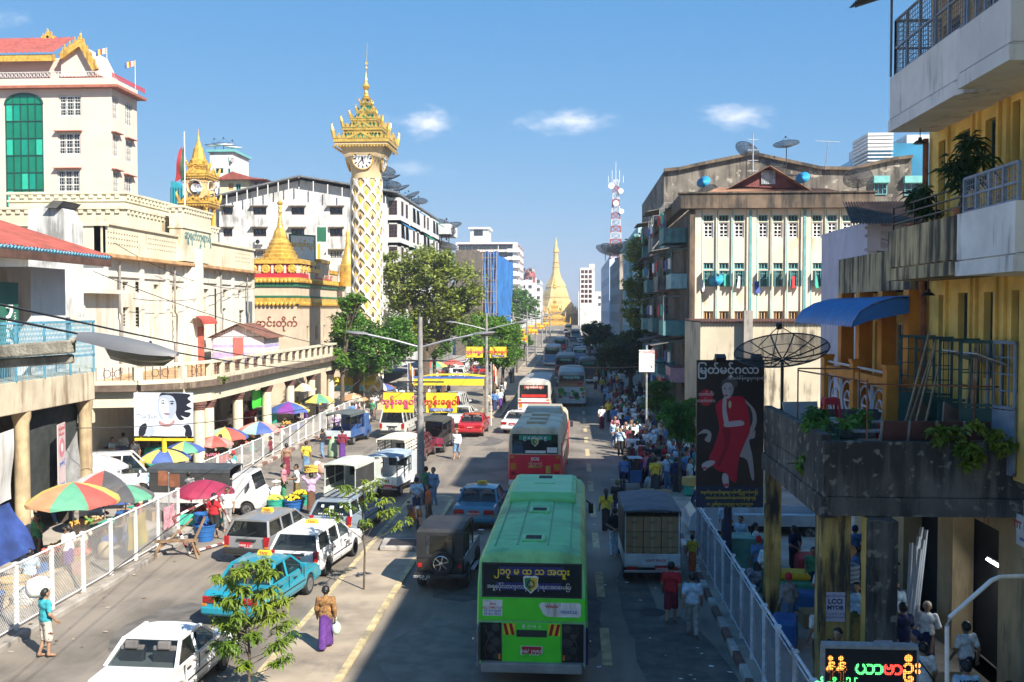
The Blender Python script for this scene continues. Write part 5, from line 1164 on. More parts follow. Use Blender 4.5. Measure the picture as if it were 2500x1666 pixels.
# dark gabled block behind, glass tower
DY_=82.;B=thing('dark_gabled_block','blackened concrete block with wide low gable behind the pale block','building',(18,88,0));P_=[at(1560+a_*.37,320+b_*.37,DY_)for a_,b_ in((165,265),(270,255),(400,225),(750,155),(1190,250),(1400,255),(1676,190),(1800,175))]
blk=mat('blackened_concrete',(.20,.175,.145),.92,var=.3,scale=.7,bump=.2,stain=(.05,.045,.04),stain_amt=.62,sscale=.7,speck=((.35,.31,.25),1.6))
a=MB();a.prism([(p.x,p.z)for p in P_]+[(P_[-1].x,.1),(P_[0].x,.1)],'y',DY_,108);a.build('wall',blk,B,world=True)
a=MB()
for p,q in zip(P_,P_[1:]):a.bar((p.x,DY_-.1,p.z+.05),(q.x,DY_-.1,q.z+.05),.5,.25)
a.build('coping',browntop,B,world=True)
for(x_0,x_1,y_0,y_1)in((2132,2165,448,476),(2207,2257,448,478)):
 p,q=at(x_0,y_1,DY_),at(x_1,y_0,DY_);window(B,((p.x+q.x)/2,DY_-.05,p.z),0,q.x-p.x,q.z-p.z,3,2,tealf,PANE);a=MB();a.bx(p.x-.1,q.x+.1,DY_-.5,DY_-.003,q.z,q.z+.55);a.build('window_hood',teal,B,world=True)
for(px,py,r_,tl)in((1822,372,1.0,.9),(1920,358,1.0,.45),(1885,407,1.0,.4),(2095,440,1.1,.9)):
 q=at(px,py,DY_-3);dish(B,(q.x,DY_-3,q.z),r_,.4 if px<1900 else-.4,tl,pole=2.4)
q=at(1838,420,DY_-4);a=MB();zt6=at(1838,325,DY_-4).z;a.cyl((q.x,DY_-4,q.z),(q.x,DY_-4,zt6),.06,.04,n=6)
for k in range(4):a.bar((q.x-.4,DY_-4,zt6-.5-k*.8),(q.x+.4,DY_-4,zt6-.5-k*.8),.05)
q2=at(2015,415,DY_-2);z2=at(2018,344,DY_-2).z;a.cyl((q2.x,DY_-2,q2.z),(q2.x+.2,DY_-2,z2),.03,n=4);a.bar((q2.x-.8,DY_-2,z2),(q2.x+1.1,DY_-2,z2-.1),.04)
a.build('aerial',galv,B,world=True)
Y_=190.;p,q=at(2122,400,Y_),at(2420,330,Y_);B=thing('glass_tower','blue glass office tower top with white upper terraces far behind','building',((p.x+q.x)/2,200,0));bg_=mat('blue_glazing',(.03,.20,.34),.1,var=.25,scale=.2,spec=.9)
xm=at(2175,380,Y_).x
a=MB();a.bx(p.x,xm,Y_,215,0,at(2140,368,Y_).z);a.bx(xm+.05,q.x,Y_+3,215,0,at(2200,350,Y_+3).z);a.build('glazing',bg_,B,world=True)
a=MB()
for k in range(8):z=at(2140,395-k*9,Y_).z;a.bx(p.x-.4,xm+.3,Y_-.4,Y_+10,z,z+.25 if k<3 else z+.5)
a.bx(at(2145,350,Y_).x,xm,Y_+.5,210,at(2150,366,Y_).z,at(2150,332,Y_).z);a.bx(xm+4,q.x,Y_+3.5,214,at(2200,350,Y_+3).z,at(2200,322,Y_).z);a.build('white_terrace',white_wall,B,world=True)
# buildings along the avenue, farther off
def tower(name,label,x0,x1,y0,y1,zt,m,us,zs,street,wd=1.4,ht=1.3,su=None,hood=None,**sp):
 B=thing(name,label,'building',((x0+x1)/2,(y0+y1)/2,0));south=grid_ops(us,wd,zs,ht,nx=2,nz=1,**sp)if us else[]
 st=grid_ops(su,wd,zs,ht,nx=2,nz=1,**sp)if su else[]
 if hood:
  for q in south+st:q[4]['hood']=hood
 block(B,x0,x1,y0,y1,0,zt,m,south=south,east=st if street=='e' else(),west=st if street=='w' else(),depth=.2);return B
def rng(a,b,n):return[a+(b-a)*i/(n-1)for i in range(n)]
gconc=mat('grey_block',(.24,.235,.22),.9,var=.2,scale=.4,stain=(.09,.085,.08),stain_amt=.5,sscale=.4)
Xs=-19.5
Y_=136.;z=at(1080,572,Y_).z;B=tower('grey_block','soot-grey flat roofed block with big mesh dishes left of the white high-rise',at(1047,600,Y_).x,Xs,Y_,160,z,gconc,[at(1070,600,Y_).x],[z-4.2,z-7.5],'e',1.6,1.6,su=rng(139,157,6),frame=brown_f)
a=MB();q=at(1100,575,Y_);a.bx(q.x,Xs+.2,Y_-.2,Y_+8,z,z+1.4);a.build('stair_head',white_wall,B,world=True)
for px,py,r_ in((1078,562,1.9),(1096,560,1.9),(1086,607,1.8)):
 q=at(px,py,Y_+2);dish(B,(q.x,Y_+2,q.z),r_,.6 if px<1090 else-.5,.8 if px<1080 else .4,pole=2)
Y_=176.;z=at(1130,610,Y_).z;tower('brown_block','dark brown weathered block beside the blue scaffold netting',at(1112,640,Y_).x,at(1163,640,Y_).x,Y_,196,z,mat('dark_brown_wall',(.14,.115,.09),.9,var=.3,stain=(.05,.045,.04),stain_amt=.5),[at(1135,640,Y_).x],[z-5.0],'e',2.0,1.6,su=rng(179,193,4),frame=brown_f)
Y_=188.;x0,x1=at(1165,640,Y_).x,at(1212,640,Y_).x;z=at(1190,616,Y_).z
B=thing('scaffold_block','building wrapped in bright blue scaffold netting','building',((x0+x1)/2,205,0));net=mat('blue_netting',(.02,.16,.48),.8,var=.35,scale=.5,bump=.3,stain=(.03,.25,.5),stain_amt=.4,sscale=.4)
a=MB();a.bx(x0+.6,x1-.6,Y_+.6,236,0,z-.5);a.build('frame',gconc,B,world=True)
a=MB();n=26
def netp(t,zf_):
 t_=t*3;
 if t_<1:p=Vector((x0,236-(236-Y_)*t_,0))
 elif t_<2:p=Vector((x0+(x1-x0)*(t_-1),Y_,0))
 else:p=Vector((x1,Y_+(236-Y_)*(t_-2),0))
 return p+Vector((.25*sin(t*60+zf_*5),-.25*sin(t*47+zf_*9),z*zf_+(.25*sin(t*40)if zf_>.9 else 0)))
rings=[[netp(i/60,j/12)for i in range(61)]for j in range(13)];a.loft(rings,cap=False,closed=False);a.build('netting',net,B,world=True,smooth=180)
a=MB()
for k in range(8):x=x0+(x1-x0)*k/7;a.cyl((x,Y_-.35,0),(x,Y_-.35,z+.6),.07,n=5)
for j in range(9):a.cyl((x0,Y_-.35,z*(j+.5)/9),(x1,Y_-.35,z*(j+.5)/9),.05,n=4)
split(a,'scaffold_pole',bamboo,B,world=True)
Y_=240.;tower('yellow_shophouse','narrow yellow shophouse beyond the scaffold block',at(1188,700,Y_).x,-19,Y_,262,at(1200,690,Y_).z,ywall,[],[8,11.5],'e',su=rng(243,259,5),frame=brown_f)
Y_=330.;x0,x1=at(1113,650,Y_).x,at(1262,650,Y_).x;z=at(1200,592,Y_).z;zs=[at(1200,y,Y_).z for y in(610,629,648,668,688,708)]
B=tower('white_high_rise','white eight storey apartment block with rows of brown windows',x0,x1,Y_,372,z,mat('bright_white',(.74,.74,.74),.8,var=.05),[at(p,650,Y_).x for p in(1128,1144,1160,1176,1191,1207,1226,1243)],zs,'e',2.4,1.7,su=rng(334,368,8),hood=terra,frame=brown_f)
a=MB();p,q=at(1148,590,Y_+3),at(1192,560,Y_+3);a.bx(p.x,q.x,Y_+3,Y_+14,z,q.z);a.bx(p.x-.6,q.x+.6,Y_+2.4,Y_+14.6,q.z,q.z+.7);a.build('penthouse',white_wall,B,world=True)
a=MB()
for zz in zs:a.bx(x1-3.2,x1+1.0,Y_-.9,Y_+6,zz-.9,zz-.5);a.bx(x1-3.2,x1+1.0,Y_-.9,Y_-.75,zz-.5,zz+.3)
split(a,'balcony',white_wall,B,world=True)
window(B,(at(1168,580,Y_+3).x,Y_+2.95,at(1168,576,Y_+3).z),0,3.0,2.2,2,1,brown_f,PANE)
Y_=470.;p,q=at(1268,690,Y_),at(1300,690,Y_);B=tower('domed_block','white stepped block with small red dome left of the great pagoda',p.x,q.x,Y_,500,at(1280,683,Y_).z,mat('offwhite',(.58,.57,.54),.85,var=.1,stain=(.35,.34,.32),stain_amt=.3,sscale=.3),[p.x+2,p.x+5],[26,22,18,14],'e',1.6,1.7,su=rng(472,498,6))
a=MB();c=at(1293,680,Y_+4);a.lathe([(2.6,0),(2.6,2.2),(2.9,2.3),(2.8,3.5),(2.2,5.2),(1.2,6.4),(.2,7.0)],(c.x,Y_+4,c.z-2),14);a.build('dome',mat('dome_red',(.28,.06,.05),.6,var=.2),B,world=True,smooth=50)
a=MB();p2=at(1286,680,Y_+12);q2=at(1304,674,Y_+12);a.bx(p2.x,q2.x,Y_+12,520,0,q2.z);a.build('rear_wing',white_wall,B,world=True)
Y_=490.;p,q=at(1298,700,Y_),at(1318,697,Y_);tower('white_walkup','white walk-up block with dark window bands nearest the great pagoda',p.x,q.x,Y_,540,q.z,white_wall,[(p.x+q.x)/2-1,(p.x+q.x)/2+1.2],[21,17,13,9],'e',1.6,1.8,su=rng(495,535,8))
Y_=270.;p,q=at(1212,690,Y_),at(1235,690,Y_);tower('grey_walkup','grey walk-up block half hidden by the avenue tree',p.x,-20.5,Y_,320,at(1220,673,Y_).z,gconc,[(p.x-20.5)/2],[12,8.5],'e',1.8,1.6,su=rng(275,316,8),frame=brown_f)
XS=8.2
shade=[mat('beige_block',(.42,.37,.31),.9,var=.15,stain=(.15,.13,.11),stain_amt=.45,sscale=.5),mat('teal_block',(.16,.38,.38),.85,var=.2,stain=(.07,.12,.12),stain_amt=.45,sscale=.5),mat('aqua_block',(.36,.52,.55),.85,var=.15,stain=(.2,.26,.27),stain_amt=.4,sscale=.5)]
Y_=104.;z=at(1590,560,Y_).z;B=tower('teal_tenement','teal tenement with rusty window grilles half hidden by a tree',XS,22,96,124,17.5,shade[1],[],[4,7.3,10.6,13.9],'w',1.5,1.8,su=rng(98.5,121.5,8),frame=brown_f,bars=5)
for bi,y in enumerate((99,106,113,120)):
 for zi in range(4):
  a=MB();zb=3.5+zi*3.3;a.bx(XS-1.2,XS-.003,y-1.5,y+1.5,zb,zb+.15);a.bx(XS-1.2,XS-1.1,y-1.5,y+1.5,zb+.15,zb+1.0);a.bx(XS-1.1,XS-.003,y-1.5,y-1.4,zb+.15,zb+1.0);a.build('balcony',bal_c[(bi+zi*2)%5],B,world=True)
B=tower('aqua_tenement','pale aqua tenement block further along the shaded side',XS,22,128,166,19.0,shade[2],[],[4,7.3,10.6,13.9],'w',1.6,1.8,su=rng(131,163,11),frame=tealf)
a=MB();a.bx(XS-.5,XS-.003,128,166,17.6,18.0);a.bx(XS-.4,XS-.004,140,141,0,18.0);a.build('cornice',shade[1],B,world=True)
Y_=172.;z=at(1500,622,Y_).z;B=tower('beige_tenement','beige block carrying the red and white radio mast',XS-.3,26,Y_,218,at(1510,625,Y_).z,shade[0],rng(11,24,5),[6,9.3,12.6,15.5],'w',1.6,1.8,su=rng(175,215,11),frame=brown_f)
a=MB();P_=[(XS-.3,at(1500,622,Y_).z),(10,z+.8),(13,z-.2),(17,z+1.4),(22,z-.1),(26,z-.2)];a.prism(P_+[(26,z-1.2),(XS-.3,z-1.2)],'y',Y_-.1,Y_+.5);a.build('zigzag_parapet',shade[0],B,world=True)
for px,py in((1478,622),(1490,618),(1527,614),(1508,622),(1516,619)):
 q=at(px,py,Y_+3);dish(B,(q.x,Y_+3,q.z+.4),1.9,rnd.uniform(-1,1),.6,pole=1.5)
B=tower('pale_blue_tenement','tall white and pale blue block far along the shaded side',XS-.2,24,224,290,at(1460,645,260.).z,mat('paleblue_block',(.55,.62,.70),.85,var=.1),rng(10,22,4),[6,10,14,18],'w',1.7,1.9,su=rng(228,286,13),frame=blue_paint)
Y_=330.;B=tower('white_far_tower','white apartment tower with blue awnings right of the great pagoda',at(1416,700,Y_).x+5.8-5.8,at(1452,700,Y_).x,Y_,372,at(1430,654,Y_).z,white_wall,[at(p,700,Y_).x for p in(1422,1431,1441)],[at(1430,y,Y_).z for y in(668,680,692,704,716,728,740)],'w',1.0,1.1,su=rng(334,368,8),frame=terra)
a=MB();p,q=at(1438,655,Y_+3),at(1452,645,Y_+3);a.bx(p.x,q.x,Y_+3,Y_+12,p.z-1,q.z);a.build('penthouse',mat('cream_tower',(.6,.52,.42),.8,var=.1),B,world=True)
Y_=520.;p,q=at(1407,740,Y_),at(1420,715,Y_);tower('far_right_walkup','pale far walk-up block right beside the great pagoda',p.x+1,p.x+14,Y_,560,at(1410,712,Y_).z,white_wall,rng(p.x+3,p.x+12,4),[10,13.5],'w',1.4,1.6)
for k,(y,z,w_,h_,c_)in enumerate(((70,2.6,3.5,1.1,(.45,.03,.04)),(77,2.4,3.2,1.0,(.03,.12,.4)),(84.5,2.8,3.5,.9,(.5,.35,.05)),(100,2.6,4,1.2,(.4,.05,.06)),(110,2.6,4,1.1,(.05,.25,.3)),(135,3,5,1.4,(.5,.03,.2)),(150,3,5,1.3,(.55,.5,.45)))):
 t=thing('shop_sign','shop sign board in %s over the shaded shopfronts, number along the row'%'red,blue,yellow,crimson,teal,magenta,cream'.split(',')[k],'sign',(6.1 if y<95 else 7.9,y,z));t['label']='%s shop sign board over the shaded pavement under the tenements'%'red,navy,mustard,crimson,teal,magenta,cream'.split(',')[k]
 a=MB();a.bx(-.1,.1,-w_/2,w_/2,0,h_);a.build('board',mat('sign_%d'%k,c_,.6,var=.2,scale=2),t);a=MB();a.bx(-.14,.14,-w_/2-.06,w_/2+.06,h_,h_+.06);a.bx(-.14,.14,-w_/2-.06,w_/2+.06,-.06,0);a.bar((0,0,h_),(1.6,0,h_+.3),.05);a.build('frame',galv,t)
 text(t,'ဆိုင်',white_paint,h_*.6,(-.105,0,h_/2),(pi/2,0,-pi/2),bold=.02)
Y_=190.;c=at(1503,620,Y_);zb,zt7=c.z-1,at(1503,440,Y_).z;K=thing('radio_mast','red and white lattice radio mast on the beige tenement roof','mast',(c.x,Y_,zb));H=zt7-zb;n=12
rw=[mat('mast_red',(.32,.05,.04),.6,var=.1),mat('mast_white',(.5,.5,.52),.6,var=.05)]
for k in range(n):
 z0,z1=H*k/n,H*(k+1)/n;w0,w1=1.15-.75*k/n,1.15-.75*(k+1)/n;a=MB();c4=[(-1,-1),(1,-1),(1,1),(-1,1)]
 for i in range(4):
  p,q=c4[i],c4[(i+1)%4];a.bar((p[0]*w0,p[1]*w0,z0),(p[0]*w1,p[1]*w1,z1),.16,.16);a.bar((p[0]*w0,p[1]*w0,z0),(q[0]*w1,q[1]*w1,z1),.08);a.bar((q[0]*w0,q[1]*w0,z0),(p[0]*w1,p[1]*w1,z1),.08);a.bar((p[0]*w1,p[1]*w1,z1),(q[0]*w1,q[1]*w1,z1),.09)
 a.build('lattice_section',rw[k%2],K)
a=MB()
for k,(x,z,r_)in enumerate(((-.9,H-1.2,.6),(.9,H-2.2,.5),(0,H-4.5,.55),(1.0,H-6.0,.5))):a.M=Matrix.Translation((x,-.8,z))@Matrix.Rotation(pi/2,4,'X');a.lathe([(.05,-.2),(r_,0),(r_,.3),(0,.35)],n=14)
a.M=None
for k in range(5):a.bar((-1.4+k*.7,0,H-.5),(-1.4+k*.7,0,H+.8+k%2),.07)
a.cyl((0,0,H),(0,0,H+3.5),.06,.03,n=5);split(a,'antenna',white_paint,K)
# vehicles (local frame: +Y forwards, origin on the ground at the middle of the tail)
paint=mat('car_paint',objcol=True,rough=.28,var=.06,scale=1.5,coord='obj',coat=.6)
paint_dull=mat('dull_paint',objcol=True,rough=.6,var=.22,scale=1.5,coord='obj',stain=(.2,.17,.14),stain_amt=.2)
autoglass=glass_mat('car_glass',(.012,.016,.018),.55)
dglass=mat('dark_glass',(.012,.016,.018),.06,var=.2,spec=.9,coord='obj')
chrome=mat('chrome',(.6,.6,.6),.2,metal=1,var=.05);plastic=mat('black_plastic',(.025,.025,.027),.6,var=.1,coord='obj')
tail_r=mat('tail_lamp',(.35,.01,.015),.25,var=.1);tail_o=mat('amber_lamp',(.6,.2,.02),.25,var=.1);lamp_w=mat('head_lamp',(.7,.72,.75),.1,var=.05)
plate_r=mat('plate_red',(.42,.02,.03),.5,var=.05);plate_k=mat('plate_black',(.02,.02,.02),.5,var=.05);seat_m=mat('car_seat',(.13,.12,.115),.9,var=.3,coord='obj');lw_=_mats['letter_white']
YL=mat('sign_yellow',(.75,.55,.03),.6,var=.06)
_wh={}
def wheel(par,x,y,r=.3,wd=.18,col=None):
 k=(r,wd)
 if k not in _wh:
  t=MB();t.M=Matrix.Rotation(pi/2,4,'Y');t.lathe([(r*.62,-wd/2),(r*.92,-wd/2),(r,-wd*.36),(r,wd*.36),(r*.92,wd/2),(r*.62,wd/2)],n=20);m1=t.mesh('tyre',rubber,smooth=40)
  t=MB();t.M=Matrix.Rotation(pi/2,4,'Y');t.lathe([(.0,-wd*.36),(r*.2,-wd*.38),(r*.26,-wd*.2),(r*.5,-wd*.16),(r*.58,-wd*.5),(r*.64,-wd*.5)],n=20);t.lathe([(.0,wd*.36),(r*.2,wd*.38),(r*.26,wd*.2),(r*.5,wd*.16),(r*.58,wd*.5),(r*.64,wd*.5)],n=20)
  for i in range(6):q=i*pi/3;t.cyl((r*.42*cos(q),r*.42*sin(q),-wd*.22),(r*.42*cos(q),r*.42*sin(q),wd*.22),r*.07,n=6)
  _wh[k]=(m1,t.mesh('rim',galv,smooth=40))
 o=mk('wheel',_wh[k][0],par,(x,y,r));mk('rim',_wh[k][1],o)
def arch(c,r,zb,n=8):return[(c+r*cos(t),max(zb,.29+r*sin(t)))for t in[pi*i/n for i in range(n+1)]]
SPLIT={'seat','door_handle','seam','side_step','floodlight','leg','engine_part','roof_vent','roof_hatch','pole','load','roof_rib','soft_top_side','leaf_advert','plate'}
def part(par,name,m,f,bevel=None,smooth=None,col=None,seg=2):
 a=MB();f(a)
 if name in SPLIT:return split(a,name,m,par,bevel,smooth)
 o=a.build(name,m,par,bevel=bevel,smooth=smooth,seg=seg)
 if col:o.color=(*col,1)
 return o
def plate(par,s,y,z,m=None,x=0.,w_=.42):
 o=part(par,'number_plate',m or plate_r,lambda a:a.bx(x-w_/2,x+w_/2,y-.02,y-.002,z-.08,z+.08));text(o,s,lw_,w_*.27,(x,y-.024,z-.02),bold=.01,ext=.001)
KINDS=dict(sedan=dict(L=4.25,W=1.66,top=[(0,.42),(.02,.68),(.06,.86),(.18,.93),(.92,.96),(2.95,.97),(3.95,.80),(4.18,.68),(4.25,.5),(4.22,.26)],fw=3.4,rw=.88,gh=[(.86,.95),(1.42,1.37),(2.42,1.38),(3.05,.96)],B=[1.92]),wagon=dict(L=4.2,W=1.66,top=[(0,.42),(.02,.62),(.05,.9),(.10,.95),(2.95,.96),(3.92,.82),(4.14,.68),(4.2,.5),(4.17,.26)],fw=3.35,rw=.85,gh=[(.07,.94),(.34,1.40),(2.35,1.42),(3.0,.95)],B=[1.15,1.95]),van=dict(L=4.5,W=1.69,top=[(0,.4),(.02,.8),(.05,1.08),(4.05,1.08),(4.36,.9),(4.5,.6),(4.47,.26)],fw=3.7,rw=.9,gh=[(.04,1.07),(.2,1.88),(3.3,1.9),(4.05,1.07)],B=[.98,2.0,2.9]),)
_cm={}
def car(kind,loc,rz,col,label,num='',taxi=None,group=None,name='parked_car',cat='car',bump=None,rack=False,lamp='side',plate_m=None,hatch=None):
 K=KINDS[kind];W=K['W']/2;L=K['L'];T=thing(name,label,cat,loc,rz,group);gh=K['gh']
 if kind not in _cm:
  zb=.24;pts=list(K['top'])+arch(K['fw'],.345,zb)+arch(K['rw'],.345,zb)+[(.05,.28)]
  a=MB();a.prism(pts,'x',-W,W)
  for i,v in enumerate(a.v):
   x,y,z=v;k=1-.05*max(0,(z-.62)/.4)-.06*max(0,(.45-z)/.3)-.05*max(0,(y-L*.82)/(L*.18))-.03*max(0,(.35-y)/.35);a.v[i]=(x*k,y,z)
  body=a.mesh('body',paint,fix=True)
  (yb,zb0),(y1,z1),(y2,z2),(yf,zf)=gh;wb,wt=W*.93,W*.74
  rf=MB();rf.loft([[(-wt*.97,y,z-.02),(-wt*.98,y,z+.0),(-wt*.6,y,z+.045),(0,y,z+.055),(wt*.6,y,z+.045),(wt*.98,y,z),(wt*.97,y,z-.02)]for y,z in((y1-.02,z1-.01),(y1+.2,z1+.01),((y1+y2)/2,(z1+z2)/2+.03),(y2-.2,z2+.01),(y2+.02,z2-.01))])
  pls=[];pw=.075
  for s_ in(-1,1):
   pl=MB();pls.append(pl);pl.bar((s_*wb,yb,zb0-.02),(s_*wt,y1,z1),pw,pw*1.2);pl.bar((s_*wb,yf,zf-.02),(s_*wt,y2,z2),pw*.8,pw*.8);pl.bar((s_*wt,y1,z1),(s_*wt,y2,z2),pw*.8,pw*.8)
   for yB in K['B']:t=.5;pl.bar((s_*wb,yB-.06,(zb0+zf)/2-.02),(s_*wt,yB+.02,(z1+z2)/2),pw*.9,pw*.7)
  gl={}
  g_=MB();g_.poly([(-wb*.95,yb-.012,zb0),(wb*.95,yb-.012,zb0),(wt*.95,y1-.012,z1-.01),(-wt*.95,y1-.012,z1-.01)]);gl['rear_window']=g_
  g_=MB();g_.poly([(-wb*.95,yf+.01,zf),(wb*.95,yf+.01,zf),(wt*.95,y2+.01,z2-.01),(-wt*.95,y2+.01,z2-.01)]);gl['windscreen']=g_
  ye=[yb]+K['B']+[yf]
  for s_ in(-1,1):
   for i in range(len(ye)-1):
    def up(y,e):return(y1 if e==0 else y2)if e is not None else y+.03
    a0,a1=ye[i],ye[i+1];u0=up(a0,0 if i==0 else None);u1=up(a1,1 if i==len(ye)-2 else None);g_=MB()
    g_.poly([(s_*wb,a0+.03,zb0+.005),(s_*wb,a1-.03,zf+.005),(s_*wt,u1-.02,z2-.02),(s_*wt,u0+.02,z1-.02)]);gl[('side_window',s_,i)]=g_
  sts=[]
  for yy in([1.25,2.15]if kind!='van' else[1.2,2.2,3.1]):
   for x in(-.36,.36):st=MB();sts.append(st.box((x,yy,zb0+.08),(.52,.16,.5),(-.15,0,0)).box((x,yy-.05,zb0+.36),(.28,.1,.17),(-.1,0,0)).mesh('seat',seat_m,fix=True))
  _cm[kind]=(body,rf.mesh('roof',paint,smooth=40),[[q.mesh('pillar',paint)for q in pls]][0],{k:v.mesh('glass',autoglass)for k,v in gl.items()},sts)
 body,rf,pl,gl,st=_cm[kind];c4=(*col,1)
 for nm,me,bv in(('body',body,.055),('roof',rf,None),('pillar',pl[0],None),('pillar',pl[1],None)):mk(nm,me,T,bevel=bv,seg=3).color=c4
 for k,me in gl.items():mk(k if isinstance(k,str)else k[0],me,T)
 [mk('seat',q,T,bevel=.03)for q in st]
 for x in(-W+.11,W-.11):wheel(T,x,K['rw']);wheel(T,x,K['fw'])
 part(T,'seam',plastic,lambda a:[a.bx(s_*(W-.008)-.006,s_*(W-.008)+.012*s_*.5+.006,y,y+.012,.34,.93)for s_ in(-1,1)for y in([1.15]if kind!='van' else[])+[K['B'][-1]-.02,K['gh'][3][0]-.12]]+[a.bx(s_*(W-.0)-.008,s_*(W-.0)+.008,K['rw']+.4,K['fw']-.4,.53,.57)for s_ in(-1,1)])
 bc=bump or plastic;zl=.66 if kind!='van' else .72
 part(T,'bumper',bc,lambda a:a.bx(-W*.97,W*.97,-.07,.14,.36,.56),.04).color=c4
 part(T,'bumper',bc,lambda a:a.bx(-W*.95,W*.95,L-.16,L+.06,.34,.54),.04).color=c4
 for s_ in(-1,1):
  if kind=='sedan':part(T,'tail_light',tail_r,lambda a:(a.bx(s_*W*.46,s_*W*.93,-.018,.1,.66,.82)if s_>0 else a.bx(s_*W*.93,s_*W*.46,-.018,.1,.66,.82)),.01)
  else:part(T,'tail_light',tail_r,lambda a:a.bx(min(s_*W*.76,s_*W*.95),max(s_*W*.76,s_*W*.95),-.02,.1,zl-.02,zl+.28),.01)
  part(T,'indicator',tail_o,lambda a:a.bx(min(s_*W*.8,s_*W*.94),max(s_*W*.8,s_*W*.94),-.024,.05,zl-.09,zl-.025),.006)
  part(T,'headlight',lamp_w,lambda a:a.bx(min(s_*W*.55,s_*W*.88),max(s_*W*.55,s_*W*.88),L-.12,L+.0,.58,.70),.02)
  part(T,'wing_mirror',paint,lambda a:a.box((s_*(W+.09),gh[3][0]-.38,gh[3][1]+.1),(.2,.1,.13)),.03,col=col)
  part(T,'door_handle',plastic,lambda a:[a.bx(min(s_*(W-.02),s_*(W+.012)),max(s_*(W-.02),s_*(W+.012)),y,y+.16,.78,.81)for y in(1.3,2.25)])
 if kind!='sedan':
  part(T,'tailgate_strip',plastic,lambda a:a.bx(-.34,.34,-.016,.03,.80,.85));part(T,'wiper',plastic,lambda a:a.bar((0,-.02,gh[0][1]+.02),(.32,.05,gh[0][1]+.16),.015))
  if lamp=='line':pass
 if num:plate(T,num,-.004,.68 if kind!='sedan' else .70,plate_m)
 if taxi:
  y=(gh[1][0]+gh[2][0])/2+.1;o=part(T,'taxi_sign',YL if taxi=='TAXI' else white_paint,lambda a:a.prism([(-.22,0),(.22,0),(.17,.13),(-.17,.13)],'y',y,y+.12),.01);o.location.z=gh[1][1]+.08;text(o,'TAXI',brd,.11,(0,y-.006,.06),bold=.02,ext=.001)
 if rack:
  part(T,'roof_rack',blackm,lambda a:[a.bar((x,gh[1][0]+.1,gh[1][1]+.14),(x,gh[2][0]-.1,gh[1][1]+.14),.03)for x in(-.55,-.28,0,.28,.55)]+[a.bar((-.58,y,gh[1][1]+.13),(.58,y,gh[1][1]+.13),.03)for y in(gh[1][0]+.15,gh[2][0]-.15)])
 return T
wht,slv,blu,red_=(.68,.68,.68),(.20,.205,.21),(.02,.25,.36),(.38,.02,.025)
V=lambda x,y:(x,y,.002)
car('sedan',V(-9.0,19.1),R(-2),wht,'white sedan with dark rear window cut off by the bottom of the picture',bump=paint)
car('sedan',V(-9.0,25.4),R(-8),(.015,.24,.33),'bright turquoise taxi sedan behind the leafy sapling','ပ/၄၁၂၅','TAXI',bump=paint)
T=car('wagon',V(-8.6,30.0),R(-7),wht,'white estate taxi with small side badge next to the turquoise taxi','၉ဝ/၁၇၂','TAXI');part(T,'door_badge',white_paint,lambda a:a.bx(.826,.834,2.3,2.75,.5,.78));part(T,'door_print',blackm,lambda a:[a.bx(.836,.839,2.32+k*.14,2.42+k*.14,.52+.1*(k%2),.74)for k in range(3)])
car('wagon',V(-10.7,31.8),R(-10),slv,'silver grey estate car with red number plate and bright tail lamps','ဝ၈/၉၂၂၉','TAXI')
T=car('wagon',V(-8.75,35.2),R(-6),(.26,.32,.38),'silver blue estate taxi with stickers across its rear window and a roof rack','င/၇၄၈၃',rack=True);o=part(T,'sticker',white_paint,lambda a:[a.box((-.44+k*.08,.07,1.0),(.04,.006,.05),(-.5,.0,.0))for k in range(12)]+[a.box((x,.22,1.25),(.1,.006,.1),(-.5,0,0))for x in(-.35,.35)]+[a.box((0,.16,1.15),(.16,.006,.26),(-.5,0,0))]);text(T,'NISSAN',letter_b if 'letter_b' in globals()else _mats['letter_blue'],.12,(-.1,-.005,.9),bold=.02)
car('sedan',V(-3.75,37.2),R(-4),(.03,.17,.26),'steel blue taxi sedan in the building shade beside the green bus','၈လ/၇၁၇','TAXI',bump=paint)
car('sedan',V(-6.75,64.5),R(-2),red_,'red sedan waiting at the gap in the median','၃က/၁၁',bump=paint)
car('sedan',V(-8.15,69.5),R(-3),(.62,.63,.60),'white sedan just ahead of the red sedan at the median gap',bump=paint)
car('sedan',V(-4.1,66.4),R(-12),(.68,.68,.68),'white sedan with dark red tail lamps between the red bus and the median','၁ခ/၉၂',bump=paint)
car('van',V(-11.7,63.5),R(-4),(.58,.58,.53),'cream white van with wide red tail lamps stopped by the kerb','၂ဂ/၆၃၁',name='van',cat='van',plate_m=plate_k)
car('wagon',V(-8.95,53.6),R(-3),(.12,.012,.02),'dark red car half hidden behind the first lamp post',bump=plastic)
car('van',V(-9.2,74.5),R(-2),(.66,.66,.66),'white van partly hidden behind the yellow banners',name='van',cat='van')
car('van',V(-23,42.5),R(-68),(.68,.68,.68),'white van parked behind the orange and blue umbrella',name='van',cat='van')
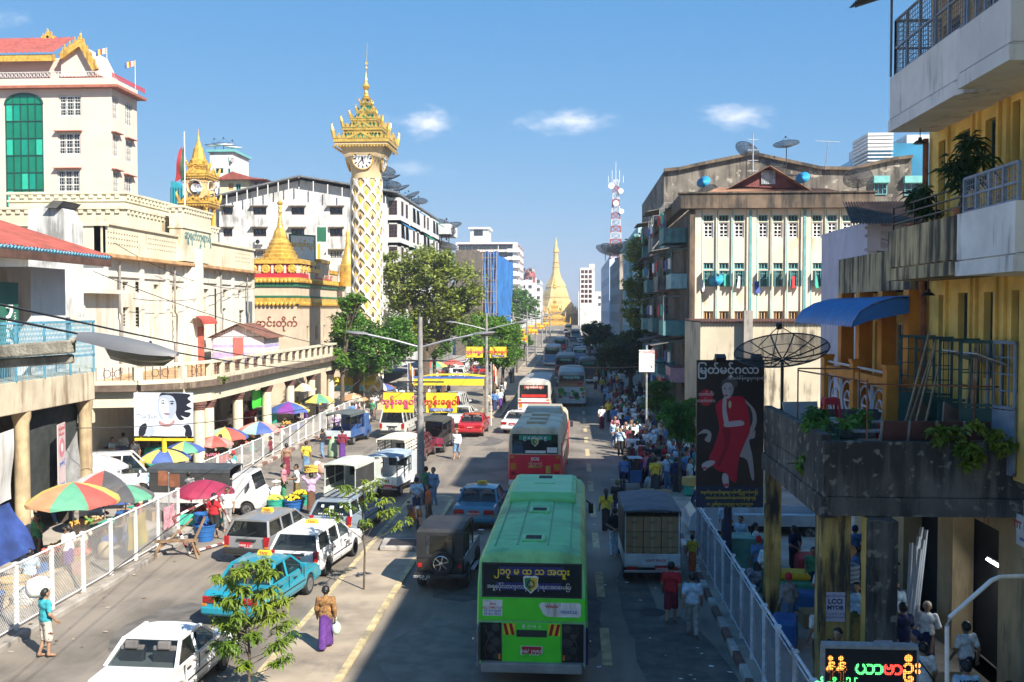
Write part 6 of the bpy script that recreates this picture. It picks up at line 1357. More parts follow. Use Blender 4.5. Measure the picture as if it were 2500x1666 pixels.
far=[('wagon',-13.6,116,wht,'white pickup-like estate'),('sedan',-11.6,123,red_,'small red car'),('sedan',-15.4,121,(.05,.05,.05),'dark sedan'),('wagon',-14.8,131,wht,'white estate'),('van',-13.4,140,wht,'white van'),('van',-15.4,148,wht,'second white van in line'),('sedan',-14,158,slv,'grey sedan'),('sedan',.6,196,slv,'pale grey car'),('sedan',2.6,205,wht,'white car'),('van',-2.0,222,(.25,.3,.34),'slate blue van'),('sedan',1.9,236,wht,'white saloon'),('sedan',.0,250,(.1,.1,.12),'black saloon'),('sedan',2.8,262,slv,'grey saloon'),('van',-1.6,280,(.5,.05,.04),'red minibus'),('sedan',1.5,300,wht,'tiny white car'),('van',-2.5,330,slv,'tiny grey van'),('sedan',1.8,345,(.1,.1,.2),'tiny navy car'),('van',3,178,(.3,.34,.36),'grey-blue minivan')]
for i,(k,x,y,c,d)in enumerate(far):car(k,V(x,y),0,c,d+(' among the parked vehicles past the trees on the market side' if x<-8 else ' in the far traffic before the golden pagoda'),name='van' if k=='van' else 'parked_car',cat='van' if k=='van' else 'car',group='far traffic')
def pickup(loc,rz,col,label,top='canvas',top_col=(.3,.3,.28),num='',name='pickup_truck',H=1.85,load=None,txt=None,L=3.5,W=.72,rails=False,stripe=None):
 T=thing(name,label,'pickup',loc,rz);bed=.62;c4=col;yc=L-1.25
 part(T,'chassis',plastic,lambda a:a.bx(-W*.8,W*.8,.08,L-.2,.28,.5))
 part(T,'cargo_bed',paint_dull,lambda a:a.bx(-W,W,.0,yc-.05,.5,bed),.012,col=c4)
 for s_ in(-1,1):part(T,'bed_side',paint_dull,lambda a:a.bx(min(s_*W,s_*(W-.04)),max(s_*W,s_*(W-.04)),.05,yc-.05,bed+.002,bed+.30),.01,col=c4)
 tg=part(T,'tailgate',paint_dull,lambda a:a.bx(-W+.01,W-.01,-.03,.02,bed-.06,bed+.30),.012,col=stripe or c4)
 if txt:text(tg,txt,blackm,.2,(0,-.036,bed+.12),bold=.03,ext=.001)
 cab=part(T,'cab',paint,lambda a:a.prism([(yc,.3),(yc,1.0),(yc+.02,1.62),(yc+.12,1.72),(yc+.75,1.72),(L-.28,1.05),(L-.06,.82),(L,.5),(L-.03,.28)]+arch(L-.62,.31,.28),'x',-W+.01,W-.01),.05,col=c4,seg=3)
 part(T,'rear_window',dglass,lambda a:a.bx(-W*.62,W*.62,yc-.012,yc+.03,1.08,1.48),.02)
 for s_ in(-1,1):part(T,'side_window',dglass,lambda a:a.prism([(yc+.14,1.05),(yc+.2,1.58),(yc+.72,1.58),(L-.42,1.05)],'x',min(s_*(W-.012),s_*(W-.03)),max(s_*(W-.012),s_*(W-.03))));part(T,'tail_light',tail_r,lambda a:a.bx(min(s_*W*.55,s_*W*.9),max(s_*W*.55,s_*W*.9),-.05,.0,.42,.53),.008);part(T,'wing_mirror',plastic,lambda a:a.box((s_*(W+.12),L-.5,1.25),(.14,.06,.22)),.02);part(T,'mud_flap',rubber,lambda a:a.bx(min(s_*W*.6,s_*W*.95),max(s_*W*.6,s_*W*.95),.28,.30,.12,.45))
 part(T,'windscreen',dglass,lambda a:a.poly([(-W*.85,L-.27,1.07),(W*.85,L-.27,1.07),(W*.8,yc+.79,1.66),(-W*.8,yc+.79,1.66)]))
 for x in(-W+.1,W-.1):wheel(T,x,.62,.27,.16);wheel(T,x,L-.62,.27,.16)
 part(T,'rear_bumper',steel,lambda a:a.bx(-W,W,-.1,-.04,.36,.43),.01)
 if top!='none':
  part(T,'canopy_frame',blackm if top=='canvas' else paint_dull,lambda a:[a.bar((x,y,bed+.28),(x,y,H-.1),.04)for x in(-W+.04,W-.04)for y in(.06,yc*.5,yc-.1)]+[a.bar((s_*(W-.03),.05,bed+.62),(s_*(W-.03),yc-.1,bed+.62),.035)for s_ in(-1,1)],col=c4)
  def roof(a):a.loft([[(-W-.02,y,H-.22),(-W-.01,y,H-.06),(-W*.6,y,H+dz),(0,y,H+.035+dz),(W*.6,y,H+dz),(W+.01,y,H-.06),(W+.02,y,H-.22),(W-.02,y,H-.22),(W-.04,y,H-.09),(0,y,H-.02+dz),(-W+.04,y,H-.09),(-W+.02,y,H-.22)]for y,dz in((-.06,-.03),(.1,0),(yc*.5,.015),(yc-.05,0))])
  part(T,'canopy',mat('canvas',objcol=True,rough=.75,var=.25,scale=2,coord='obj',bump=.15,bscale=6),roof,smooth=50,col=top_col)
  if top=='box':
   for s_ in(-1,1):part(T,'canopy_side',_mats['canvas'],lambda a:a.bx(min(s_*W,s_*(W-.03)),max(s_*W,s_*(W-.03)),.05,yc-.06,bed+.302,H-.2),col=(.04,.04,.04))
  if rails:
   for s_ in(-1,1):part(T,'slatted_side',paint_dull,lambda a:[a.bx(min(s_*W,s_*(W-.025)),max(s_*W,s_*(W-.025)),.04,yc-.06,z,z+.09)for z in(bed+.36,bed+.54,bed+.72,bed+.9,bed+1.04)]+[a.bx(min(s_*(W+.01),s_*(W-.02)),max(s_*(W+.01),s_*(W-.02)),y,y+.06,bed,H-.2)for y in(.06,.5,.95,1.4,1.85)],col=c4)
 if num:plate(T,num,-.055,.5,x=.28)
 return T
cart=mat('cardboard',(.36,.23,.12),.85,var=.15,scale=3,coord='obj')
pickup(V(-9.75,40.9),R(-9),(.55,.60,.55),'pale green pickup with rounded canopy next to the flower sellers','box',(.50,.53,.47),H=1.95)
pickup(V(-8.5,43.7),R(-8),(.62,.66,.67),'white open pickup with big black letters on the tailgate','canvas',(.33,.40,.46),'၅ည/၄၁',txt='SUZUKI',H=1.88)
pickup(V(-8.95,48.3),R(-6),(.68,.67,.62),'white slat-sided pickup with rounded cream roof','canvas',(.62,.58,.50),'၇ဋ/၁၂',rails=True,H=2.05,L=3.7)
pickup(V(-8.35,57.2),R(-4),(.05,.04,.04),'dark brown pickup with maroon tailgate and roof frame','canvas',(.06,.06,.05),'',H=1.95,W=.82,L=4.0,stripe=(.22,.02,.06))
pickup(V(-14.4,60.2),R(-8),(.05,.12,.32),'blue and white pickup with dark canopy beside the market fence','canvas',(.09,.11,.11),'',H=2.0,W=.8,L=3.8,stripe=(.5,.55,.6))
T=pickup(V(2.42,30.4),R(1),(.58,.64,.68),'light truck stacked with brown cartons under a grey canvas','box',(.10,.11,.13),'၁က/၈၉',H=2.3,W=.86,L=4.4)
text(T,'LIGHT TRUCK',brd,.1,(.1,-.036,.72),bold=.03,ext=.001)
cm_=MB();cm_.bx(-.265,.265,-.3,.3,0,.46);cme=cm_.mesh('carton',cart)
tp=MB();tp.bx(-.267,.267,-.305,-.302,.2,.25)
for i in range(3):
 for j in range(3):
  c=thing('carton','%s carton in the %s row stacked in the light truck'%(('near-left','middle','near-right')[i],('bottom','second','top')[j]),'carton',(2.42+.0-.55+i*.55,30.4+.38+rnd.uniform(0,.06),.63+j*.475),R(1));mk('box',cme,c,bevel=.008);part(c,'tape',mat('tape',(.42,.30,.17),.5,var=.1),lambda a:a.bx(-.03,.03,-.304,-.301,0,.46))
  text(c,'ABC',blackm,.11,(.02,-.306,.28),ext=.001)
pickup(V(-17.3,40.2),R(-90),(.66,.66,.66),'white pickup with long dark canopy nosing out between the fences','box',(.05,.06,.07),'',H=1.95,W=.8,L=4.7)
pickup(V(9.2,37.4),R(90),(.45,.53,.58),'pale blue flatbed truck standing crosswise behind the tall advert board','none',W=.95,L=5.0)
T=thing('jeep','black soft-top jeep with spare wheel on its tail in the shade','jeep',V(-3.95,29.2),R(-3));jb=(.012,.013,.015)
part(T,'body',paint,lambda a:a.prism([(0,.5),(0,1.0),(1.6,1.0),(2.1,1.02),(3.2,.98),(3.3,.9),(3.3,.45)]+arch(2.7,.42,.45)+arch(.65,.42,.45),'x',-.72,.72),.03,col=jb)
part(T,'soft_top',mat('vinyl',(.018,.019,.022),.55,var=.3,coord='obj',bump=.15),lambda a:a.loft([[(-.70,y0,z0),(.70,y0,z0),(.66,y1,z1),(-.66,y1,z1)]for(y0,z0,y1,z1)in((-.02,1.74,.0,1.78),(-.02,1.76,.04,1.86),(.9,1.80,.9,1.92),(2.0,1.76,2.0,1.86))]),.03)
part(T,'soft_top_side',_mats['vinyl'],lambda a:[a.bx(min(s_*.70,s_*.68),max(s_*.70,s_*.68),.0,.45,1.0,1.78)for s_ in(-1,1)]+[a.bx(min(s_*.70,s_*.66),max(s_*.70,s_*.66),y,y+.06,1.0,1.78)for s_ in(-1,1)for y in(1.1,1.95)]+[a.bx(-.7,-.44,-.02,.01,1.0,1.76),a.bx(.44,.7,-.02,.01,1.0,1.76),a.bx(-.44,.44,-.02,.01,1.0,1.1),a.bx(-.44,.44,-.02,.01,1.66,1.76)])
part(T,'rear_window',autoglass,lambda a:a.poly([(-.44,-.005,1.1),(.44,-.005,1.1),(.44,-.005,1.66),(-.44,-.005,1.66)]));part(T,'windscreen',autoglass,lambda a:a.poly([(-.66,2.1,1.04),(.66,2.1,1.04),(.62,2.02,1.78),(-.62,2.02,1.78)]))
part(T,'seat',seat_m,lambda a:[a.box((x,1.5,1.15),(.5,.14,.6))for x in(-.35,.35)],.04);part(T,'load',cart,lambda a:a.box((-.15,.5,1.15),(.5,.4,.4)),.05)
a=MB();a.M=Matrix.Translation((.06,-.16,.86))@Matrix.Rotation(pi/2,4,'Z');a.M=Matrix.Translation((.08,-.14,.88))@Matrix.Rotation(pi/2,4,'X');a.lathe([(.2,-.1),(.33,-.1),(.36,-.05),(.36,.06),(.33,.1),(.2,.1)],n=24);sp=a.build('spare_wheel',rubber,T,smooth=40)
a=MB();a.M=Matrix.Translation((.08,-.18,.88))@Matrix.Rotation(pi/2,4,'X');a.lathe([(.2,.0),(.24,.06),(.22,.07),(.2,.02)],n=24);a.lathe([(.06,0),(.06,.08),(0,.09)],n=10)
for k in range(6):t=k*pi/3+.3;a.bar((.05*cos(t),.05*sin(t),.05),(.21*cos(t),.21*sin(t),.05),.035,.03)
a.build('alloy_rim',chrome,sp)
for x in(-.66,.66):wheel(T,x,.65,.37,.22);wheel(T,x,2.7,.37,.22)
part(T,'rear_bumper',plastic,lambda a:a.bx(-.8,.8,-.16,-.02,.42,.56),.03);plate(T,'ဘ/၄၉၂၁',-.17,.5,plate_k,x=-.52,w_=.46)
for s_ in(-1,1):part(T,'tail_light',tail_r,lambda a:a.box((s_*.6,-.03,.78),(.12,.06,.12)),.01);part(T,'wing_mirror',chrome,lambda a:(a.bar((s_*.72,2.0,1.1),(s_*.95,2.0,1.3),.03),a.box((s_*.95,1.98,1.36),(.2,.05,.15))),.01);part(T,'side_step',steel,lambda a:a.bx(min(s_*.74,s_*.86),max(s_*.74,s_*.86),1.1,2.2,.36,.4))
part(T,'mud_flap',rubber,lambda a:a.bx(.52,.82,.2,.22,.1,.5))
def bus(loc,rz,label,L,W,H,roof_c,band_c,low_c,rear,name='bus',split=.45):
 """rounded-section coach: lower skirt, waist, roof; side windows; rear window and details by rear()"""
 T=thing(name,label,'bus',loc,rz);w_=W/2;z0,zs,zw,zr=.42,1.25,2.25,H
 def sec(y,k=1.,dz=0.):return[(-w_*k,y,z0),(w_*k,y,z0),(w_*k,y,zs),(w_*.985*k,y,zw),(w_*.95*k,y,zr-.28+dz),(w_*.86*k,y,zr-.11+dz),(w_*.68*k,y,zr-.03+dz),(0,y,zr+.03+dz),(-w_*.68*k,y,zr-.03+dz),(-w_*.86*k,y,zr-.11+dz),(-w_*.95*k,y,zr-.28+dz),(-w_*.985*k,y,zw),(-w_*k,y,zs)]
 a=MB();rings=[sec(-.02,.965,-.13),sec(.03,.99,-.05),sec(.16,1.,0),sec(L-.2,1.,0),sec(L-.05,.98,-.06),sec(L,.95,-.15)];a.loft(rings);n=13
 for fi,f in enumerate(a.f):
  if len(f)==n:a.m[fi]=0;continue
  i=fi%n;a.m[fi]={0:2,1:1,12:1,2:1,11:1}.get(i,0)
 bmts=[mat('bus_roof_%s'%name,roof_c,.5,var=.16,scale=1.2,coord='obj',stain=tuple(c*.45 for c in roof_c),stain_amt=.42,sscale=.8,streak=False),mat('bus_side_%s'%name,band_c,.35,var=.1,scale=1.5,coord='obj'),plastic]
 a.build('body',bmts,T,smooth=32)
 for x in(-w_+.16,w_-.16):wheel(T,x,L*.28,.46,.28);wheel(T,x,L*.8,.46,.28)
 nw=int((L-1.2)/1.35)
 for s_ in(-1,1):
  for k in range(nw):
   y=.7+k*1.35;part(T,'side_window',dglass,lambda a:a.poly([(s_*(w_+.006),y,1.45),(s_*(w_+.006),y+1.2,1.45),(s_*(w_*.972+.008),y+1.2,2.28),(s_*(w_*.972+.008),y,2.28)]))
  part(T,'skirt',mat('bus_low_%s'%name,low_c,.4,var=.12,coord='obj'),lambda a:a.bx(min(s_*w_,s_*(w_+.012)),max(s_*w_,s_*(w_+.012)),.1,L-.1,.45,1.0));part(T,'wing_mirror',plastic,lambda a:(a.bar((s_*w_*.9,L-.1,2.3),(s_*(w_+.14),L+.05,2.1),.05),a.box((s_*(w_+.14),L+.05,1.95),(.16,.08,.32))),.02)
 part(T,'windscreen',dglass,lambda a:a.poly([(-w_*.88,L+.004,1.2),(w_*.88,L+.004,1.2),(w_*.86,L+.004,2.4),(-w_*.86,L+.004,2.4)]))
 rear(T,w_,H);return T
def bc(name,c,r=.4):return mat(name,c,r,var=.1,coord='obj',scale=2)
def panel(T,name,m,x0,x1,z0,z1,y=-.03,th=.02,bevel=None):return part(T,name,m,lambda a:a.bx(x0,x1,y-th,y,z0,z1),bevel)
def shield(T,x,y,z,s_):
 o=part(T,'emblem',white_paint,lambda a:a.prism([(x+s_*q[0],z+s_*q[1])for q in((-.5,.45),(-.3,.55),(0,.5),(.3,.55),(.5,.45),(.45,-.2),(0,-.65),(-.45,-.2))],'y',y-.004,y))
 for k,(c,q)in enumerate((((.02,.2,.06),((-.42,.38),(0,.42),(0,-.55),(-.38,-.15))),((.65,.45,.02),((0,.42),(.42,.38),(.38,-.15),(0,-.55))))):part(o,'emblem_field',bc('emblem_%d'%k,c),lambda a:a.prism([(x+s_*p[0],z+s_*p[1])for p in q],'y',y-.008,y-.0045))
 part(o,'emblem_ring',blackm,lambda a:a.tube([(x+s_*.22*cos(t),y-.012,z+s_*(.22*sin(t)))for t in[2*pi*i/14 for i in range(15)]],s_*.04,4));part(o,'emblem_spoke',lw_,lambda a:[a.bar((x,y-.014,z),(x+s_*.2*sin(t),y-.014,z+s_*.2*cos(t)),s_*.05,.004)for t in(0,2.1,4.2)])
def rear_green(T,w_,H):
 g1,g2=bc('bus_green_rear',(.08,.68,.03)),bc('bus_green_dark',(.02,.24,.03));nav=bc('bus_navy',(.015,.02,.14))
 panel(T,'rear_window',dglass,-1.08,1.08,1.98,2.68);panel(T,'window_seal',plastic,-1.12,1.12,1.94,2.72,-.022,.006)
 panel(T,'rear_panel',g1,-1.19,1.19,1.42,1.93,-.028,.012,.01);panel(T,'engine_cover',g1,-.66,.66,.62,1.38,-.03,.03,.015);panel(T,'engine_cover_lower',g1,-.66,.66,.5,.78,-.062,.006)
 b1=panel(T,'route_board',nav,-.72,.72,2.44,2.64,-.053,.006);text(b1,'၂၁၇ မ ထ သ အထူး',mat('letter_gold',(.8,.6,.02),.5,var=0),.2,(0,-.062,2.53),bold=.02,ext=.001)
 b2=panel(T,'route_board',nav,-.80,.66,2.12,2.28,-.053,.006);text(b2,'အရှေ့ပိုင်းတက္ကသိုလ်   ဂုံးရောအဝေးပြေး',lw_,.125,(-.06,-.062,2.19),ext=.001,sx=.85)
 shield(T,-.02,-.062,2.26,.34)
 s1=panel(T,'sticker',white_paint,-1.10,-.66,1.52,1.88,-.041,.004);text(s1,'ALL TIME TOP',brd,.072,(-.88,-.047,1.70),bold=.015,ext=.001);text(s1,'09 504 8638',_mats['letter_blue'],.075,(-.88,-.047,1.63),bold=.015,ext=.001);text(s1,'09 862 9012',_mats['letter_blue'],.075,(-.88,-.047,1.56),bold=.015,ext=.001);text(s1,'Am',brd,.1,(-.88,-.047,1.79),bold=.015,ext=.001);text(s1,'Call us',blackm,.05,(-1.0,-.047,1.855),ext=.001)
 s2=part(T,'maker_sign',white_paint,lambda a:a.prism([(.16,1.78),(.22,1.84),(1.06,1.84),(1.10,1.80),(1.10,1.56),(1.06,1.52),(.36,1.52),(.26,1.58)],'y',-.048,-.041));text(s2,'WAAN',brd,.09,(.45,-.052,1.75),bold=.03,ext=.001);text(s2,'VEHICLE',_mats['letter_blue'],.1,(.83,-.052,1.63),bold=.02,ext=.001)
 for s_ in(-1,1):
  part(T,'engine_bay',mat('engine_dark',(.012,.012,.012),.7,var=.3),lambda a:a.bx(min(s_*.68,s_*1.16),max(s_*.68,s_*1.16),-.036,-.028,.5,1.36))
  part(T,'engine_part',mat('engine_metal',(.07,.07,.065),.5,metal=.5,var=.4,coord='obj'),lambda a:[a.cyl((s_*(.8+.12*(k%2)),-.03,.62+.16*k),(s_*(.8+.12*(k%2)),-.075,.62+.16*k),.07+.02*(k%3),n=14)for k in range(5)]+[a.bar((s_*.74,-.05,.6),(s_*1.05,-.06,1.2),.025)]+[a.tube([(s_*1.0,-.05,.55),(s_*1.06,-.07,.8),(s_*.95,-.06,1.05),(s_*1.05,-.05,1.3)],.02,5)])
  part(T,'bay_door',mat('door_grey',(.26,.27,.26),.6,var=.3,coord='obj'),lambda a:a.box((s_*1.185,-.22,.93),(.03,.42,.85)),.01)
  part(T,'corner_post',nav,lambda a:a.bx(min(s_*1.2,s_*1.262),max(s_*1.2,s_*1.262),-.02,.5,.43,1.28),.02)
  o=panel(T,'chevron_board',YL,min(s_*.64,s_*.38),max(s_*.64,s_*.38),1.1,1.36,-.062,.004);part(o,'chevron',tail_r,lambda a:[a.poly([(s_*.51+s_*q[0],-.068,1.23+q[1])for q in((.13-.09*k*1.45,.13),(.13-.09*k*1.45-.07,.13),(-.0-.09*k*1.45+.0,-.13),(.07-.09*k*1.45,-.13))])for k in(0,1)])
  part(T,'mirror_lamp',chrome,lambda a:a.ell((s_*1.3,-.05,.98),(.04,.04,.04)));part(T,'rear_lamp',tail_o,lambda a:a.box((s_*.72,-.1,.62),(.05,.03,.12)))
 panel(T,'vent_slot',plastic,-.34,.34,1.06,1.22,-.064,.006,.004);text(T,'울 산 버 스',lw_,.1,(0,-.066,1.29),ext=.001)
 panel(T,'plate_frame',white_paint,-.24,.24,.68,.86,-.068,.006);plate(T,'၉ခ/၂၅၅၀',-.075,.77,w_=.44)
 part(T,'rear_bumper',mat('bumper_dusty',(.28,.28,.27),.6,var=.25,coord='obj'),lambda a:a.bx(-1.13,1.13,-.2,.02,.28,.5),.03)
 part(T,'roof_unit',bc('bus_roof_unit',(.18,.6,.22)),lambda a:a.loft([[(-.95,y,H-.06),(.95,y,H-.06),(.93,y,H+h_-.04),(.8,y,H+h_),(-.8,y,H+h_),(-.93,y,H+h_-.04)]for y,h_ in((5.6,.08),(5.75,.24),(8.7,.24),(9.0,.06))]),.02)
 part(T,'roof_grille',plastic,lambda a:[a.bx(-.2,.2,8.0+k*.1,8.05+k*.1,H+.21,H+.25)for k in range(5)]);part(T,'roof_hatch',bc('bus_roof_unit',()),lambda a:[a.bx(-.27,.27,y,y+.55,H+.01,H+.07)for y in(.65,3.9)]+[a.bx(-.3,.3,7.1,7.5,H+.2,H+.26)],.02)
 part(T,'roof_vent',plastic,lambda a:[a.bx(-.18,.18,y+.1+k*.07,y+.13+k*.07,H+.075,H+.085)for y in(.65,3.9)for k in range(5)]);part(T,'roof_rib',g2,lambda a:[a.bx(x-.012,x+.012,.4,5.5,H-.02,H+.022)for x in(-.35,.35)]+[a.bx(x-.012,x+.012,.4,9,H-.09,H-.015)for x in(-.86,.86)])
bus(V(-.92,22.1),R(-.6),'big green bus with open engine doors nearest on the avenue',10.0,2.5,3.02,(.22,.60,.24),(.09,.68,.06),(.02,.03,.2),rear_green,name='green_bus')
def rear_std(c_low,title,sub,extra=None,tc=None):
 def f(T,w_,H):
  panel(T,'rear_window',dglass,-w_*.84,w_*.84,1.75,H-.35);cm=bc('rear_%s'%T.name,c_low,.35);panel(T,'rear_panel',cm,-w_*.95,w_*.95,.55,1.7,-.03,.012,.01)
  o=panel(T,'route_board',tc or bc('board_green',(.0,.25,.14)),-w_*.6,w_*.6,H-.62,H-.4,-.053,.006);text(o,title,lw_,.2,(0,-.062,H-.51),bold=.02,ext=.001)
  if sub:text(T,sub,lw_,.2,(0,-.045,1.5),bold=.03,ext=.001)
  for s_ in(-1,1):
   part(T,'tail_light',tail_r,lambda a:a.box((s_*w_*.8,-.05,.85),(.2,.03,.14)),.01);part(T,'tail_light',tail_o,lambda a:a.box((s_*w_*.84,-.05,1.58),(.2,.03,.12)),.01);part(T,'chevron_board',tail_o,lambda a:a.box((s_*w_*.8,-.045,1.15),(.26,.006,.3)))
  panel(T,'rear_bumper',white_paint,-w_*.97,w_*.97,.3,.52,0,.16,.03);plate(T,'၄ည/၁၂၃၄',-.05,.78)
  if extra:extra(T,w_,H)
 return f
def ex_red(T,w_,H):
 shield(T,-.0,-.062,2.3,.34);panel(T,'sticker',white_paint,.55,1.02,1.8,2.05,-.053,.004);panel(T,'sticker',white_paint,-.45,.5,1.78,1.9,-.053,.004);text(T,'ပြည်သူ့ယာဉ်',mat('letter_cream',(.75,.68,.5),.5,var=0),.12,(0,-.045,1.3),ext=.001)
 part(T,'filler_plate',gold_matte,lambda a:(a.bx(-.3,.3,-.05,-.04,1.1,1.2),a.bx(.5,.72,-.05,-.04,.85,1.2)))
 part(T,'roof_vent',bc('bus_cream_vent',(.42,.36,.24)),lambda a:[a.bx(-.45,.45,y,y+.7,H,H+.14)for y in(.9,2.6,4.3)],.03);part(T,'roof_pod',bc('bus_cream_vent',()),lambda a:a.loft([[(-1.0,y,H-.1),(1.0,y,H-.1),(.9,y,H+h_),(-.9,y,H+h_)]for y,h_ in((6.2,.02),(6.6,.2),(9.0,.2),(9.4,.0))]),.03)
 part(T,'conductor_door',cream,lambda a:a.bx(w_+.012,w_+.016,.5,6.5,1.05,1.35))
bus(V(-1.75,45.6),R(-1.5),'red bus with cream roof and shield emblem just ahead of the green bus',10.2,2.5,3.0,(.66,.56,.38),(.8,.035,.03),(.7,.04,.03),rear_std((.75,.015,.035),'၉ မ ထ သ ၉','SCG',ex_red),name='red_bus')
def ex_w(T,w_,H):panel(T,'lower_stripe',bc('stripe_maroon',(.3,.01,.02)),-w_*.95,w_*.95,1.3,1.42,-.043,.004);panel(T,'advert',bc('advert_red',(.5,.03,.02)),-w_*.75,w_*.75,1.78,2.0,-.053,.005);panel(T,'sticker',bc('advert_red',()),-.4,.4,.95,1.25,-.043,.004)
bus(V(-2.95,74.5),R(-1),'white bus with brown-red rear advert left of the white and green bus',10,2.5,3.05,(.42,.40,.36),(.55,.5,.45),(.3,.02,.03),rear_std((.66,.64,.6),'လှ တစ်ဝင် လှ','',ex_w,bc('board_rust',(.32,.06,.03))),name='white_red_bus')
def ex_g(T,w_,H):
 part(T,'leaf_advert',bc('advert_leaf',(.02,.35,.04)),lambda a:[a.ell((x,-.044,z),(r_,.008,r_*.8),10,5)for x,z,r_ in((-.9,1.4,.3),(-.6,1.15,.22),(.35,1.1,.3),(.5,.8,.25),(.9,1.5,.22),(-.95,.9,.2),(.1,1.35,.15))]);text(T,'STAR',_mats['letter_teal'],.22,(-.35,-.055,1.15),bold=.04,ext=.001);text(T,'COOL',_mats['letter_teal'],.22,(-.35,-.055,.92),bold=.04,ext=.001);panel(T,'sticker',lau[1],.5,.95,1.85,2.1,-.053,.005);panel(T,'grille',plastic,.25,.6,.75,1.15,-.056,.01)
bus(V(-.15,85.5),R(0),'white bus with green leafy rear advert on the right lane',10,2.5,3.05,(.36,.38,.36),(.5,.62,.5),(.05,.3,.06),rear_std((.68,.7,.68),'အထူး ဝှဇု အထူး','',ex_g,bc('board_teal',(.0,.3,.22))),name='white_green_bus')
bus(V(-.9,116),0,'dark purple bus ahead of the white and green bus',10,2.5,3.0,(.18,.2,.2),(.12,.02,.1),(.1,.02,.08),rear_std((.12,.02,.08),'ဝါ မဟာ ၄၅',''),name='purple_bus')
bus(V(-3.1,146),0,'blue and white bus near the yellow banners in the distance',10,2.5,3.0,(.5,.48,.46),(.6,.6,.6),(.04,.2,.4),rear_std((.06,.25,.45),'မ ထ သ',''),name='blue_white_bus')
bus(V(1.0,152),0,'small white minibus with blue lower half in the distance',6.5,2.1,2.5,(.6,.55,.5),(.65,.65,.62),(.05,.2,.4),rear_std((.3,.4,.55),'မ ထ သ',''),name='minibus')
bus(V(1.7,112),0,'dark boxy covered truck beside the purple bus',6,2.2,2.8,(.09,.1,.1),(.07,.08,.08),(.05,.05,.05),rear_std((.06,.07,.07),'',''),name='covered_truck')
for i,(x,y,c)in enumerate(((-2.5,190,(.5,.05,.05)),(.6,270,(.1,.3,.3)),(-1.8,360,(.55,.5,.3)))):bus(V(x,y),0,('tiny red bus','tiny teal bus','tiny cream bus')[i]+' deep in the far traffic of the avenue',9,2.4,2.9,(.4,.4,.38),c,c,rear_std(c,'မ ထ သ',''),name='far_bus_%d'%i)
for o in list(bpy.data.objects):
 if o.name.startswith('far_bus'):o.name='far_bus'
# trees and plants
def leaf_mat(name,c,c2):
 m=bpy.data.materials.new(name);m.use_nodes=True;t=m.node_tree;b=t.nodes['Principled BSDF'];L=t.links.new
 g=t.nodes.new('ShaderNodeNewGeometry');n=t.nodes.new('ShaderNodeTexNoise');n.inputs['Scale'].default_value=1.1;n.inputs['Detail'].default_value=5;L(g.outputs['Position'],n.inputs['Vector'])
 r_=t.nodes.new('ShaderNodeMapRange');r_.inputs[1].default_value=.35;r_.inputs[2].default_value=.65;L(n.outputs[0],r_.inputs[0])
 mx_=t.nodes.new('ShaderNodeMix');mx_.data_type='RGBA';mx_.inputs[6].default_value=(*c,1);mx_.inputs[7].default_value=(*c2,1);L(r_.outputs[0],mx_.inputs[0]);L(mx_.outputs[2],b.inputs['Base Color']);b.inputs['Roughness'].default_value=.5
 tr=t.nodes.new('ShaderNodeBsdfTranslucent');L(mx_.outputs[2],tr.inputs[0]);ms=t.nodes.new('ShaderNodeMixShader');ms.inputs[0].default_value=.4;L(b.outputs[0],ms.inputs[1]);L(tr.outputs[0],ms.inputs[2]);L(ms.outputs[0],t.nodes['Material Output'].inputs[0]);return m
LM=[leaf_mat('leaf_olive',(.15,.2,.035),(.34,.4,.07)),leaf_mat('leaf_green',(.05,.15,.02),(.15,.32,.04)),leaf_mat('leaf_bright',(.07,.19,.02),(.2,.36,.04)),leaf_mat('leaf_dark',(.022,.06,.018),(.06,.13,.03)),leaf_mat('leaf_lime',(.10,.19,.015),(.26,.33,.03))]
bark=mat('bark',(.11,.085,.06),.95,var=.35,scale=6,bump=.4,bscale=25,coord='obj')
def leaves(blobs,n,size,asp=.45,droop=0.,seed=1,shell=.55,fold=False):
 r_=np.random.default_rng(seed);vol=np.array([b[1][0]*b[1][1]*b[1][2]for b in blobs])**.66;cnt=(n*vol/vol.sum()).astype(int);P=[]
 for(c,rad),k in zip(blobs,cnt):
  sub=max(5,k//40);d=r_.normal(size=(sub,3));d/=np.linalg.norm(d,axis=1)[:,None];q=(shell+(1-shell)*r_.random(sub))[:,None];ctr=np.array(c)+d*q*np.array(rad)*(.82+.3*r_.random((sub,1)))
  idx=r_.integers(0,sub,k);P.append(ctr[idx]+r_.normal(size=(k,3))*np.array(rad)*.13)
 P=np.concatenate(P);N=len(P);a=r_.normal(size=(N,3));a[:,2]=a[:,2]*.5-droop;a/=np.linalg.norm(a,axis=1)[:,None];up=r_.normal(size=(N,3))*.7+[0,0,1];b=np.cross(a,up);b/=np.linalg.norm(b,axis=1)[:,None]+1e-6
 s=size*(.7+.6*r_.random((N,1)));tip=P+a*s;mid=P+a*s*.5;h=b*s*asp*.5;nrm=np.cross(a,b)*s*.1
 if fold:tip=tip-np.array([0,0,1])*s*.25
 V_=np.stack([P,mid+h-nrm,tip,mid-h-nrm,mid+nrm*.3],1).reshape(-1,3);i=np.arange(N)[:,None]*5
 F_=np.concatenate([i+[0,1,2,4],i+[0,4,2,3]],0);return V_,F_
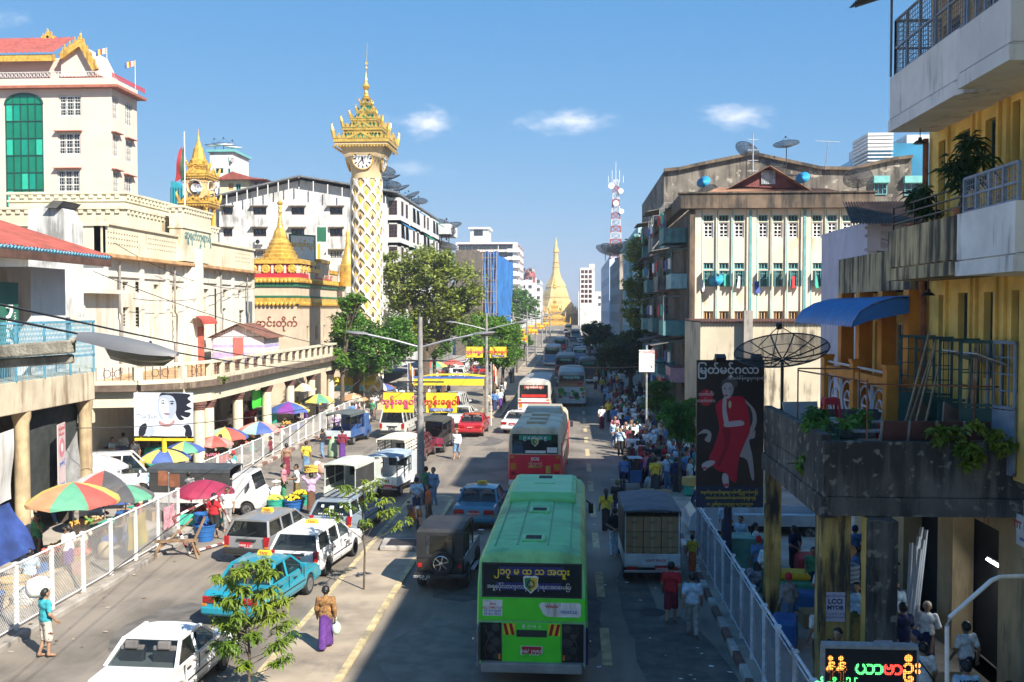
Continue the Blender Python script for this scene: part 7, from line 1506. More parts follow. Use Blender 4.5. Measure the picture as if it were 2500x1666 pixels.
def np_mesh(name,V_,F_,m):
 me=bpy.data.meshes.new(name);me.vertices.add(len(V_));me.vertices.foreach_set('co',V_.ravel());k=F_.shape[1];me.loops.add(len(F_)*k);me.loops.foreach_set('vertex_index',F_.ravel().astype(np.int32));me.polygons.add(len(F_));me.polygons.foreach_set('loop_start',np.arange(len(F_))*k);me.materials.append(m);me.update(calc_edges=True);return me
def tree(name,label,loc,blobs,n,size,m,r0=.25,fork=.4,seed=1,cat='tree',asp=.5,droop=.1,fold=False,shell=.55,group=None,lean=(0,0)):
 T=thing(name,label,cat,loc,group=group);rr=random.Random(seed);a=MB();zf=min(b[0][2]-b[1][2]*.5 for b in blobs)*fork*2
 zf=max(.3,zf);top=Vector((lean[0],lean[1],zf));a.tube([(0,0,-.1),(lean[0]*.3+rr.uniform(-.1,.1)*r0*4,lean[1]*.3,zf*.5),top],[r0*1.25,r0,r0*.85],8)
 for c,rad in blobs:
  c=Vector(c);k=top.lerp(c,.5)+Vector((rr.uniform(-.2,.2),rr.uniform(-.2,.2),rr.uniform(-.1,.2)))*rad[0];a.tube([top-Vector((0,0,r0)),k,c],[r0*.6,r0*.38,r0*.16],6)
  for j in range(5):
   e=c+Vector((rr.uniform(-1,1)*rad[0],rr.uniform(-1,1)*rad[1],rr.uniform(-.5,.9)*rad[2]))*.85;a.tube([k.lerp(c,rr.uniform(.2,.9)),(k+e)/2+Vector((0,0,.1*rad[2])),e],[r0*.26,r0*.16,r0*.05],5)
 a.build('trunk',bark,T,smooth=60);V_,F_=leaves(blobs,n,size,asp,droop,seed,shell,fold);mk('crown',np_mesh('crown',V_,F_,m),T);return T
def blobs_from(px,Y,base):
 """crown lobes given as pixel centre + pixel radius at distance Y"""
 out=[];s=Y/F_PX
 for x,y,r_ in px:
  q=at(x,y,Y+rnd.uniform(-.6,.6)*r_*s);out.append((tuple(q-Vector(base)),(r_*s,r_*s*1.1,r_*s*.85)))
 return out
def ptree(name,label,Y,bx,px,n,size,m,**k):
 g_=at(bx,900,Y);base=(g_.x,Y,0);return tree(name,label,base,blobs_from(px,Y,base),n,size,m,**k)
ptree('rain_tree','big airy olive-green tree beside the clock tower',96,1040,[(985,690,62),(1050,655,62),(1110,690,65),(1150,720,42),(1000,760,60),(1075,755,66),(1135,770,40),(965,640,36),(1075,625,36),(1020,815,45)],12500,.42,LM[0],r0=.45,seed=3)
ptree('street_tree','dense green tree at the foot of the clock tower above the umbrellas',80,870,[(850,770,38),(880,810,48),(845,850,46),(920,860,60),(960,815,52),(890,890,45),(985,850,40)],11000,.34,LM[1],r0=.3,seed=4)
ptree('street_tree','bright green low tree between the clock tower and the arcade end',78,835,[(838,800,28),(850,745,24),(825,880,30),(870,730,20)],4200,.3,LM[2],r0=.18,seed=5)
ptree('street_tree','small bright green tree left of the paired yellow banners',104,1060,[(1030,830,30),(1075,845,32),(1100,800,30),(1060,810,28)],4500,.34,LM[2],r0=.2,seed=6)
ptree('median_tree','drooping bright green tree on the median behind the second lamp post',86,1207,[(1150,810,30),(1190,800,42),(1235,825,38),(1175,850,40),(1225,870,38),(1190,880,30)],8000,.36,LM[2],r0=.16,droop=.5,asp=.3,seed=7)
ptree('median_tree','second drooping median tree further behind the lamp post',94,1228,[(1215,790,26),(1245,810,30),(1255,850,28),(1240,875,22)],4500,.36,LM[2],r0=.16,droop=.5,asp=.3,seed=8)
ptree('avenue_tree','round dark green tree before the white high-rise',255,1265,[(1240,740,22),(1265,720,26),(1290,740,24),(1265,755,28),(1235,765,20),(1295,765,18)],5000,.7,LM[1],r0=.5,seed=9)
for k,(Y,bx,px,lb)in enumerate(((130,1262,[(1255,815,14),(1265,830,13),(1248,835,12)],'small median tree among the far yellow banners'),(160,1280,[(1282,820,12),(1290,835,10)],'far small median tree near the blue and white bus'))):ptree('median_tree',lb,Y,bx,px,1500,.36,LM[1],r0=.12,seed=20+k)
ptree('climbing_tree','tall dark leafy tree growing against the teal tenement',92,1585,[(1560,610,38),(1585,660,36),(1555,700,34),(1580,740,36),(1570,790,36),(1600,600,26),(1545,760,26)],8500,.34,LM[0],r0=.28,seed=10)
ptree('kerb_tree','dark rounded tree over the shaded pavement crowd',88,1540,[(1500,850,36),(1545,840,40),(1520,885,36),(1560,880,34),(1475,870,26)],6500,.34,LM[3],r0=.2,seed=11)
ptree('kerb_tree','dark low tree further along the shaded pavement',118,1465,[(1445,825,24),(1470,815,28),(1490,835,26),(1435,805,18)],3600,.38,LM[3],r0=.2,seed=12)
ptree('kerb_tree','far dark tree clump above the right lane traffic',165,1440,[(1432,805,15),(1450,800,18),(1465,812,15)],2200,.42,LM[3],r0=.2,seed=13)
ptree('kerb_tree','small green tree among the waiting crowd near the white signboard',62,1605,[(1600,950,24),(1620,975,26),(1590,985,22),(1625,940,16)],2800,.26,LM[1],r0=.08,droop=.4,asp=.3,seed=14)
ptree('kerb_tree','drooping long-leaved green tree beside the tall advert board',45,1660,[(1640,1000,24),(1675,1010,30),(1660,1050,30),(1690,1060,24),(1630,1020,20),(1690,985,18)],3600,.26,LM[1],r0=.07,droop=.7,asp=.22,fold=True,seed=15)
def sapling(label,loc,h,crown,n,seed,lo=.42,wf=1.):
 T=thing('sapling',label,'sapling',loc,group='young trees on the median');rr=random.Random(seed);nr_=np.random.default_rng(seed);a=MB();whorls=[]
 a.tube([(0,0,-.05),(.03,.02,h*.35),(-.03,0,h*.62),(.02,.02,h)],[.035,.03,.02,.008],7);whorls.append(Vector((.02,.02,h)))
 for k in range(crown):
  z=h*(lo+(.94-lo)*k/crown);t=k*2.4+rr.uniform(-.4,.4);L=wf*h*.34*(1.15-.6*k/crown)*rr.uniform(.7,1.15);d=Vector((cos(t),sin(t),.45));p0=Vector((0,0,z));p1=p0+d*L*.5;p2=p0+d*L+Vector((0,0,L*.1))
  a.tube([p0,p1,p2],[.013,.009,.005],5);whorls+=[p2,p1.lerp(p2,.4),p1.lerp(p2,.7)]
 a.tube([(0.02,0,h*.45),(.35,.1,h*.62),(.75,.2,h*.72)],[.008,.006,.004],4);whorls.append(Vector((.75,.2,h*.72)))
 a.build('trunk',bark,T,smooth=60);vs=[];fs=[]
 for w_ in whorls:
  for j in range(n):
   t=rr.uniform(0,2*pi);d=np.array([cos(t),sin(t),rr.uniform(-.1,.5)]);L=rr.uniform(.16,.27);sd=np.array([-sin(t),cos(t),0])*L*.115;o=np.array(w_)+nr_.normal(size=3)*.035;i=len(vs)
   q1=o+d*L*.35;q2=o+d*L*.65-np.array([0,0,L*.18]);q3=o+d*L*.85-np.array([0,0,L*.55]);rise=np.array([0,0,L*.05])
   vs+=[o,q1-sd,q1-rise,q1+sd,q2-sd*.9,q2-rise,q2+sd*.9,q3];fs+=[(i,i+1,i+2,i+2),(i,i+2,i+3,i+3),(i+1,i+4,i+5,i+2),(i+2,i+5,i+6,i+3),(i+4,i+7,i+5,i+5),(i+5,i+7,i+6,i+6)]
 me=bpy.data.meshes.new('crown');me.from_pydata([tuple(v)for v in vs],[],[tuple(dict.fromkeys(f))for f in fs]);me.materials.append(LM[4]);mk('crown',me,T)
sapling('leafy sapling with long drooping leaves at the bottom edge of the picture',(at(606,1650,20.3).x,20.3,.07),3.0,30,26,3,.2,.78);sapling('slender sapling on the median in front of the pickups',(-6.2,29.0,.07),3.25,14,15,5)
def shrub(label,loc,blobs,n,size,m,seed,asp=.5,droop=.2,cat='plant',pot=None):
 T=thing('potted_plant' if pot else 'trailing_plant',label,cat,loc);V_,F_=leaves(blobs,n,size,asp,droop,seed,.2,True);mk('foliage',np_mesh('foliage',V_,F_,m),T);a=MB()
 for k in range(6):b=blobs[k%len(blobs)];a.tube([(0,0,0),Vector(b[0])*.6,Vector(b[0])+Vector((.1*k-.3,0,0))],.012,4)
 a.build('stem',bark,T)
 if pot:a=MB();a.lathe([(.16,-.3),(.22,0),(.24,0),(.24,.04),(.2,.04),(.18,-.02)],n=14);a.build('pot',mat('terracotta_pot',(.32,.12,.06),.8,var=.2),T,smooth=40)
shrub('glossy bright green creeper hanging over the dark terrace parapet',(7.9,20.9,5.66),[((0,-.1,.15),(.62,.3,.3)),((.4,-.18,-.15),(.45,.25,.4)),((.1,-.2,-.35),(.25,.2,.45)),((.75,-.15,.1),(.4,.3,.35))],900,.16,LM[4],31)
shrub('dark weedy plants along the terrace parapet edge',(5.9,23.4,5.7),[((-.2,.6,.2),(.35,1.2,.35)),((.5,-.8,.25),(.5,.5,.4)),((-.5,-1.2,.0),(.25,.8,.35))],800,.17,LM[1],32)
shrub('potted palm on the lower tenement balcony',(8.15,24.3,10.4),[((0,0,.5),(.5,.5,.5))],300,.3,LM[3],33,.2,.3,pot=True)
shrub('large dark potted plant by the tenement balcony grille',(8.1,21.3,10.45),[((0,0,.8),(.55,.5,.75))],420,.32,LM[3],34,.18,.3,pot=True)
shrub('small weed sprouting from the arcade terrace ledge',(-18.6,51.6,4.6),[((0,0,.1),(.3,.3,.3))],160,.14,LM[4],35)
shrub('weed tuft growing on the terrace side wall',(5.15,22.8,5.0),[((0,0,-.1),(.12,.5,.3))],120,.12,LM[2],36)
# people: smooth-union bodies, clothes as shells
def surf_net(f,lo,hi,h):
 n=[int(math.ceil((hi[i]-lo[i])/h))+1 for i in range(3)];ax=[lo[i]+h*np.arange(n[i])for i in range(3)];G=np.stack(np.meshgrid(*ax,indexing='ij'),-1);v=f(G);s=v<0
 c=[v[i:n[0]-1+i,j:n[1]-1+j,k:n[2]-1+k]for i in(0,1)for j in(0,1)for k in(0,1)];ins=sum((q<0).astype(int)for q in c);act=(ins>0)&(ins<8);idx=-np.ones(act.shape,int);idx[act]=np.arange(act.sum());co=[(i,j,k)for i in(0,1)for j in(0,1)for k in(0,1)]
 acc=np.zeros((act.sum(),3));cnt=np.zeros(act.sum())
 for p in range(8):
  for q in range(p+1,8):
   if sum(abs(co[p][t]-co[q][t])for t in range(3))!=1:continue
   a,b=c[p][act],c[q][act];x=(a<0)!=(b<0);t=np.where(x,a/np.where(x,a-b,1),0);pt=np.array(co[p])+t[:,None]*(np.array(co[q])-np.array(co[p]));acc[x]+=pt[x];cnt[x]+=1
 V_=np.array(lo)+h*(np.argwhere(act)+acc/np.maximum(cnt,1)[:,None]);F_=[]
 for d in range(3):
  a,b=(d+1)%3,(d+2)%3;sl0=[slice(1,n[i]-1)for i in range(3)];sl1=list(sl0);sl0[d]=slice(0,n[d]-1);sl1[d]=slice(1,n[d]);x=s[tuple(sl0)]!=s[tuple(sl1)];I=np.argwhere(x);off=np.ones(3,int);off[d]=0;I=I+off;inside=s[tuple(I.T)]
  def ix(da,db):J=I.copy();J[:,a]-=da;J[:,b]-=db;return idx[tuple(J.T)]
  q=np.stack([ix(1,1),ix(0,1),ix(0,0),ix(1,0)],1);q[~inside]=q[~inside][:,::-1];F_.append(q)
 return V_,np.concatenate(F_)
def sdf(prims,k):
 def f(G):
  d=None
  for p in prims:
   a,b=np.array(p[0]),np.array(p[1]);ba=b-a;t=np.clip(((G-a)@ba)/max(1e-9,ba@ba),0,1);q=G-a-t[...,None]*ba
   if len(p)>4:q=q*np.array(p[4])
   e=np.sqrt((q*q).sum(-1))-(p[2]+(p[3]-p[2])*t)
   if d is None:d=e
   else:h=np.clip(.5+.5*(d-e)/k,0,1);d=d*(1-h)+e*h-k*h*(1-h)
  return d
 return f
def blob(name,prims,m,k=.03,h=.022,cut=None):
 P=np.array([p[i]for p in prims for i in(0,1)]);r_=max(max(p[2],p[3])for p in prims)*1.6+.06;f0=sdf(prims,k);f=f0 if cut is None else(lambda G:np.maximum(f0(G),cut(G)));V_,F_=surf_net(f,P.min(0)-r_,P.max(0)+r_,h);me=np_mesh(name,V_,F_,m);me.polygons.foreach_set('use_smooth',[True]*len(me.polygons));return me
skin=mat('skin',objcol=True,rough=.6,var=.08,scale=6,coord='obj');clothm=mat('clothing',objcol=True,rough=.9,var=.3,scale=9,coord='obj',bump=.2,bscale=16);hairm=mat('hair',(.012,.01,.009),.5,var=.3,scale=20,coord='obj')
check=mat('checked_cloth',objcol=True,rough=.9,var=.7,scale=24,coord='obj')
_pp={}
def proto(pose,low,hair,long_sleeve=False,h=.022):
 def memo(k,f):
  if k not in _pp:_pp[k]=f()
  return _pp[k]
 st={'walk':1.,'walk2':-1.}.get(pose,.12);sit=pose in('sit','squat');zs=0. if not sit else-.42;legs=[];feet=[]
 hipz,kn=.88,.47
 for s_ in(-1,1):
  f=st*s_*.5;hip=(s_*.085,0,hipz+zs)
  if sit:knee=(s_*.13,.40,.47);ank=(s_*.12,.36 if pose=='sit' else .12,.08)
  else:knee=(s_*.09,.16*f+.03,kn);ank=(s_*.09,.34*f-(.10 if f<0 else 0),.09+(.10 if f<-.3 else 0))
  legs.append((hip,knee,ank));feet.append((ank,(ank[0]+s_*.02,ank[1]+.16,ank[2]-.05 if ank[2]<.12 else ank[2]-.12)))
 sh=[(s_*.185,-.01,1.36+zs)for s_ in(-1,1)]
 A={'head_load':[((-.33,.02,1.50),(-.16,.03,1.74)),((.33,.02,1.50),(.16,.03,1.74))],'shoulder':[((-.3,.1,1.42),(-.13,.06,1.66)),((.27,-.02,1.1),(.25,.14,.92))],'akimbo':[((-.36,-.06,1.12),(-.2,.1,1.0)),((.36,-.06,1.12),(.2,.1,1.0))],'carry':[((-.25,.02,1.1),(-.13,.26,1.08)),((.25,.02,1.1),(.13,.26,1.08))],'behind':[((-.26,-.06,1.1),(-.02,-.17,.98)),((.26,-.06,1.1),(.04,-.18,.95))],'phone':[((-.27,.04,1.12),(-.12,.12,1.42)),((.24,-.02,1.09),(.24,.08,.86))]}.get(pose,[((-.235,-.05+.1*st*.6,1.09),(-.24,.06+.16*st*.8,.85)),((.235,-.05-.1*st*.6,1.09),(.24,.06-.16*st*.8,.85))])
 if sit:A=[((-.25,.08,1.08),(-.12,.32,1.0)),((.25,.08,1.08),(.12,.32,1.0))]
 arms=[(sh[i],(A[i][0][0],A[i][0][1],A[i][0][2]+zs),(A[i][1][0],A[i][1][1],A[i][1][2]+zs))for i in(0,1)]
 Z=lambda z:z+zs
 B_=[((-.085,0,Z(1.28)),(.085,0,Z(1.28)),.105,.105),((-.06,0,Z(1.08)),(.06,0,Z(1.08)),.098,.098),((-.07,0,Z(.93)),(.07,0,Z(.93)),.11,.11),((0,0,Z(.95)),(0,0,Z(1.3)),.1,.105),((0,-.005,Z(1.36)),(0,.012,Z(1.48)),.055,.05),((0,.012,Z(1.53)),(0,.02,Z(1.585)),.072,.088),((0,.06,Z(1.50)),(0,.05,Z(1.53)),.045,.06),((0,.105,Z(1.545)),(0,.092,Z(1.575)),.016,.010)]
 B_+=[((s_*.092,.01,Z(1.53)),(s_*.094,.0,Z(1.57)),.018,.02)for s_ in(-1,1)]
 for s_,e,w_ in arms:B_+=[(s_,e,.052,.042),(e,w_,.04,.028),(w_,tuple(np.array(w_)+(np.array(w_)-np.array(e))*.3),.034,.03)]
 for hp,k_,an in legs:B_+=[(hp,k_,.085,.055),(k_,an,.055,.036)]
 for an,to in feet:B_+=[(an,to,.038,.03)]
 if(pose,'b')not in _pp:
  me_b=blob('person',B_,skin,.03,h);bm=bmesh.new();bm.from_mesh(me_b);a=MB()
  for(s_,e,w_),sg in zip(arms,(-1,1)):
   e,w_=Vector(e),Vector(w_);d=(w_-e).normalized();sd=d.cross(Vector((sg,.3,0))).normalized();b0=w_+d*.075
   for q in range(4):p0=b0+sd*(q-1.5)*.018;L=(.05,.062,.058,.045)[q];a.tube([p0-d*.02,p0+d*L*.6,p0+d*L+Vector((0,.02,-.005))],[.0095,.009,.006],5)
   p0=w_+d*.03+sd*.03;a.tube([p0,p0+sd*.025+d*.03,p0+sd*.02+d*.055],[.011,.01,.007],5)
  o=len(me_b.vertices);tmp=a.mesh('fingers',skin);bm.from_mesh(tmp);bm.to_mesh(me_b);bm.free()
  face=MB()
  for s_ in(-1,1):face.ell((s_*.033,.098,Z(1.572)),(.013,.008,.007),6,4);face.bar((s_*.018,.1,Z(1.592)),(s_*.05,.094,Z(1.592)),.008)
  face.ell((0,.105,Z(1.507)),(.022,.006,.006),6,4,1);fm=face.mesh('face_features',[hairm,mat('lips',(.28,.09,.07),.5,var=0)]);_pp[(pose,'b')]=me_b;_pp[(pose,'f')]=fm
 me_b,fm=_pp[(pose,'b')],_pp[(pose,'f')]
 S_=[((-.088,0,Z(1.28)),(.088,0,Z(1.28)),.118,.118),((-.06,0,Z(1.08)),(.06,0,Z(1.08)),.115,.115),((-.07,0,Z(.95)),(.07,0,Z(.95)),.122,.125),((0,0,Z(.98)),(0,0,Z(1.3)),.11,.115),((0,-.01,Z(1.33)),(0,0,Z(1.385)),.075,.062)]
 for s_,e,w_ in arms:S_+=[(s_,e if long_sleeve else tuple(np.array(s_)+.7*(np.array(e)-np.array(s_))),.066,.06)]+([(e,w_,.056,.044)]if long_sleeve else[])
 shirt=memo((pose,long_sleeve,'s'),lambda:blob('shirt',S_,clothm,.035,h,cut=lambda G:np.maximum(Z(.88)-G[...,2],-1)))
 if low=='longyi':
  if sit:W_=[x for hp,k_,an in legs for x in((hp,k_,.12,.1),(k_,(an[0],an[1]+.02,.2),.1,.11))]
  else:W_=[((s_*.06,0,.93),((an[0]*.8),an[1]*.85,.16),.105,.105)for(hp,k_,an),s_ in zip(legs,(-1,1))]+[((0,0,.93),(0,.0,.22),.11,.10),((-.06,.0,.96),(.06,.0,.96),.112,.112)]
  lower=memo((pose,low,'l'),lambda:blob('longyi',W_,clothm,.05,h,cut=lambda G:np.maximum(.12-G[...,2],G[...,2]-Z(1.03))))
 else:
  W_=[((-.07,0,Z(.94)),(.07,0,Z(.94)),.117,.117)]
  for hp,k_,an in legs:W_+=[(hp,k_,.098,.075 if low=='trousers' else .10)]+([(k_,an,.072,.062)]if low=='trousers' else[])
  lower=memo((pose,low,'l'),lambda:blob('trousers' if low=='trousers' else 'shorts',W_,clothm,.035,h,cut=(lambda G:np.maximum(.1-G[...,2],G[...,2]-Z(1.0)))if low=='trousers' else(lambda G:np.maximum((.40 if not sit else .05)-G[...,2],G[...,2]-Z(1.0)))))
 H_=[((0,-.012,Z(1.57)),(0,-.002,Z(1.60)),.098,.098)]
 if hair=='bun':H_+=[((0,-.1,Z(1.56)),(0,-.11,Z(1.56)),.045,.045)]
 if hair=='long':H_+=[((0,-.07,Z(1.56)),(0,-.1,Z(1.3)),.07,.05)]
 if hair=='cap':H_+=[((0,.09,Z(1.62)),(0,.15,Z(1.61)),.05,.04,(1,1,3))]
 if hair=='hat':H_+=[((0,0,Z(1.62)),(0,0,Z(1.625)),.2,.2,(1,1,7.))]
 nrm=np.array([0,.75,-.66]);hm=memo((hair,sit),lambda:blob('hair',H_,hairm if hair not in('cap','hat')else clothm,.02,h*.8,cut=None if hair=='hat' else(lambda G:np.minimum((G-np.array([0,.035,Z(1.585)]))@nrm,np.where(G[...,1]<-.02,-1.,1.))if hair in('bun','long')else((G-np.array([0,.035,Z(1.585)]))@nrm))))
 return me_b,fm,shirt,lower,hm
CN=dict(white=(.80,.80,.78),blue=(.10,.22,.48),pale_blue=(.42,.58,.72),red=(.5,.02,.03),maroon=(.17,.02,.04),yellow=(.65,.50,.05),black=(.02,.02,.022),purple=(.10,.03,.20),pink=(.6,.22,.28),green=(.06,.25,.12),orange=(.62,.14,.04),brown=(.12,.06,.035),grey=(.28,.28,.28),navy=(.02,.03,.10),olive=(.12,.12,.04),teal=(.04,.34,.40),cream=(.6,.53,.40),denim=(.14,.24,.38),charcoal=(.05,.05,.055),lilac=(.45,.32,.5))
def person(loc,rz,shirt,lower,label,pose='stand',low='longyi',hair='short',ls=False,scale=1.,group=None,sk=None,bare=False,hc=None,chk=False):
 b,f,s_,l,h=proto(pose,low,hair,ls);P=mk('person',b,None,loc,(0,0,rz));P.scale=(scale,)*3;k=rnd.uniform(.8,1.15);P.color=(*(sk or(.32*k,.185*k,.115*k)),1);tag(P,label,'person',group)
 mk('face_features',f,P)
 if not bare:o=mk('shirt',s_,P);o.color=(*CN[shirt],1)
 o=mk(l.name.split('.')[0],l,P);o.color=(*CN[lower],1);o=mk('hat' if hair in('cap','hat')else 'hair',h,P);o.color=(*CN[hc or 'cream'],1)
 return P
def pg(px,py,z=0.):q=gr(px,py,z);return(q.x,q.y,z+.003)
def bagm(P,name,m,f,bevel=None,smooth=None,col=None):return part(P,name,m,f,bevel,smooth,col)
def load(name,label,cat,P,off,mb_,m,bevel=None,smooth=None):
 """a thing carried by a person: top-level, placed in the person's frame"""
 o=mb_.build(name,m,bevel=bevel,smooth=smooth);o.location=P.location+Matrix.Rotation(P.rotation_euler.z,3,'Z')@Vector(off)*P.scale[0];o.rotation_euler.z=P.rotation_euler.z;return tag(o,label,cat)
def dress(P,nm,m):
 o=[c for c in P.children if c.name.startswith(nm)][0];o.data=o.data.copy();o.data.materials[0]=m
p=person(pg(112,1606),R(-35),'teal','brown','man in turquoise vest and floral shorts carrying a white sack on his shoulder','shoulder','shorts');dress(p,'shorts',mat('floral',(.55,.5,.42),.9,var=.1,speck=((.12,.04,.02),14),coord='obj'))
a=MB();a.loft([[(x*cos(t)*.9,y_,z*sin(t))for t in[2*pi*i/12 for i in range(12)]]for y_,x,z in((-.28,.1,.1),(-.22,.22,.22),(0,.27,.27),(.2,.23,.22),(.27,.08,.08))]);load('sack','bulging white sack on the shoulder of the man in turquoise','sack',p,(-.24,-.04,1.68),a,mat('sack_white',(.72,.72,.70),.8,var=.1,scale=6,bump=.3,coord='obj'),smooth=180)
p=person(pg(796,1590),R(8),'orange','purple','grey-haired woman in brown spotted blouse and purple longyi on the median','walk','longyi','bun',True,.96);dress(p,'shirt',mat('leopard',(.27,.14,.05),.9,var=.6,scale=26,speck=((.05,.025,.015),20),coord='obj'))
a=MB();a.ell((0,0,0),(.12,.1,.17),10,7);a.tube([(0,0,.15),(0,0,.28)],.02,5);load('plastic_bag','pale green plastic bag in the hand of the woman on the median','bag',p,(.26,.02,.58),a,mat('pale_bag',(.5,.62,.5),.4,var=.2,bump=.4,coord='obj'),smooth=180)
person(pg(1115,1122),R(170),'white','denim','man in white shirt and short blue longyi walking across the empty lane','walk','shorts',ls=True)
person(pg(1017,1268),R(20),'pale_blue','navy','man in pale blue shirt and navy longyi waiting at the first lamp post','behind');person(pg(1046,1282),R(100),'orange','brown','woman in orange top and brown longyi on the median beside the motorbike','stand','longyi','bun',scale=.95);person(pg(1058,1238),R(150),'denim','denim','young man in denim shirt and jeans at the end of the median','stand','trousers',ls=True);person(pg(1040,1235),R(60),'green','navy','person in green shirt half hidden behind the first lamp post')
person(pg(1479,1300),R(5),'yellow','black','woman in yellow blouse and black longyi walking on the right lane','walk','longyi','long',scale=.98);person(pg(1507,1276),R(-5),'black','navy','man in black printed shirt and khaki cap beside the woman in yellow','walk2','longyi','cap',hc='olive');person(pg(1500,1360),R(2),'black','pale_blue','man in black polo shirt and pale jeans walking behind the woman in yellow','behind','trousers')
person(pg(1553,1405),R(30),'blue','navy','person in blue shirt standing behind the carton truck','stand','longyi','bun');person(pg(1632,1400),R(20),'white','navy','man in white T-shirt at the corner of the carton truck');person(pg(1638,1525),R(-10),'red','maroon','man in red shirt and dark red shorts walking by the shaded fence','walk','shorts');person(pg(1690,1558),R(-5),'pale_blue','grey','man in pale blue shirt and grey trousers nearest the shaded fence','walk2','trousers');person(pg(1690,1398),R(0),'yellow','orange','child in yellow shirt by the shaded fence',scale=.72)
for q,rz,s_,l,lb,kw in(((1469,1050),0,'white','maroon','man in white shirt and maroon longyi walking away behind the red bus',{}),((1500,1094),175,'pale_blue','denim','man in light jacket and jeans walking towards the footbridge with a shoulder bag',dict(low='trousers',ls=True,pose='walk')),((1527,1098),190,'white','brown','man in white shirt and brown longyi facing the road by the crowd',dict(pose='carry')),((1546,1125),90,'maroon','maroon','man in wine red shirt and longyi with hand at his chin',dict(pose='phone')),((1563,1155),10,'white','brown','man in white shirt wearing a red backpack at the edge of the crowd',dict())):P=person(pg(*q),R(rz),s_,l,lb,**kw)
part(P,'backpack',lau[1],lambda a:a.box((0,-.18,1.2),(.3,.16,.42)),.05)
for q,rz,s_,l,lb,kw in(((787,1120),80,'black','denim','person in black vest and jeans handing over a big green bag',dict(low='trousers',pose='carry')),((836,1122),10,'maroon','purple','woman in maroon blouse and purple longyi by the big green bag',dict(hair='bun',ls=True)),((700,1165),10,'brown','maroon','bare-backed man in maroon longyi near the kerb',dict(bare=True)),((748,1158),0,'yellow','denim','man in yellow vest and checked longyi by the kerb',dict()),((724,1228),120,'white','olive','man in white shirt and olive longyi choosing flowers',dict(pose='carry')),((693,1225),-80,'pink','green','woman in pink checked blouse beside the flower baskets',dict(hair='bun')),((675,1246),60,'white','maroon','flower seller in white hat sitting by the green basket',dict(pose='sit',hair='hat',hc='white')),((760,1254),20,'lilac','brown','woman in lilac blouse carrying a yellow bundle on her head',dict(pose='head_load',ls=True)),((895,1067),0,'cream','purple','woman in cream top and purple longyi carrying a carton by the cream van',dict(hair='hat',hc='cream')),((523,1316),0,'red','black','woman in bright red top and black shorts behind the silver estate car',dict(low='shorts',hair='long')),((556,1298),190,'white','grey','man in white shirt facing the road beside the woman in red',dict(low='trousers')),((860,1040),0,'blue','navy','man in blue shirt among the shoppers past the blue pickup',dict()),((620,1235),30,'white','charcoal','man in white shirt leaning at the white pickup nose',dict()),((660,1120),90,'maroon','black','woman sitting on the kerb with bags by the fence',dict(pose='squat',hair='bun')),((690,1092),-90,'white','navy','person in red cap sitting on the kerb by the fence',dict(pose='squat',hair='cap',hc='red'))):person(pg(*q,.0 if q[0]>600 and q[1]>1110 else 0.),R(rz),s_,l,lb,**kw)
p=bpy.data.objects['person'];a=MB();
for k in range(4):a.box((0,0,.05+k*.07),(.55-.03*k,.36,.06),(0,.05*(k%2),.2*k))
q=[o for o in bpy.data.objects if o.get('label','').startswith('woman in lilac')][0];load('yellow_bundle','stack of folded yellow cloth on the head of the woman in lilac','bundle',q,(0,.02,1.69),a,mat('yellow_cloth',(.55,.36,.06),.9,var=.3,coord='obj'),.02)
a=MB();a.loft([[(x*cos(t),x*.7*sin(t),z)for t in[2*pi*i/12 for i in range(12)]]for z,x in((0,.2),(.15,.3),(.6,.27),(.95,.2),(1.15,.07),(1.25,.12))]);q=gr(812,1118);o=a.build('green_sack',mat('green_plastic',(.35,.48,.30),.45,var=.25,bump=.5,coord='obj'),smooth=180);o.location=q;tag(o,'tall bulging pale green plastic sack held between two people','sack')
def crowd(spots,where,group,poses=('stand','walk','walk2','carry','behind','phone'),faces=None,dark_=False):
 cs=['white']*5+['pale_blue']*3+['grey','cream','lilac','charcoal','blue','navy','maroon','black','pink','red','green','teal','yellow'];ls_=['navy','brown','maroon','charcoal','black','charcoal','denim','navy','purple','olive'];seen={}
 for x,y,z in spots:
  s_,l=rnd.choice(cs),rnd.choice(ls_);po=rnd.choice(poses);lw__='trousers' if l in('denim','black')and rnd.random()<.6 and po!='squat' else 'longyi';hr=rnd.choice(['short','short','short','bun','long','cap']);hc=rnd.choice(['navy','cream','red','white'])
  what={'bun':'woman','long':'long-haired woman'}.get(hr,'person');capt=' and %s cap'%hc if hr=='cap' else '';act={'carry':'holding something','behind':'hands behind back','phone':'hand raised to face','walk':'striding','walk2':'stepping','squat':'squatting','sit':'seated'}.get(po,'standing')
  lb='%s in %s top, %s %s%s, %s %s'%(what,s_.replace('_',' '),l,lw__,capt,act,where(x,y))
  if len(lb.split())>16:lb=lb.replace(', '+act,'')
  if len(lb.split())>16:lb=lb.replace('long-haired woman','woman').replace(capt,'')
  person((x,y,z),rnd.choice(faces or[0,pi,pi*.9,.3,1.5,-1.6,2.6])+rnd.uniform(-.4,.4),s_,l,lb,po,lw__,hr,rnd.random()<.3,rnd.uniform(.92,1.04),group,hc=hc)
def scatter(n,fx,y0,y1,dmin,z=.003,seed=1):
 rr=random.Random(seed);out=[];t=0
 while len(out)<n and t<n*60:
  t+=1;y=y0+(y1-y0)*rr.random()**1.5;a0,a1=fx(y);x=rr.uniform(a0,a1)
  if all((x-p[0])**2+(y-p[1])**2>dmin**2 for p in out):out.append((x,y,z))
 return out
def w_right(y,x):return 0
crowd(scatter(165,lambda y:(2.5+max(0,(54-y))*.12,6.6+(y-45)*.012),45,94,.5,seed=2),lambda x,y:'in the %s roadside crowd'%('front of the' if y<58 else 'middle of the' if y<74 else 'far end of the'),'crowd waiting along the right lane')
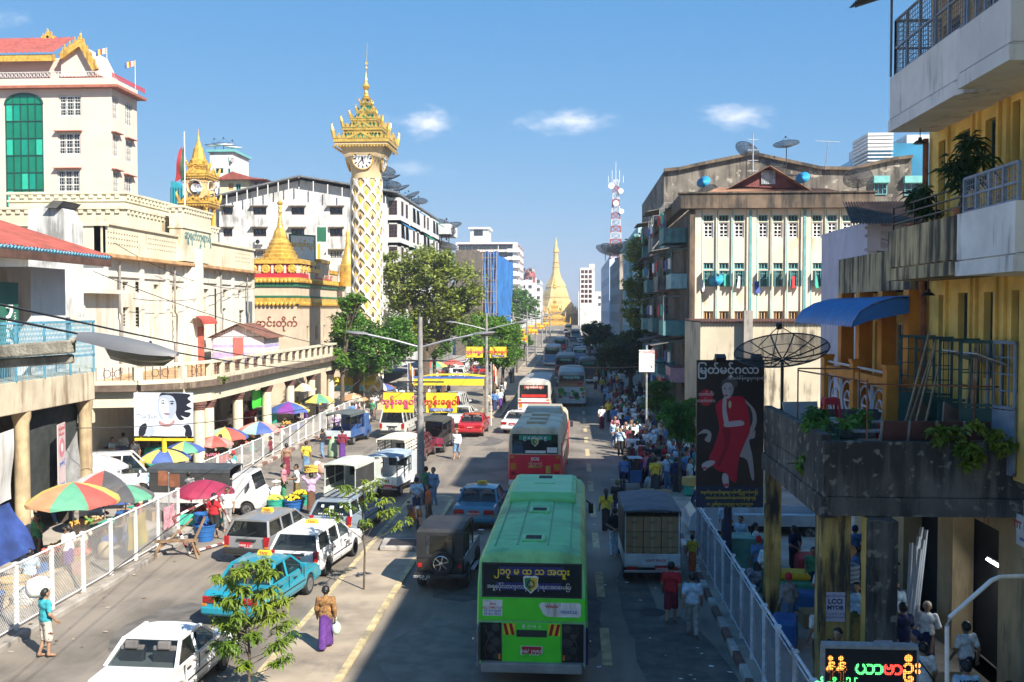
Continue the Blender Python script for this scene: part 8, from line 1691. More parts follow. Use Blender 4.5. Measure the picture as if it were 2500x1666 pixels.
crowd(scatter(22,lambda y:(2.2,5.2),97,135,.7,seed=3),lambda x,y:'beyond the white and green bus','people beyond the buses')
crowd(scatter(22,lambda y:(-24.6,-18.0),48,78,1.1,.14,seed=4),lambda x,y:'in the cream arcade','shoppers under the cream arcade')
crowd(scatter(22,lambda y:(-20.5,-15.2),28,46,1.15,.14,seed=5),lambda x,y:'among the umbrella stalls','shoppers among the umbrella stalls',('stand','carry','sit','squat','phone'))
crowd(scatter(20,lambda y:(-16.4,-11.5),84,135,1.0,seed=6),lambda x,y:'on the far market street','shoppers on the far market street')
crowd(scatter(9,lambda y:(-16.4,-14.8),64,82,.8,seed=7),lambda x,y:'by the market fence','shoppers by the market fence')
crowd(scatter(9,lambda y:(-7.2,-6.0),79,110,1.3,.07,seed=8),lambda x,y:'on the tree-lined median','people on the far median')
crowd(scatter(24,lambda y:(5.1,8.8),20.5,38,.8,.14,seed=9),lambda x,y:'under the dark terrace','people under the dark terrace',('stand','carry','walk','behind'))
for x,y,rz,s_,l,lb,kw in((7.35,18.9,0,'pale_blue','navy','man in pale blue football shirt seen from behind above the LED sign',{}),(6.9,19.9,.2,'white','denim','young man in white T-shirt with dark shoulder strap in the arcade',dict(low='trousers')),(6.5,20.9,.1,'lilac','charcoal','man in pale lilac shirt walking into the arcade',dict(pose='walk')),(8.0,18.6,2.2,'pink','red','girl in pink blouse by the man in the football shirt',dict(hair='bun',scale=.85)),(8.7,17.9,2.6,'white','navy','man in white shirt eating at the food stall',dict(pose='sit')),(8.1,17.2,.3,'olive','navy','man in green checked shirt seated at the food stall',dict(pose='sit')),(7.55,17.0,.2,'pale_blue','blue','woman in light blue dress and dark headscarf seated at the food stall',dict(pose='sit',hair='long')),(8.35,17.9,-.6,'pink','maroon','woman in pink top leaning over the food stall',dict(pose='sit',hair='bun'))):
 P=person((x,y,.143),rz,s_,l,lb,**kw)
 if 'football' in lb:text(P,'12',mat('letter_navy',(.01,.02,.08),.6,var=0),.26,(0,-.128,1.17),(pi/2,0,0),bold=.03,ext=.012);text(P,'A.A.HTWE',_mats['letter_navy'],.075,(0,-.128,1.33),(pi/2,0,0),bold=.02,ext=.012)
 if 'strap' in lb:part(P,'strap',blackm,lambda a:a.bar((-.16,-.12,1.38),(.18,-.12,.95),.05,.02))
person((8.45,22.9,4.923),1.2,'grey','navy','man in grey vest sitting by the terrace doors','sit')
# lamp posts with banners
pole_m=mat('pole_concrete',(.27,.26,.245),.9,var=.25,scale=3,bump=.2,stain=(.14,.13,.12),stain_amt=.4,coord='obj');lamp_g=mat('lamp_grey',(.15,.155,.165),.6,metal=.1,var=.15,coord='obj');diff=mat('lamp_glass',(.16,.15,.11),.2,var=.2,coord='obj')
def lamp_head(par,p,d,L=.75,name='lamp_head'):
 d=Vector(d).normalized();s_=d.cross(Vector((0,0,1))).normalized();u=s_.cross(d);a=MB();P=lambda t,x,z:Vector(p)+d*L*t+s_*x*L+u*z*L
 prof=((0,.05,.0,.08),(.15,.09,.0,.10),(.45,.15,-.02,.10),(.75,.14,-.02,.08),(.92,.09,-.01,.05),(1,.03,.0,.03));a.loft([[P(t,w_*cos(q),z0+(z1-z0)*max(0,sin(q))+.0)for q in[2*pi*i/12 for i in range(12)]]for t,w_,z0,z1 in prof]);o=a.build(name,lamp_g,par,smooth=50)
 a=MB();a.loft([[P(t,w_*cos(q),-.02+dz*max(0,-sin(q))*-1)for q in[2*pi*i/12 for i in range(12)]]for t,w_,dz in((.30,.05,.02),(.38,.12,.11),(.65,.12,.13),(.88,.07,.09),(.96,.03,.02))]);mk('lamp_bowl',a.mesh('lamp_bowl',diff,smooth=60),o)
for i,(x,y)in enumerate(((-6.5,42.0),(-6.8,77.7),(-6.8,112),(-6.8,146),(-6.8,180),(-6.8,215),(-6.8,250),(-6.8,290))):
 T=thing('lamp_post',['concrete double-arm lamp post at the near median nose','second concrete lamp post beside the median trees','third lamp post down the median','fourth lamp post down the median','fifth lamp post down the median','sixth lamp post down the median','seventh lamp post down the median','farthest lamp post down the median'][i],'lamp post',(x,y,.07),group='lamp posts along the median')
 part(T,'pole',pole_m,lambda a:a.lathe([(.17,0),(.16,2),(.125,5),(.09,8.0)],n=10),smooth=40)
 for s_ in(-1,1):
  part(T,'arm',galv,lambda a:a.tube([(0,0,6.7),(s_*1.1,0,7.0),(s_*2.3,0,7.25)],.045,6));lamp_head(T,(s_*2.25,0,7.24),(s_,0,.12),.95)
 part(T,'stay',blackm,lambda a:[a.bx(-1.0,1.0,-.05,.05,z,z+.06)for z in(6.1,5.2)])
 if i<6:
  for s_ in(-1,1):
   dark_t=s_>0;B=thing('banner','%s yellow banner with %s Burmese lettering on the %s lamp post'%(('outer','road-side')[s_>0],('pink','dark red')[dark_t],('first','second','third','fourth','fifth','sixth')[i]),'banner',(x+s_*.92,y-.12,4.0 if i==0 else 4.6),group='yellow banners on the lamp posts')
   part(B,'cloth',YL,lambda a:a.loft([[(-.66+1.32*k/8,.02*sin(k*1.3),0),(-.66+1.32*k/8,.02*sin(k*1.3+.8),.85),(-.66+1.32*k/8,.02*sin(k*1.3+.8)+.01,.85),(-.66+1.32*k/8,.02*sin(k*1.3)+.01,0)]for k in range(9)]),smooth=60)
   part(B,'rod',blackm,lambda a:[a.cyl((-.92*s_,.06,z),(.68*s_,.06,z),.018,n=5)for z in(.0,.85)]);text(B,'ထွန်းေရွှဝါ',brd if dark_t else mat('letter_pink',(.55,.05,.2),.6,var=0),.36,(0,-.03,.46),bold=.012,ext=.004)
   if dark_t:part(B,'strip',_mats['letter_blue'],lambda a:a.bx(-.5,.5,-.04,-.03,.08,.19));text(B,'မြန်မာ့ေရွှဆိုင်ကြီး',lw_,.1,(0,-.045,.13))
q0,q1=at(192,832,7.2),at(448,868,7.2);T=thing('street_light','large grey street light head on a mossy concrete arm close to the viewer','street light',(q0.x-3.4,7.2,0))
o=T.location;lamp_head(T,q0-o,(q1-q0)+Vector((0,-.1,0)),(q1-q0).length)
mossy=mat('mossy_arm',(.30,.28,.23),.95,var=.35,scale=8,bump=.5,bscale=40,stain=(.07,.065,.05),stain_amt=.5,coord='obj')
part(T,'arm',mossy,lambda a:(a.bar(q0-o+Vector((-.04,0,.02)),at(175,838,7.2)-o,.05),a.bar(at(178,846,7.2)-o,at(-220,876,7.2)-o,.1,.1),a.bar(at(178,876,7.25)-o,at(-220,902,7.25)-o,.07,.07)),.015);part(T,'post',pole_m,lambda a:a.lathe([(.16,0),(.12,9)],(q0.x-3.4-o.x+1.9,0,0),10),smooth=40)
def wires(label,pairs,sag=.4,r_=.014):
 for i,(p,q)in enumerate(pairs):
  a=MB();p,q=Vector(p),Vector(q);a.tube([p.lerp(q,t/14)-Vector((0,0,sag*4*(t/14)*(1-t/14)))for t in range(15)],r_,4);tag(a.build('overhead_wire',wire_m),label,'wire',label)
wires('black cables sloping from the left edge past the street light to the arcade',[(at(-40,735+k*34,8.2),at(820+k*40,868+k*12,78-k*14))for k in range(2)],.5,.012);wires('cables running from the market hall to the first lamp post',[((-17.8,36,9.8),(-6.5,42,6.2)),((-17.6,34,4.2),(-6.5,42,5.3))],.5);wires('thin cables strung between the lamp posts down the median',[((-6.5+s_*.9,42,6.2),(-6.8+s_*.9,77.7,6.2))for s_ in(-1,0,1)]+[((-6.8+s_,77.7,6.2),(-6.8+s_,112,6.2))for s_ in(-.9,.9)],.6,.016);wires('pale guy rope slanting down to the road beside the pickups',[((-10.2,47,5.0),(-14.2,29.5,.3))],.1,.02);wires('cable crossing the avenue from the second lamp post to the white signboard',[((-6.8,77.7,5.0),(6.0,60,5.1)),((-6.8,77.7,5.8),(8,70,6.5))],.6,.02);wires('thin cords along the cream facade',[((-25.0,53,12),(-25.0,77,10)),((-24.9,55,9.0),(-24.9,77,11))],.8,.02)
# printed boards
def spl(pts,n=4):
 out=[];N=len(pts)
 for i in range(N):
  p0,p1,p2,p3=[np.array(pts[(i+k-1)%N],float)for k in range(4)]
  for t in np.arange(n)/n:out.append(tuple(.5*((2*p1)+(-p0+p2)*t+(2*p0-5*p1+4*p2-p3)*t*t+(-p0+3*p1-3*p2+p3)*t**3)))
 return out
def el(cx,cz,rx,rz_,n=16):return[(cx+rx*cos(2*pi*i/n),cz+rz_*sin(2*pi*i/n))for i in range(n)]
def art(par,shapes,f,y0=-.03):
 for k,(c,pts)in enumerate(shapes):part(par,'print',mat('print_%s'%'_'.join('%.2f'%v for v in c),c,.45,var=.04),lambda a:a.poly([(*((q[0],y0-.0012*k,q[1])),)for q in map(f,pts)]))
c0,c1=at(327,959,45.),at(471,1066,45.);T=thing('portrait_board','billboard with monochrome portrait of a dark-haired woman before the arcade','billboard',((c0.x+c1.x)/2,45,0));w_,z0,z1=(c1.x-c0.x)/2,c1.z,c0.z;W_,G_,K_=(.66,.72,.80),(.42,.47,.56),(.015,.017,.03)
part(T,'board',mat('board_pale',W_,.5,var=.06,scale=1),lambda a:a.bx(-w_,w_,-.02,.08,z0,z1));f=lambda p:(-w_+p[0]*2*w_,z1-p[1]*(z1-z0))
art(T,[(K_,spl([(.47,.005),(.43,.1),(.41,.22),(.43,.3),(.46,.15),(.58,.07),(.7,.3),(.72,.5),(.78,.62),(.86,.6),(.8,.52),(.92,.56),(.97,.46),(.86,.42),(.99,.36),(.9,.28),(.98,.2),(.92,.13),(.97,.04),(.8,.005),(.6,.005)])),((.40,.46,.56),spl([(.43,.1),(.41,.3),(.43,.5),(.5,.63),(.58,.66),(.66,.58),(.72,.42),(.72,.22),(.66,.08),(.54,.05)])),(W_,spl([(.44,.2),(.44,.4),(.5,.58),(.56,.6),(.6,.45),(.58,.2),(.5,.12)])),(W_,spl([(.5,.6),(.62,.6),(.68,.7),(.85,.76),(.95,.98),(.1,.98),(.2,.9),(.42,.74)])),(K_,spl([(.08,.98),(.1,.78),(.2,.7),(.22,.82),(.17,.98)])),(K_,spl([(.84,.76),(.95,.74),(.99,.98),(.87,.98),(.88,.85)])),(K_,spl([(.46,.2),(.5,.17),(.54,.19),(.5,.19)])),(K_,spl([(.61,.2),(.66,.18),(.7,.21),(.66,.205)])),(K_,el(.50,.235,.028,.018)),(K_,el(.655,.245,.028,.018)),(W_,el(.495,.233,.008,.008)),(G_,spl([(.56,.24),(.575,.38),(.545,.4),(.565,.37)])),((.3,.22,.28),spl([(.51,.47),(.55,.455),(.62,.475),(.57,.515)])),((.45,.25,.25),spl([(.44,.64),(.52,.7),(.62,.7),(.68,.62),(.7,.68),(.62,.77),(.5,.77),(.43,.7)])),(G_,spl([(.22,.82),(.32,.78),(.36,.9),(.28,1.0),(.2,.98)]))],f)
text(T,'The Sun',mat('letter_pale',(.5,.55,.62),.5,var=0),.3,(-w_*.55,-.05,z0+(z1-z0)*.47));text(T,'G E M S',_mats['letter_pale'],.13,(-w_*.55,-.05,z0+(z1-z0)*.36))
part(T,'beam',YL,lambda a:(a.bx(-w_,w_,.0,.12,z0-.22,z0-.1),a.cyl((0,.06,0),(0,.06,z0-.1),.11,n=10),a.bx(-w_*.8,-w_*.77,.02,.1,z0-.1,z0),a.bx(w_*.77,w_*.8,.02,.1,z0-.1,z0)))
Y_=30.;c0,c1=at(1700,879,Y_),at(1864,1240,Y_);T=thing('tall_advert','tall black advert board showing a seated woman in a red dress','billboard',((c0.x+c1.x)/2,Y_,0),R(4));w_,z0,z1=(c1.x-c0.x)/2,c1.z,c0.z
part(T,'board',mat('advert_black',(.03,.022,.02),.35,var=.1),lambda a:a.bx(-w_,w_,-.02,.06,z0,z1));part(T,'post',mat('post_navy',(.02,.025,.06),.6,var=.1),lambda a:a.cyl((0,.2,0),(0,.2,z1-.5),.12,n=10));part(T,'floodlight',blackm,lambda a:[(a.bar((x,0,z1),(x,-.9,z1+.15),.04),a.box((x,-.9,z1+.1),(.3,.2,.16),(.5,0,0)))for x in(-.5,.55)])
f=lambda p:(-w_+(p[0]-1000)/510*2*w_,z1-(p[1]-95-(p[0]-1000)*.035)/1120*(z1-z0));RD,SK,SV=(.5,.01,.035),(.52,.44,.44),(.38,.34,.33)
art(T,[((.015,.03,.07),[(1000,1050),(1510,1075),(1510,1230),(1000,1215)]),(SV,spl([(1340,385),(1400,440),(1445,500),(1455,580),(1430,660),(1445,640),(1440,700),(1400,720),(1425,840),(1440,1010),(1415,1000),(1385,870),(1320,830),(1340,760),(1400,640),(1425,560),(1410,480),(1370,430)])),((.05,.045,.045),spl([(1375,440),(1410,500),(1415,570),(1395,610),(1385,520)])),(RD,spl([(1150,430),(1215,388),(1330,380),(1370,420),(1395,520),(1405,640),(1370,730),(1330,830),(1312,930),(1303,1030),(1265,1018),(1225,960),(1150,930),(1097,850),(1130,760),(1170,640),(1165,560),(1145,470)])),((.30,.004,.02),spl([(1190,620),(1260,640),(1240,760),(1180,900),(1160,880),(1215,740)])),(SK,spl([(1190,300),(1200,360),(1225,395),(1255,385),(1278,340),(1275,285),(1235,265),(1200,275)])),((.10,.085,.085),spl([(1188,305),(1192,262),(1225,240),(1265,243),(1305,265),(1308,295),(1288,318),(1276,345),(1272,305),(1255,278),(1215,276)])),((.40,.33,.33),spl([(1262,290),(1278,320),(1268,365),(1245,390),(1252,350)])),(K_,el(1212,320,9,4)),(K_,el(1248,323,9,4)),((.12,.1,.1),el(1212,308,11,2)),((.12,.1,.1),el(1249,311,11,2)),((.42,.35,.35),el(1226,345,5,12)),((.45,.02,.05),el(1222,370,13,6)),(SK,spl([(1198,395),(1225,390),(1225,480),(1245,590),(1215,600),(1195,500)])),(SK,spl([(1205,585),(1240,570),(1340,565),(1355,600),(1260,610),(1215,608)])),(SK,spl([(1040,890),(1090,860),(1140,865),(1130,890),(1080,920),(1060,935)])),(SK,spl([(1205,960),(1240,980),(1245,1060),(1220,1070),(1195,1010)])),((.5,.05,.08),el(1060,915,20,8)),((.5,.05,.08),el(1228,1050,22,12)),((.6,.5,.3),el(1250,440,12,30)),((.5,.02,.03),[(1070+(55 if i%2 else 49)*cos(i*pi/16),380+(66 if i%2 else 60)*sin(i*pi/16))for i in range(32)]),(SV,spl([(1005,660),(1060,620),(1110,650),(1100,720),(1060,700),(1085,660),(1050,650)]))],f)
def tx(s,m,px,py,size,bold=.0,sx=1.):q=f((px,py));text(T,s,m,size,(q[0],-.07,q[1]),bold=bold,ext=.002,sx=sx)
tx('ြမတ်မင်္ဂလာ',mat('letter_silver',(.6,.6,.6),.4,var=0),1235,180,.33,.03);tx('အာမခံစိန်ေရွှရတနာဆိုင်',_mats['letter_silver'],1380,245,.12);tx('လက်လီ/',lw_,1070,355,.13);tx('လက်ကား',lw_,1070,405,.13);tx('အမှတ်(၄၁)ဗဟိုေရွှေဈးသစ်ကြီး၂၄လမ်းကြား',YL,1250,1105,.115,.01,.8);tx('အလယ်ဘလောက်ပန်းဘဲတန်းရန်ကုန်',YL,1260,1148,.115,.01,.85);tx('၀၁ ၂၄၆၃၅၁၊ ၃၈၉၃၉၇ ၀၉ ၅၁၁၅၇၇၈',YL,1255,1195,.105,.01,.8)
q=at(1579,880,60.);T=thing('white_signboard','white rectangular signboard with red Burmese heading over the right pavement','sign',(q.x,60,0));part(T,'board',white_paint,lambda a:a.bx(-.46,.46,-.04,.04,q.z-.7,q.z+.62));part(T,'post',galv,lambda a:a.cyl((0,.1,0),(0,.1,q.z+.9),.06,n=8));text(T,'M ကုမ္ပဏီြမို့',brd,.16,(0,-.045,q.z+.5));[text(T,s,blackm,.2,(.28,-.045,q.z+.25-.28*k))for k,s in enumerate('ပ ဂ ဋ'.split())]
Y_=16.5;c0,c1=at(2014,1582,Y_),at(2236,1720,Y_);T=thing('led_sign','black LED sign with glowing orange, green and red Burmese letters','sign',((c0.x+c1.x)/2,Y_,.14));w_=(c1.x-c0.x)/2;zt_8=c0.z-.14
part(T,'case',plastic,lambda a:a.bx(-w_,w_,.0,.18,zt_8-1.0,zt_8));part(T,'frame',galv,lambda a:(a.bx(-w_-.02,w_+.02,-.03,.2,zt_8,zt_8+.05),a.bx(-w_-.03,-w_,-.03,.2,zt_8-1.0,zt_8),a.bx(w_,w_+.03,-.03,.2,zt_8-1.0,zt_8),a.bx(-w_,w_,-.02,.2,zt_8-1.05,zt_8-1.0)));part(T,'leg',galv,lambda a:[a.bx(x-.04,x+.04,.05,.13,0,zt_8-1.04)for x in(-.5,.5)])
em=[mat('led_%d'%i,(.02,.02,.02),.5,var=0,emit=(c,1.6))for i,c in enumerate(((1,.35,.06),(.1,1,.2),(1,.06,.04)))]
for s,k,x,sz,z in(('နံနံ',0,-.55,.3,.3),('ယာ',1,-.02,.3,.33),('ဗာ',2,.36,.3,.33),('ဦး',0,.66,.3,.3),('သို့ဆိုးပါ၌',1,-.55,.17,.6)):text(T,s,em[k],sz,(x,-.004,zt_8-z),bold=.025,ext=.002,name='led_text')
part(T,'dot_mask',plastic,lambda a:[a.bx(-w_+k*.026,-w_+k*.026+.009,-.012,-.009,zt_8-.98,zt_8)for k in range(int(2*w_/.026))]+[a.bx(-w_,w_,-.0085,-.0065,zt_8-.98+k*.026,zt_8-.98+k*.026+.009)for k in range(37)])
a=MB();a.tube([at(2312,1800,12.5),at(2312,1530,12.5),at(2318,1508,12.5),at(2420,1418,12.5),at(2440,1409,12.6),at(2560,1405,13)],.028,8);tag(a.build('hand_rail',white_paint,smooth=60),'bent white pipe hand rail of the footbridge stairs in the corner','hand rail')
for i,(x,y)in enumerate(((5.49,21.06),(6.28,20.46))):
 T=thing('poster','printed course poster pasted on the %s stained arcade column'%('corner','darkest')[i],'poster',(x,y,1.85 if i==0 else 1.05));part(T,'sheet',mat('poster_lilac',(.45,.45,.58),.8,var=.15,coord='obj'),lambda a:a.bx(-.2,.2,-.006,0,0,.62));[text(T,s,_mats['letter_navy'],z,(0,-.008,h_),bold=b_,ext=.001)for s,z,h_,b_ in(('LCCI',.14,.42,.04),('MYOB',.12,.29,.04),('စာရင်းကိုင်သင်တန်း',.06,.54,.01),('၀၁ ၅၂၃၄၈၇ ၊ ၃၈၉၇',.05,.17,0),('ရန်ကုန် ဗိုလ်တထောင်',.05,.09,0))]
# parasols
_um={}
PC=dict(r=(.44,.09,.07),y=(.58,.46,.12),b=(.06,.11,.33),g=(.10,.30,.19),o=(.48,.25,.13),k=(.07,.07,.075),s=(.40,.41,.42),m=(.28,.02,.06),p=(.58,.25,.22),t=(.30,.58,.42),v=(.20,.04,.28),c=(.52,.42,.27),w=(.6,.6,.58),d=(.13,.12,.11))
def parasol(label,px,py,Y,dia,cols,h=None,rz=0.):
 q=at(px,py,Y);h=h or q.z;T=thing('parasol',label,'umbrella',(q.x,Y,max(.0,q.z-h)+.0),rz,'market parasols');r_=dia/2;h=q.z
 T.location.z=.0;n=8
 for i in range(n):
  k=(round(r_,2),cols[i%len(cols)])
  if k not in _um:
   a=MB();vs=[];prof=((0.02,0),(.35,-.075),(.7,-.21),(1,-.40));d_=pi/n
   for t,dz in prof:
    for s_ in(-1,-.33,.33,1):vs.append((r_*t*cos(d_*s_)*(1-.035*(1-s_*s_)*t),r_*t*sin(d_*s_),r_*dz-.012*r_*(1-s_*s_)*t))
   for s_ in(-1,-.33,.33,1):vs.append((r_*.99*cos(d_*s_),r_*.99*sin(d_*s_),r_*-.40-.13+.05*(abs(s_)<.5)))
   a._add(vs,[(4*j+i_,4*j+4+i_,4*j+5+i_,4*j+1+i_)for j in range(4)for i_ in range(3)]);_um[k]=a.mesh('canopy_panel',mat('parasol_'+k[1],PC[k[1]],.7,var=.16,scale=1.5,stain=tuple(c*.6 for c in PC[k[1]]),stain_amt=.3,streak=False),smooth=50)
  mk('canopy_panel',_um[k],T,(0,0,h),(0,0,2*pi*(i+.5)/n))
 part(T,'pole',galv,lambda a:(a.cyl((0,0,.1),(0,0,h+.06),.022,n=6),a.lathe([(.22,.0),(.22,.12),(.05,.2)],n=10)));part(T,'rib',galv,lambda a:[a.bar((0,0,h-.03),(r_*.97*cos(t),r_*.97*sin(t),h-r_*.42),.012)for t in[2*pi*i/8 for i in range(8)]])
for j,(px,py,Y,d_,c_,lb)in enumerate(((178,1177,30.6,2.85,'yrbryogr','big striped parasol in yellow, red, orange and blue nearest behind the white fence'),(255,1149,35,2.4,'srkksrks','faded red and grey parasol behind the biggest striped one'),(306,1183,32.8,1.9,'dkgd','dark grey and green parasol close to the white fence'),(236,1110,40,2.5,'oobsswso','orange, blue and silver parasol before the parked white van'),(402,1093,45.5,2.4,'by','blue and yellow parasol below the portrait board'),(450,1078,48,2.0,'ygb','yellow, green and blue parasol behind the blue and yellow one'),(497,1171,37.4,2.35,'m','plain maroon parasol at the gap between the fences'),(523,1064,51,2.0,'pr','pink and red parasol by the far fence'),(549,1043,54,2.6,'rtyrb','red, mint and yellow parasol before an arcade column'),(632,1029,56,2.5,'ptbpyt','pink, mint and blue parasol beside the kerb fence'),(704,981,66,2.9,'bvby','blue and purple parasol by the arcade columns'),(777,962,71,2.4,'yg','yellow and green striped parasol at the end of the arcade'),(905,942,84,2.7,'r','plain red parasol near the clock tower trees'),(863,960,79,2.4,'co','beige and orange parasol beside the plain red one'),(936,936,90,2.4,'brbw','blue, red and white parasol behind the plain red one'),(850,933,82,3.0,'t','mint green parasol under the street tree'),(735,935,70,2.2,'cs','dusty beige parasol under the arcade end'),(1058,880,118,3.4,'brgy','multicoloured parasol on the far market street'),(1105,878,128,3.0,'r','small red parasol on the far market street'),(1010,905,100,2.6,'sd','grey parasol among the far shoppers'))):parasol(lb,px,py,Y,d_,c_,rz=j*.37)
# motorbike, trishaw
mb_o=mat('bike_orange',(.45,.13,.03),.35,var=.1,coord='obj',coat=.5)
q=gr(1012,1300);T=thing('motorbike','orange underbone motorbike parked on the median beside the waiting people','motorbike',(q.x,q.y,.07),R(-155))
for y,nm in((-.6,'wheel'),(.62,'wheel')):
 a=MB();a.M=Matrix.Translation((0,y,.29))@Matrix.Rotation(pi/2,4,'Y');a.lathe([(.22,-.04),(.27,-.045),(.29,0),(.27,.045),(.22,.04)],n=20);o=a.build(nm,rubber,T,smooth=50);part(o,'rim',chrome,lambda a:(a.tube([(0,y+.21*cos(t),.29+.21*sin(t))for t in[2*pi*i/16 for i in range(17)]],.015,5),[a.bar((0,y,.29),(0,y+.21*cos(t),.29+.21*sin(t)),.012)for t in[2*pi*i/8 for i in range(8)]]))
part(T,'front_shield',mb_o,lambda a:a.loft([[(-w_,y,z),(0,y+.07,z+.01),(w_,y,z),(0,y-.02,z)]for y,z,w_ in((.36,.42,.12),(.40,.65,.2),(.36,.9,.16),(.32,1.0,.1))]),smooth=50);part(T,'body',mb_o,lambda a:a.loft([[(-w_,y,z0),(w_,y,z0),(w_*.8,y,z1),(-w_*.8,y,z1)]for y,z0,z1,w_ in((.36,.38,.55,.09),(.0,.38,.6,.1),(-.4,.5,.74,.13),(-.8,.66,.78,.08))]),.02);part(T,'seat',plastic,lambda a:a.loft([[(-w_,y,.73),(w_,y,.73),(w_*.8,y,.82+d),(-w_*.8,y,.82+d)]for y,w_,d in((.02,.09,-.04),(-.3,.14,0),(-.72,.11,.03))]),.03)
part(T,'front_fender',mb_o,lambda a:a.loft([[(-.07,.62+.33*cos(t),.29+.33*sin(t)),(.07,.62+.33*cos(t),.29+.33*sin(t)),(.06,.62+.31*cos(t),.29+.31*sin(t)),(-.06,.62+.31*cos(t),.29+.31*sin(t))]for t in[.4+i*.35 for i in range(6)]]));part(T,'fork',chrome,lambda a:[a.bar((s_*.08,.62,.29),(s_*.07,.38,.9),.035)for s_ in(-1,1)]);part(T,'handlebar',blackm,lambda a:(a.tube([(-.34,.2,1.0),(-.1,.3,.98),(.1,.3,.98),(.34,.2,1.0)],.016,6),[a.box((s_*.3,.24,1.14),(.1,.02,.07))for s_ in(-1,1)]));part(T,'headlight',lamp_w,lambda a:a.ell((0,.42,.93),(.09,.05,.07)));part(T,'engine',steel,lambda a:(a.box((0,.05,.34),(.16,.34,.18)),a.cyl((.1,-.1,.3),(.13,-.8,.36),.04,n=8)),.02)
q=gr(1548,1200);T=thing('trishaw','blue sidecar trishaw with black wheels at the front of the crowd','trishaw',(q.x,q.y,.003),R(5));tb=mat('trishaw_blue',(.05,.12,.3),.5,var=.2,coord='obj')
for x,y in((-.45,0),(-.45,1.05),(.42,.45)):part(T,'wheel',rubber,lambda a:(a.tube([(x,y+.32*cos(t),.33+.32*sin(t))for t in[2*pi*i/18 for i in range(19)]],.024,5),[a.bar((x,y,.33),(x,y+.31*cos(t),.33+.31*sin(t)),.008)for t in[2*pi*i/10 for i in range(10)]]))
part(T,'sidecar',tb,lambda a:(a.bx(-.2,.36,.1,.8,.4,.46),a.bx(-.2,.36,.05,.1,.4,.95),a.bx(-.2,-.16,.1,.8,.46,.7),a.bx(.32,.36,.1,.8,.46,.7)),.01);part(T,'canopy',mat('canopy_slat',(.45,.5,.55),.6,var=.2),lambda a:[a.bx(-.25,.4,k*.14,k*.14+.09,1.5,1.52)for k in range(6)]);part(T,'frame',blackm,lambda a:([a.bar((x,y,.45),(x,y,1.5),.025)for x in(-.2,.36)for y in(.05,.75)],a.bar((-.45,0,.33),(-.45,.4,.8),.03),a.bar((-.45,.4,.8),(-.45,.95,.85),.03),a.bar((-.45,1.05,.33),(-.45,.95,1.0),.03),a.bar((-.7,.85,1.02),(-.2,.85,1.02),.025),a.bar((-.45,.45,.33),(.42,.45,.33),.03),a.box((-.45,.35,.86),(.16,.26,.06))))
person(Vector((q.x-.42,q.y+.3,.35)),0,'blue','navy','driver in bright blue shirt astride the trishaw','sit')
# goods: baskets, tubs, crates, sacks
def tub(name,label,cat,loc,r_,h,m,fill=None,fm=None,seed=1,rim=True,group=None):
 T=thing(name,label,cat,loc,group=group);part(T,'tub',m,lambda a:(a.lathe([(r_*.72,0),(r_*.8,h*.3),(r_,h),(r_*1.05,h),(r_*1.05,h*.93),(r_*.93,h*.9),(r_*.7,.03)],n=18),[a.tube([(r_*(.74+.26*z)*cos(t),r_*(.74+.26*z)*sin(t),h*z)for t in[2*pi*i/18 for i in range(19)]],.012,4)for z in(.35,.65)]),smooth=50)
 if fill:rr=random.Random(seed);part(T,fill,fm,lambda a:[a.ell((r_*.8*k_*cos(t),r_*.8*k_*sin(t),h*.95+.14*(1-k_*k_)+rr.uniform(0,.05)),(.06,.06,.05),6,4)for k_,t in[(rr.random()**.5,rr.uniform(0,6.3))for _ in range(70)]])
 return T
bpl=mat('blue_plastic',(.02,.12,.36),.5,var=.15,coord='obj');gpl=mat('green_plastic_basket',(.03,.34,.24),.5,var=.15,coord='obj');flo=mat('yellow_flowers',(.68,.48,.02),.8,var=.3,scale=20,coord='obj');flg=mat('lime_flowers',(.55,.55,.08),.8,var=.3,scale=20,coord='obj')
def gq(px,py,z=.003):q=gr(px,py);return(q.x,q.y,z)
tub('flower_basket','green basket heaped with pale yellow flowers','basket',gq(672,1250),.36,.55,gpl,'flowers',flg);tub('flower_basket','blue basket heaped with bright yellow flowers by the kneeling buyers','basket',gq(716,1247),.5,.5,bpl,'flowers',flo,2);tub('flower_basket','teal basket with yellow flowers behind the blue basket','basket',gq(735,1232),.4,.45,gpl,'flowers',flo,3)
tub('bin','blue plastic bin behind the near end of the white fence','bin',(-15.6,25.6,.14),.34,.62,bpl);tub('bin','blue plastic bin by the red and white barrier','bin',gq(500,1320),.4,.6,bpl);tub('bin','blue drum leaning against the fence gap','bin',(-14.0,36.6,.003),.3,.7,bpl)
straw=mat('straw',(.45,.33,.16),.9,var=.25,scale=12,coord='obj');tub('basket','straw basket behind the white fence next to the blue bin','basket',(-15.9,27.2,.14),.42,.6,straw);tub('basket','straw basket of onions further along the white fence','basket',(-15.7,30.5,.14),.4,.5,straw,'onions',mat('onion',(.4,.15,.12),.7,var=.3))
rr=random.Random(5);fruit=[mat('fruit_%d'%i,c,.5,var=.25,scale=9)for i,c in enumerate(((.5,.08,.04),(.55,.32,.04),(.12,.28,.05),(.45,.3,.15),(.3,.06,.1)))]
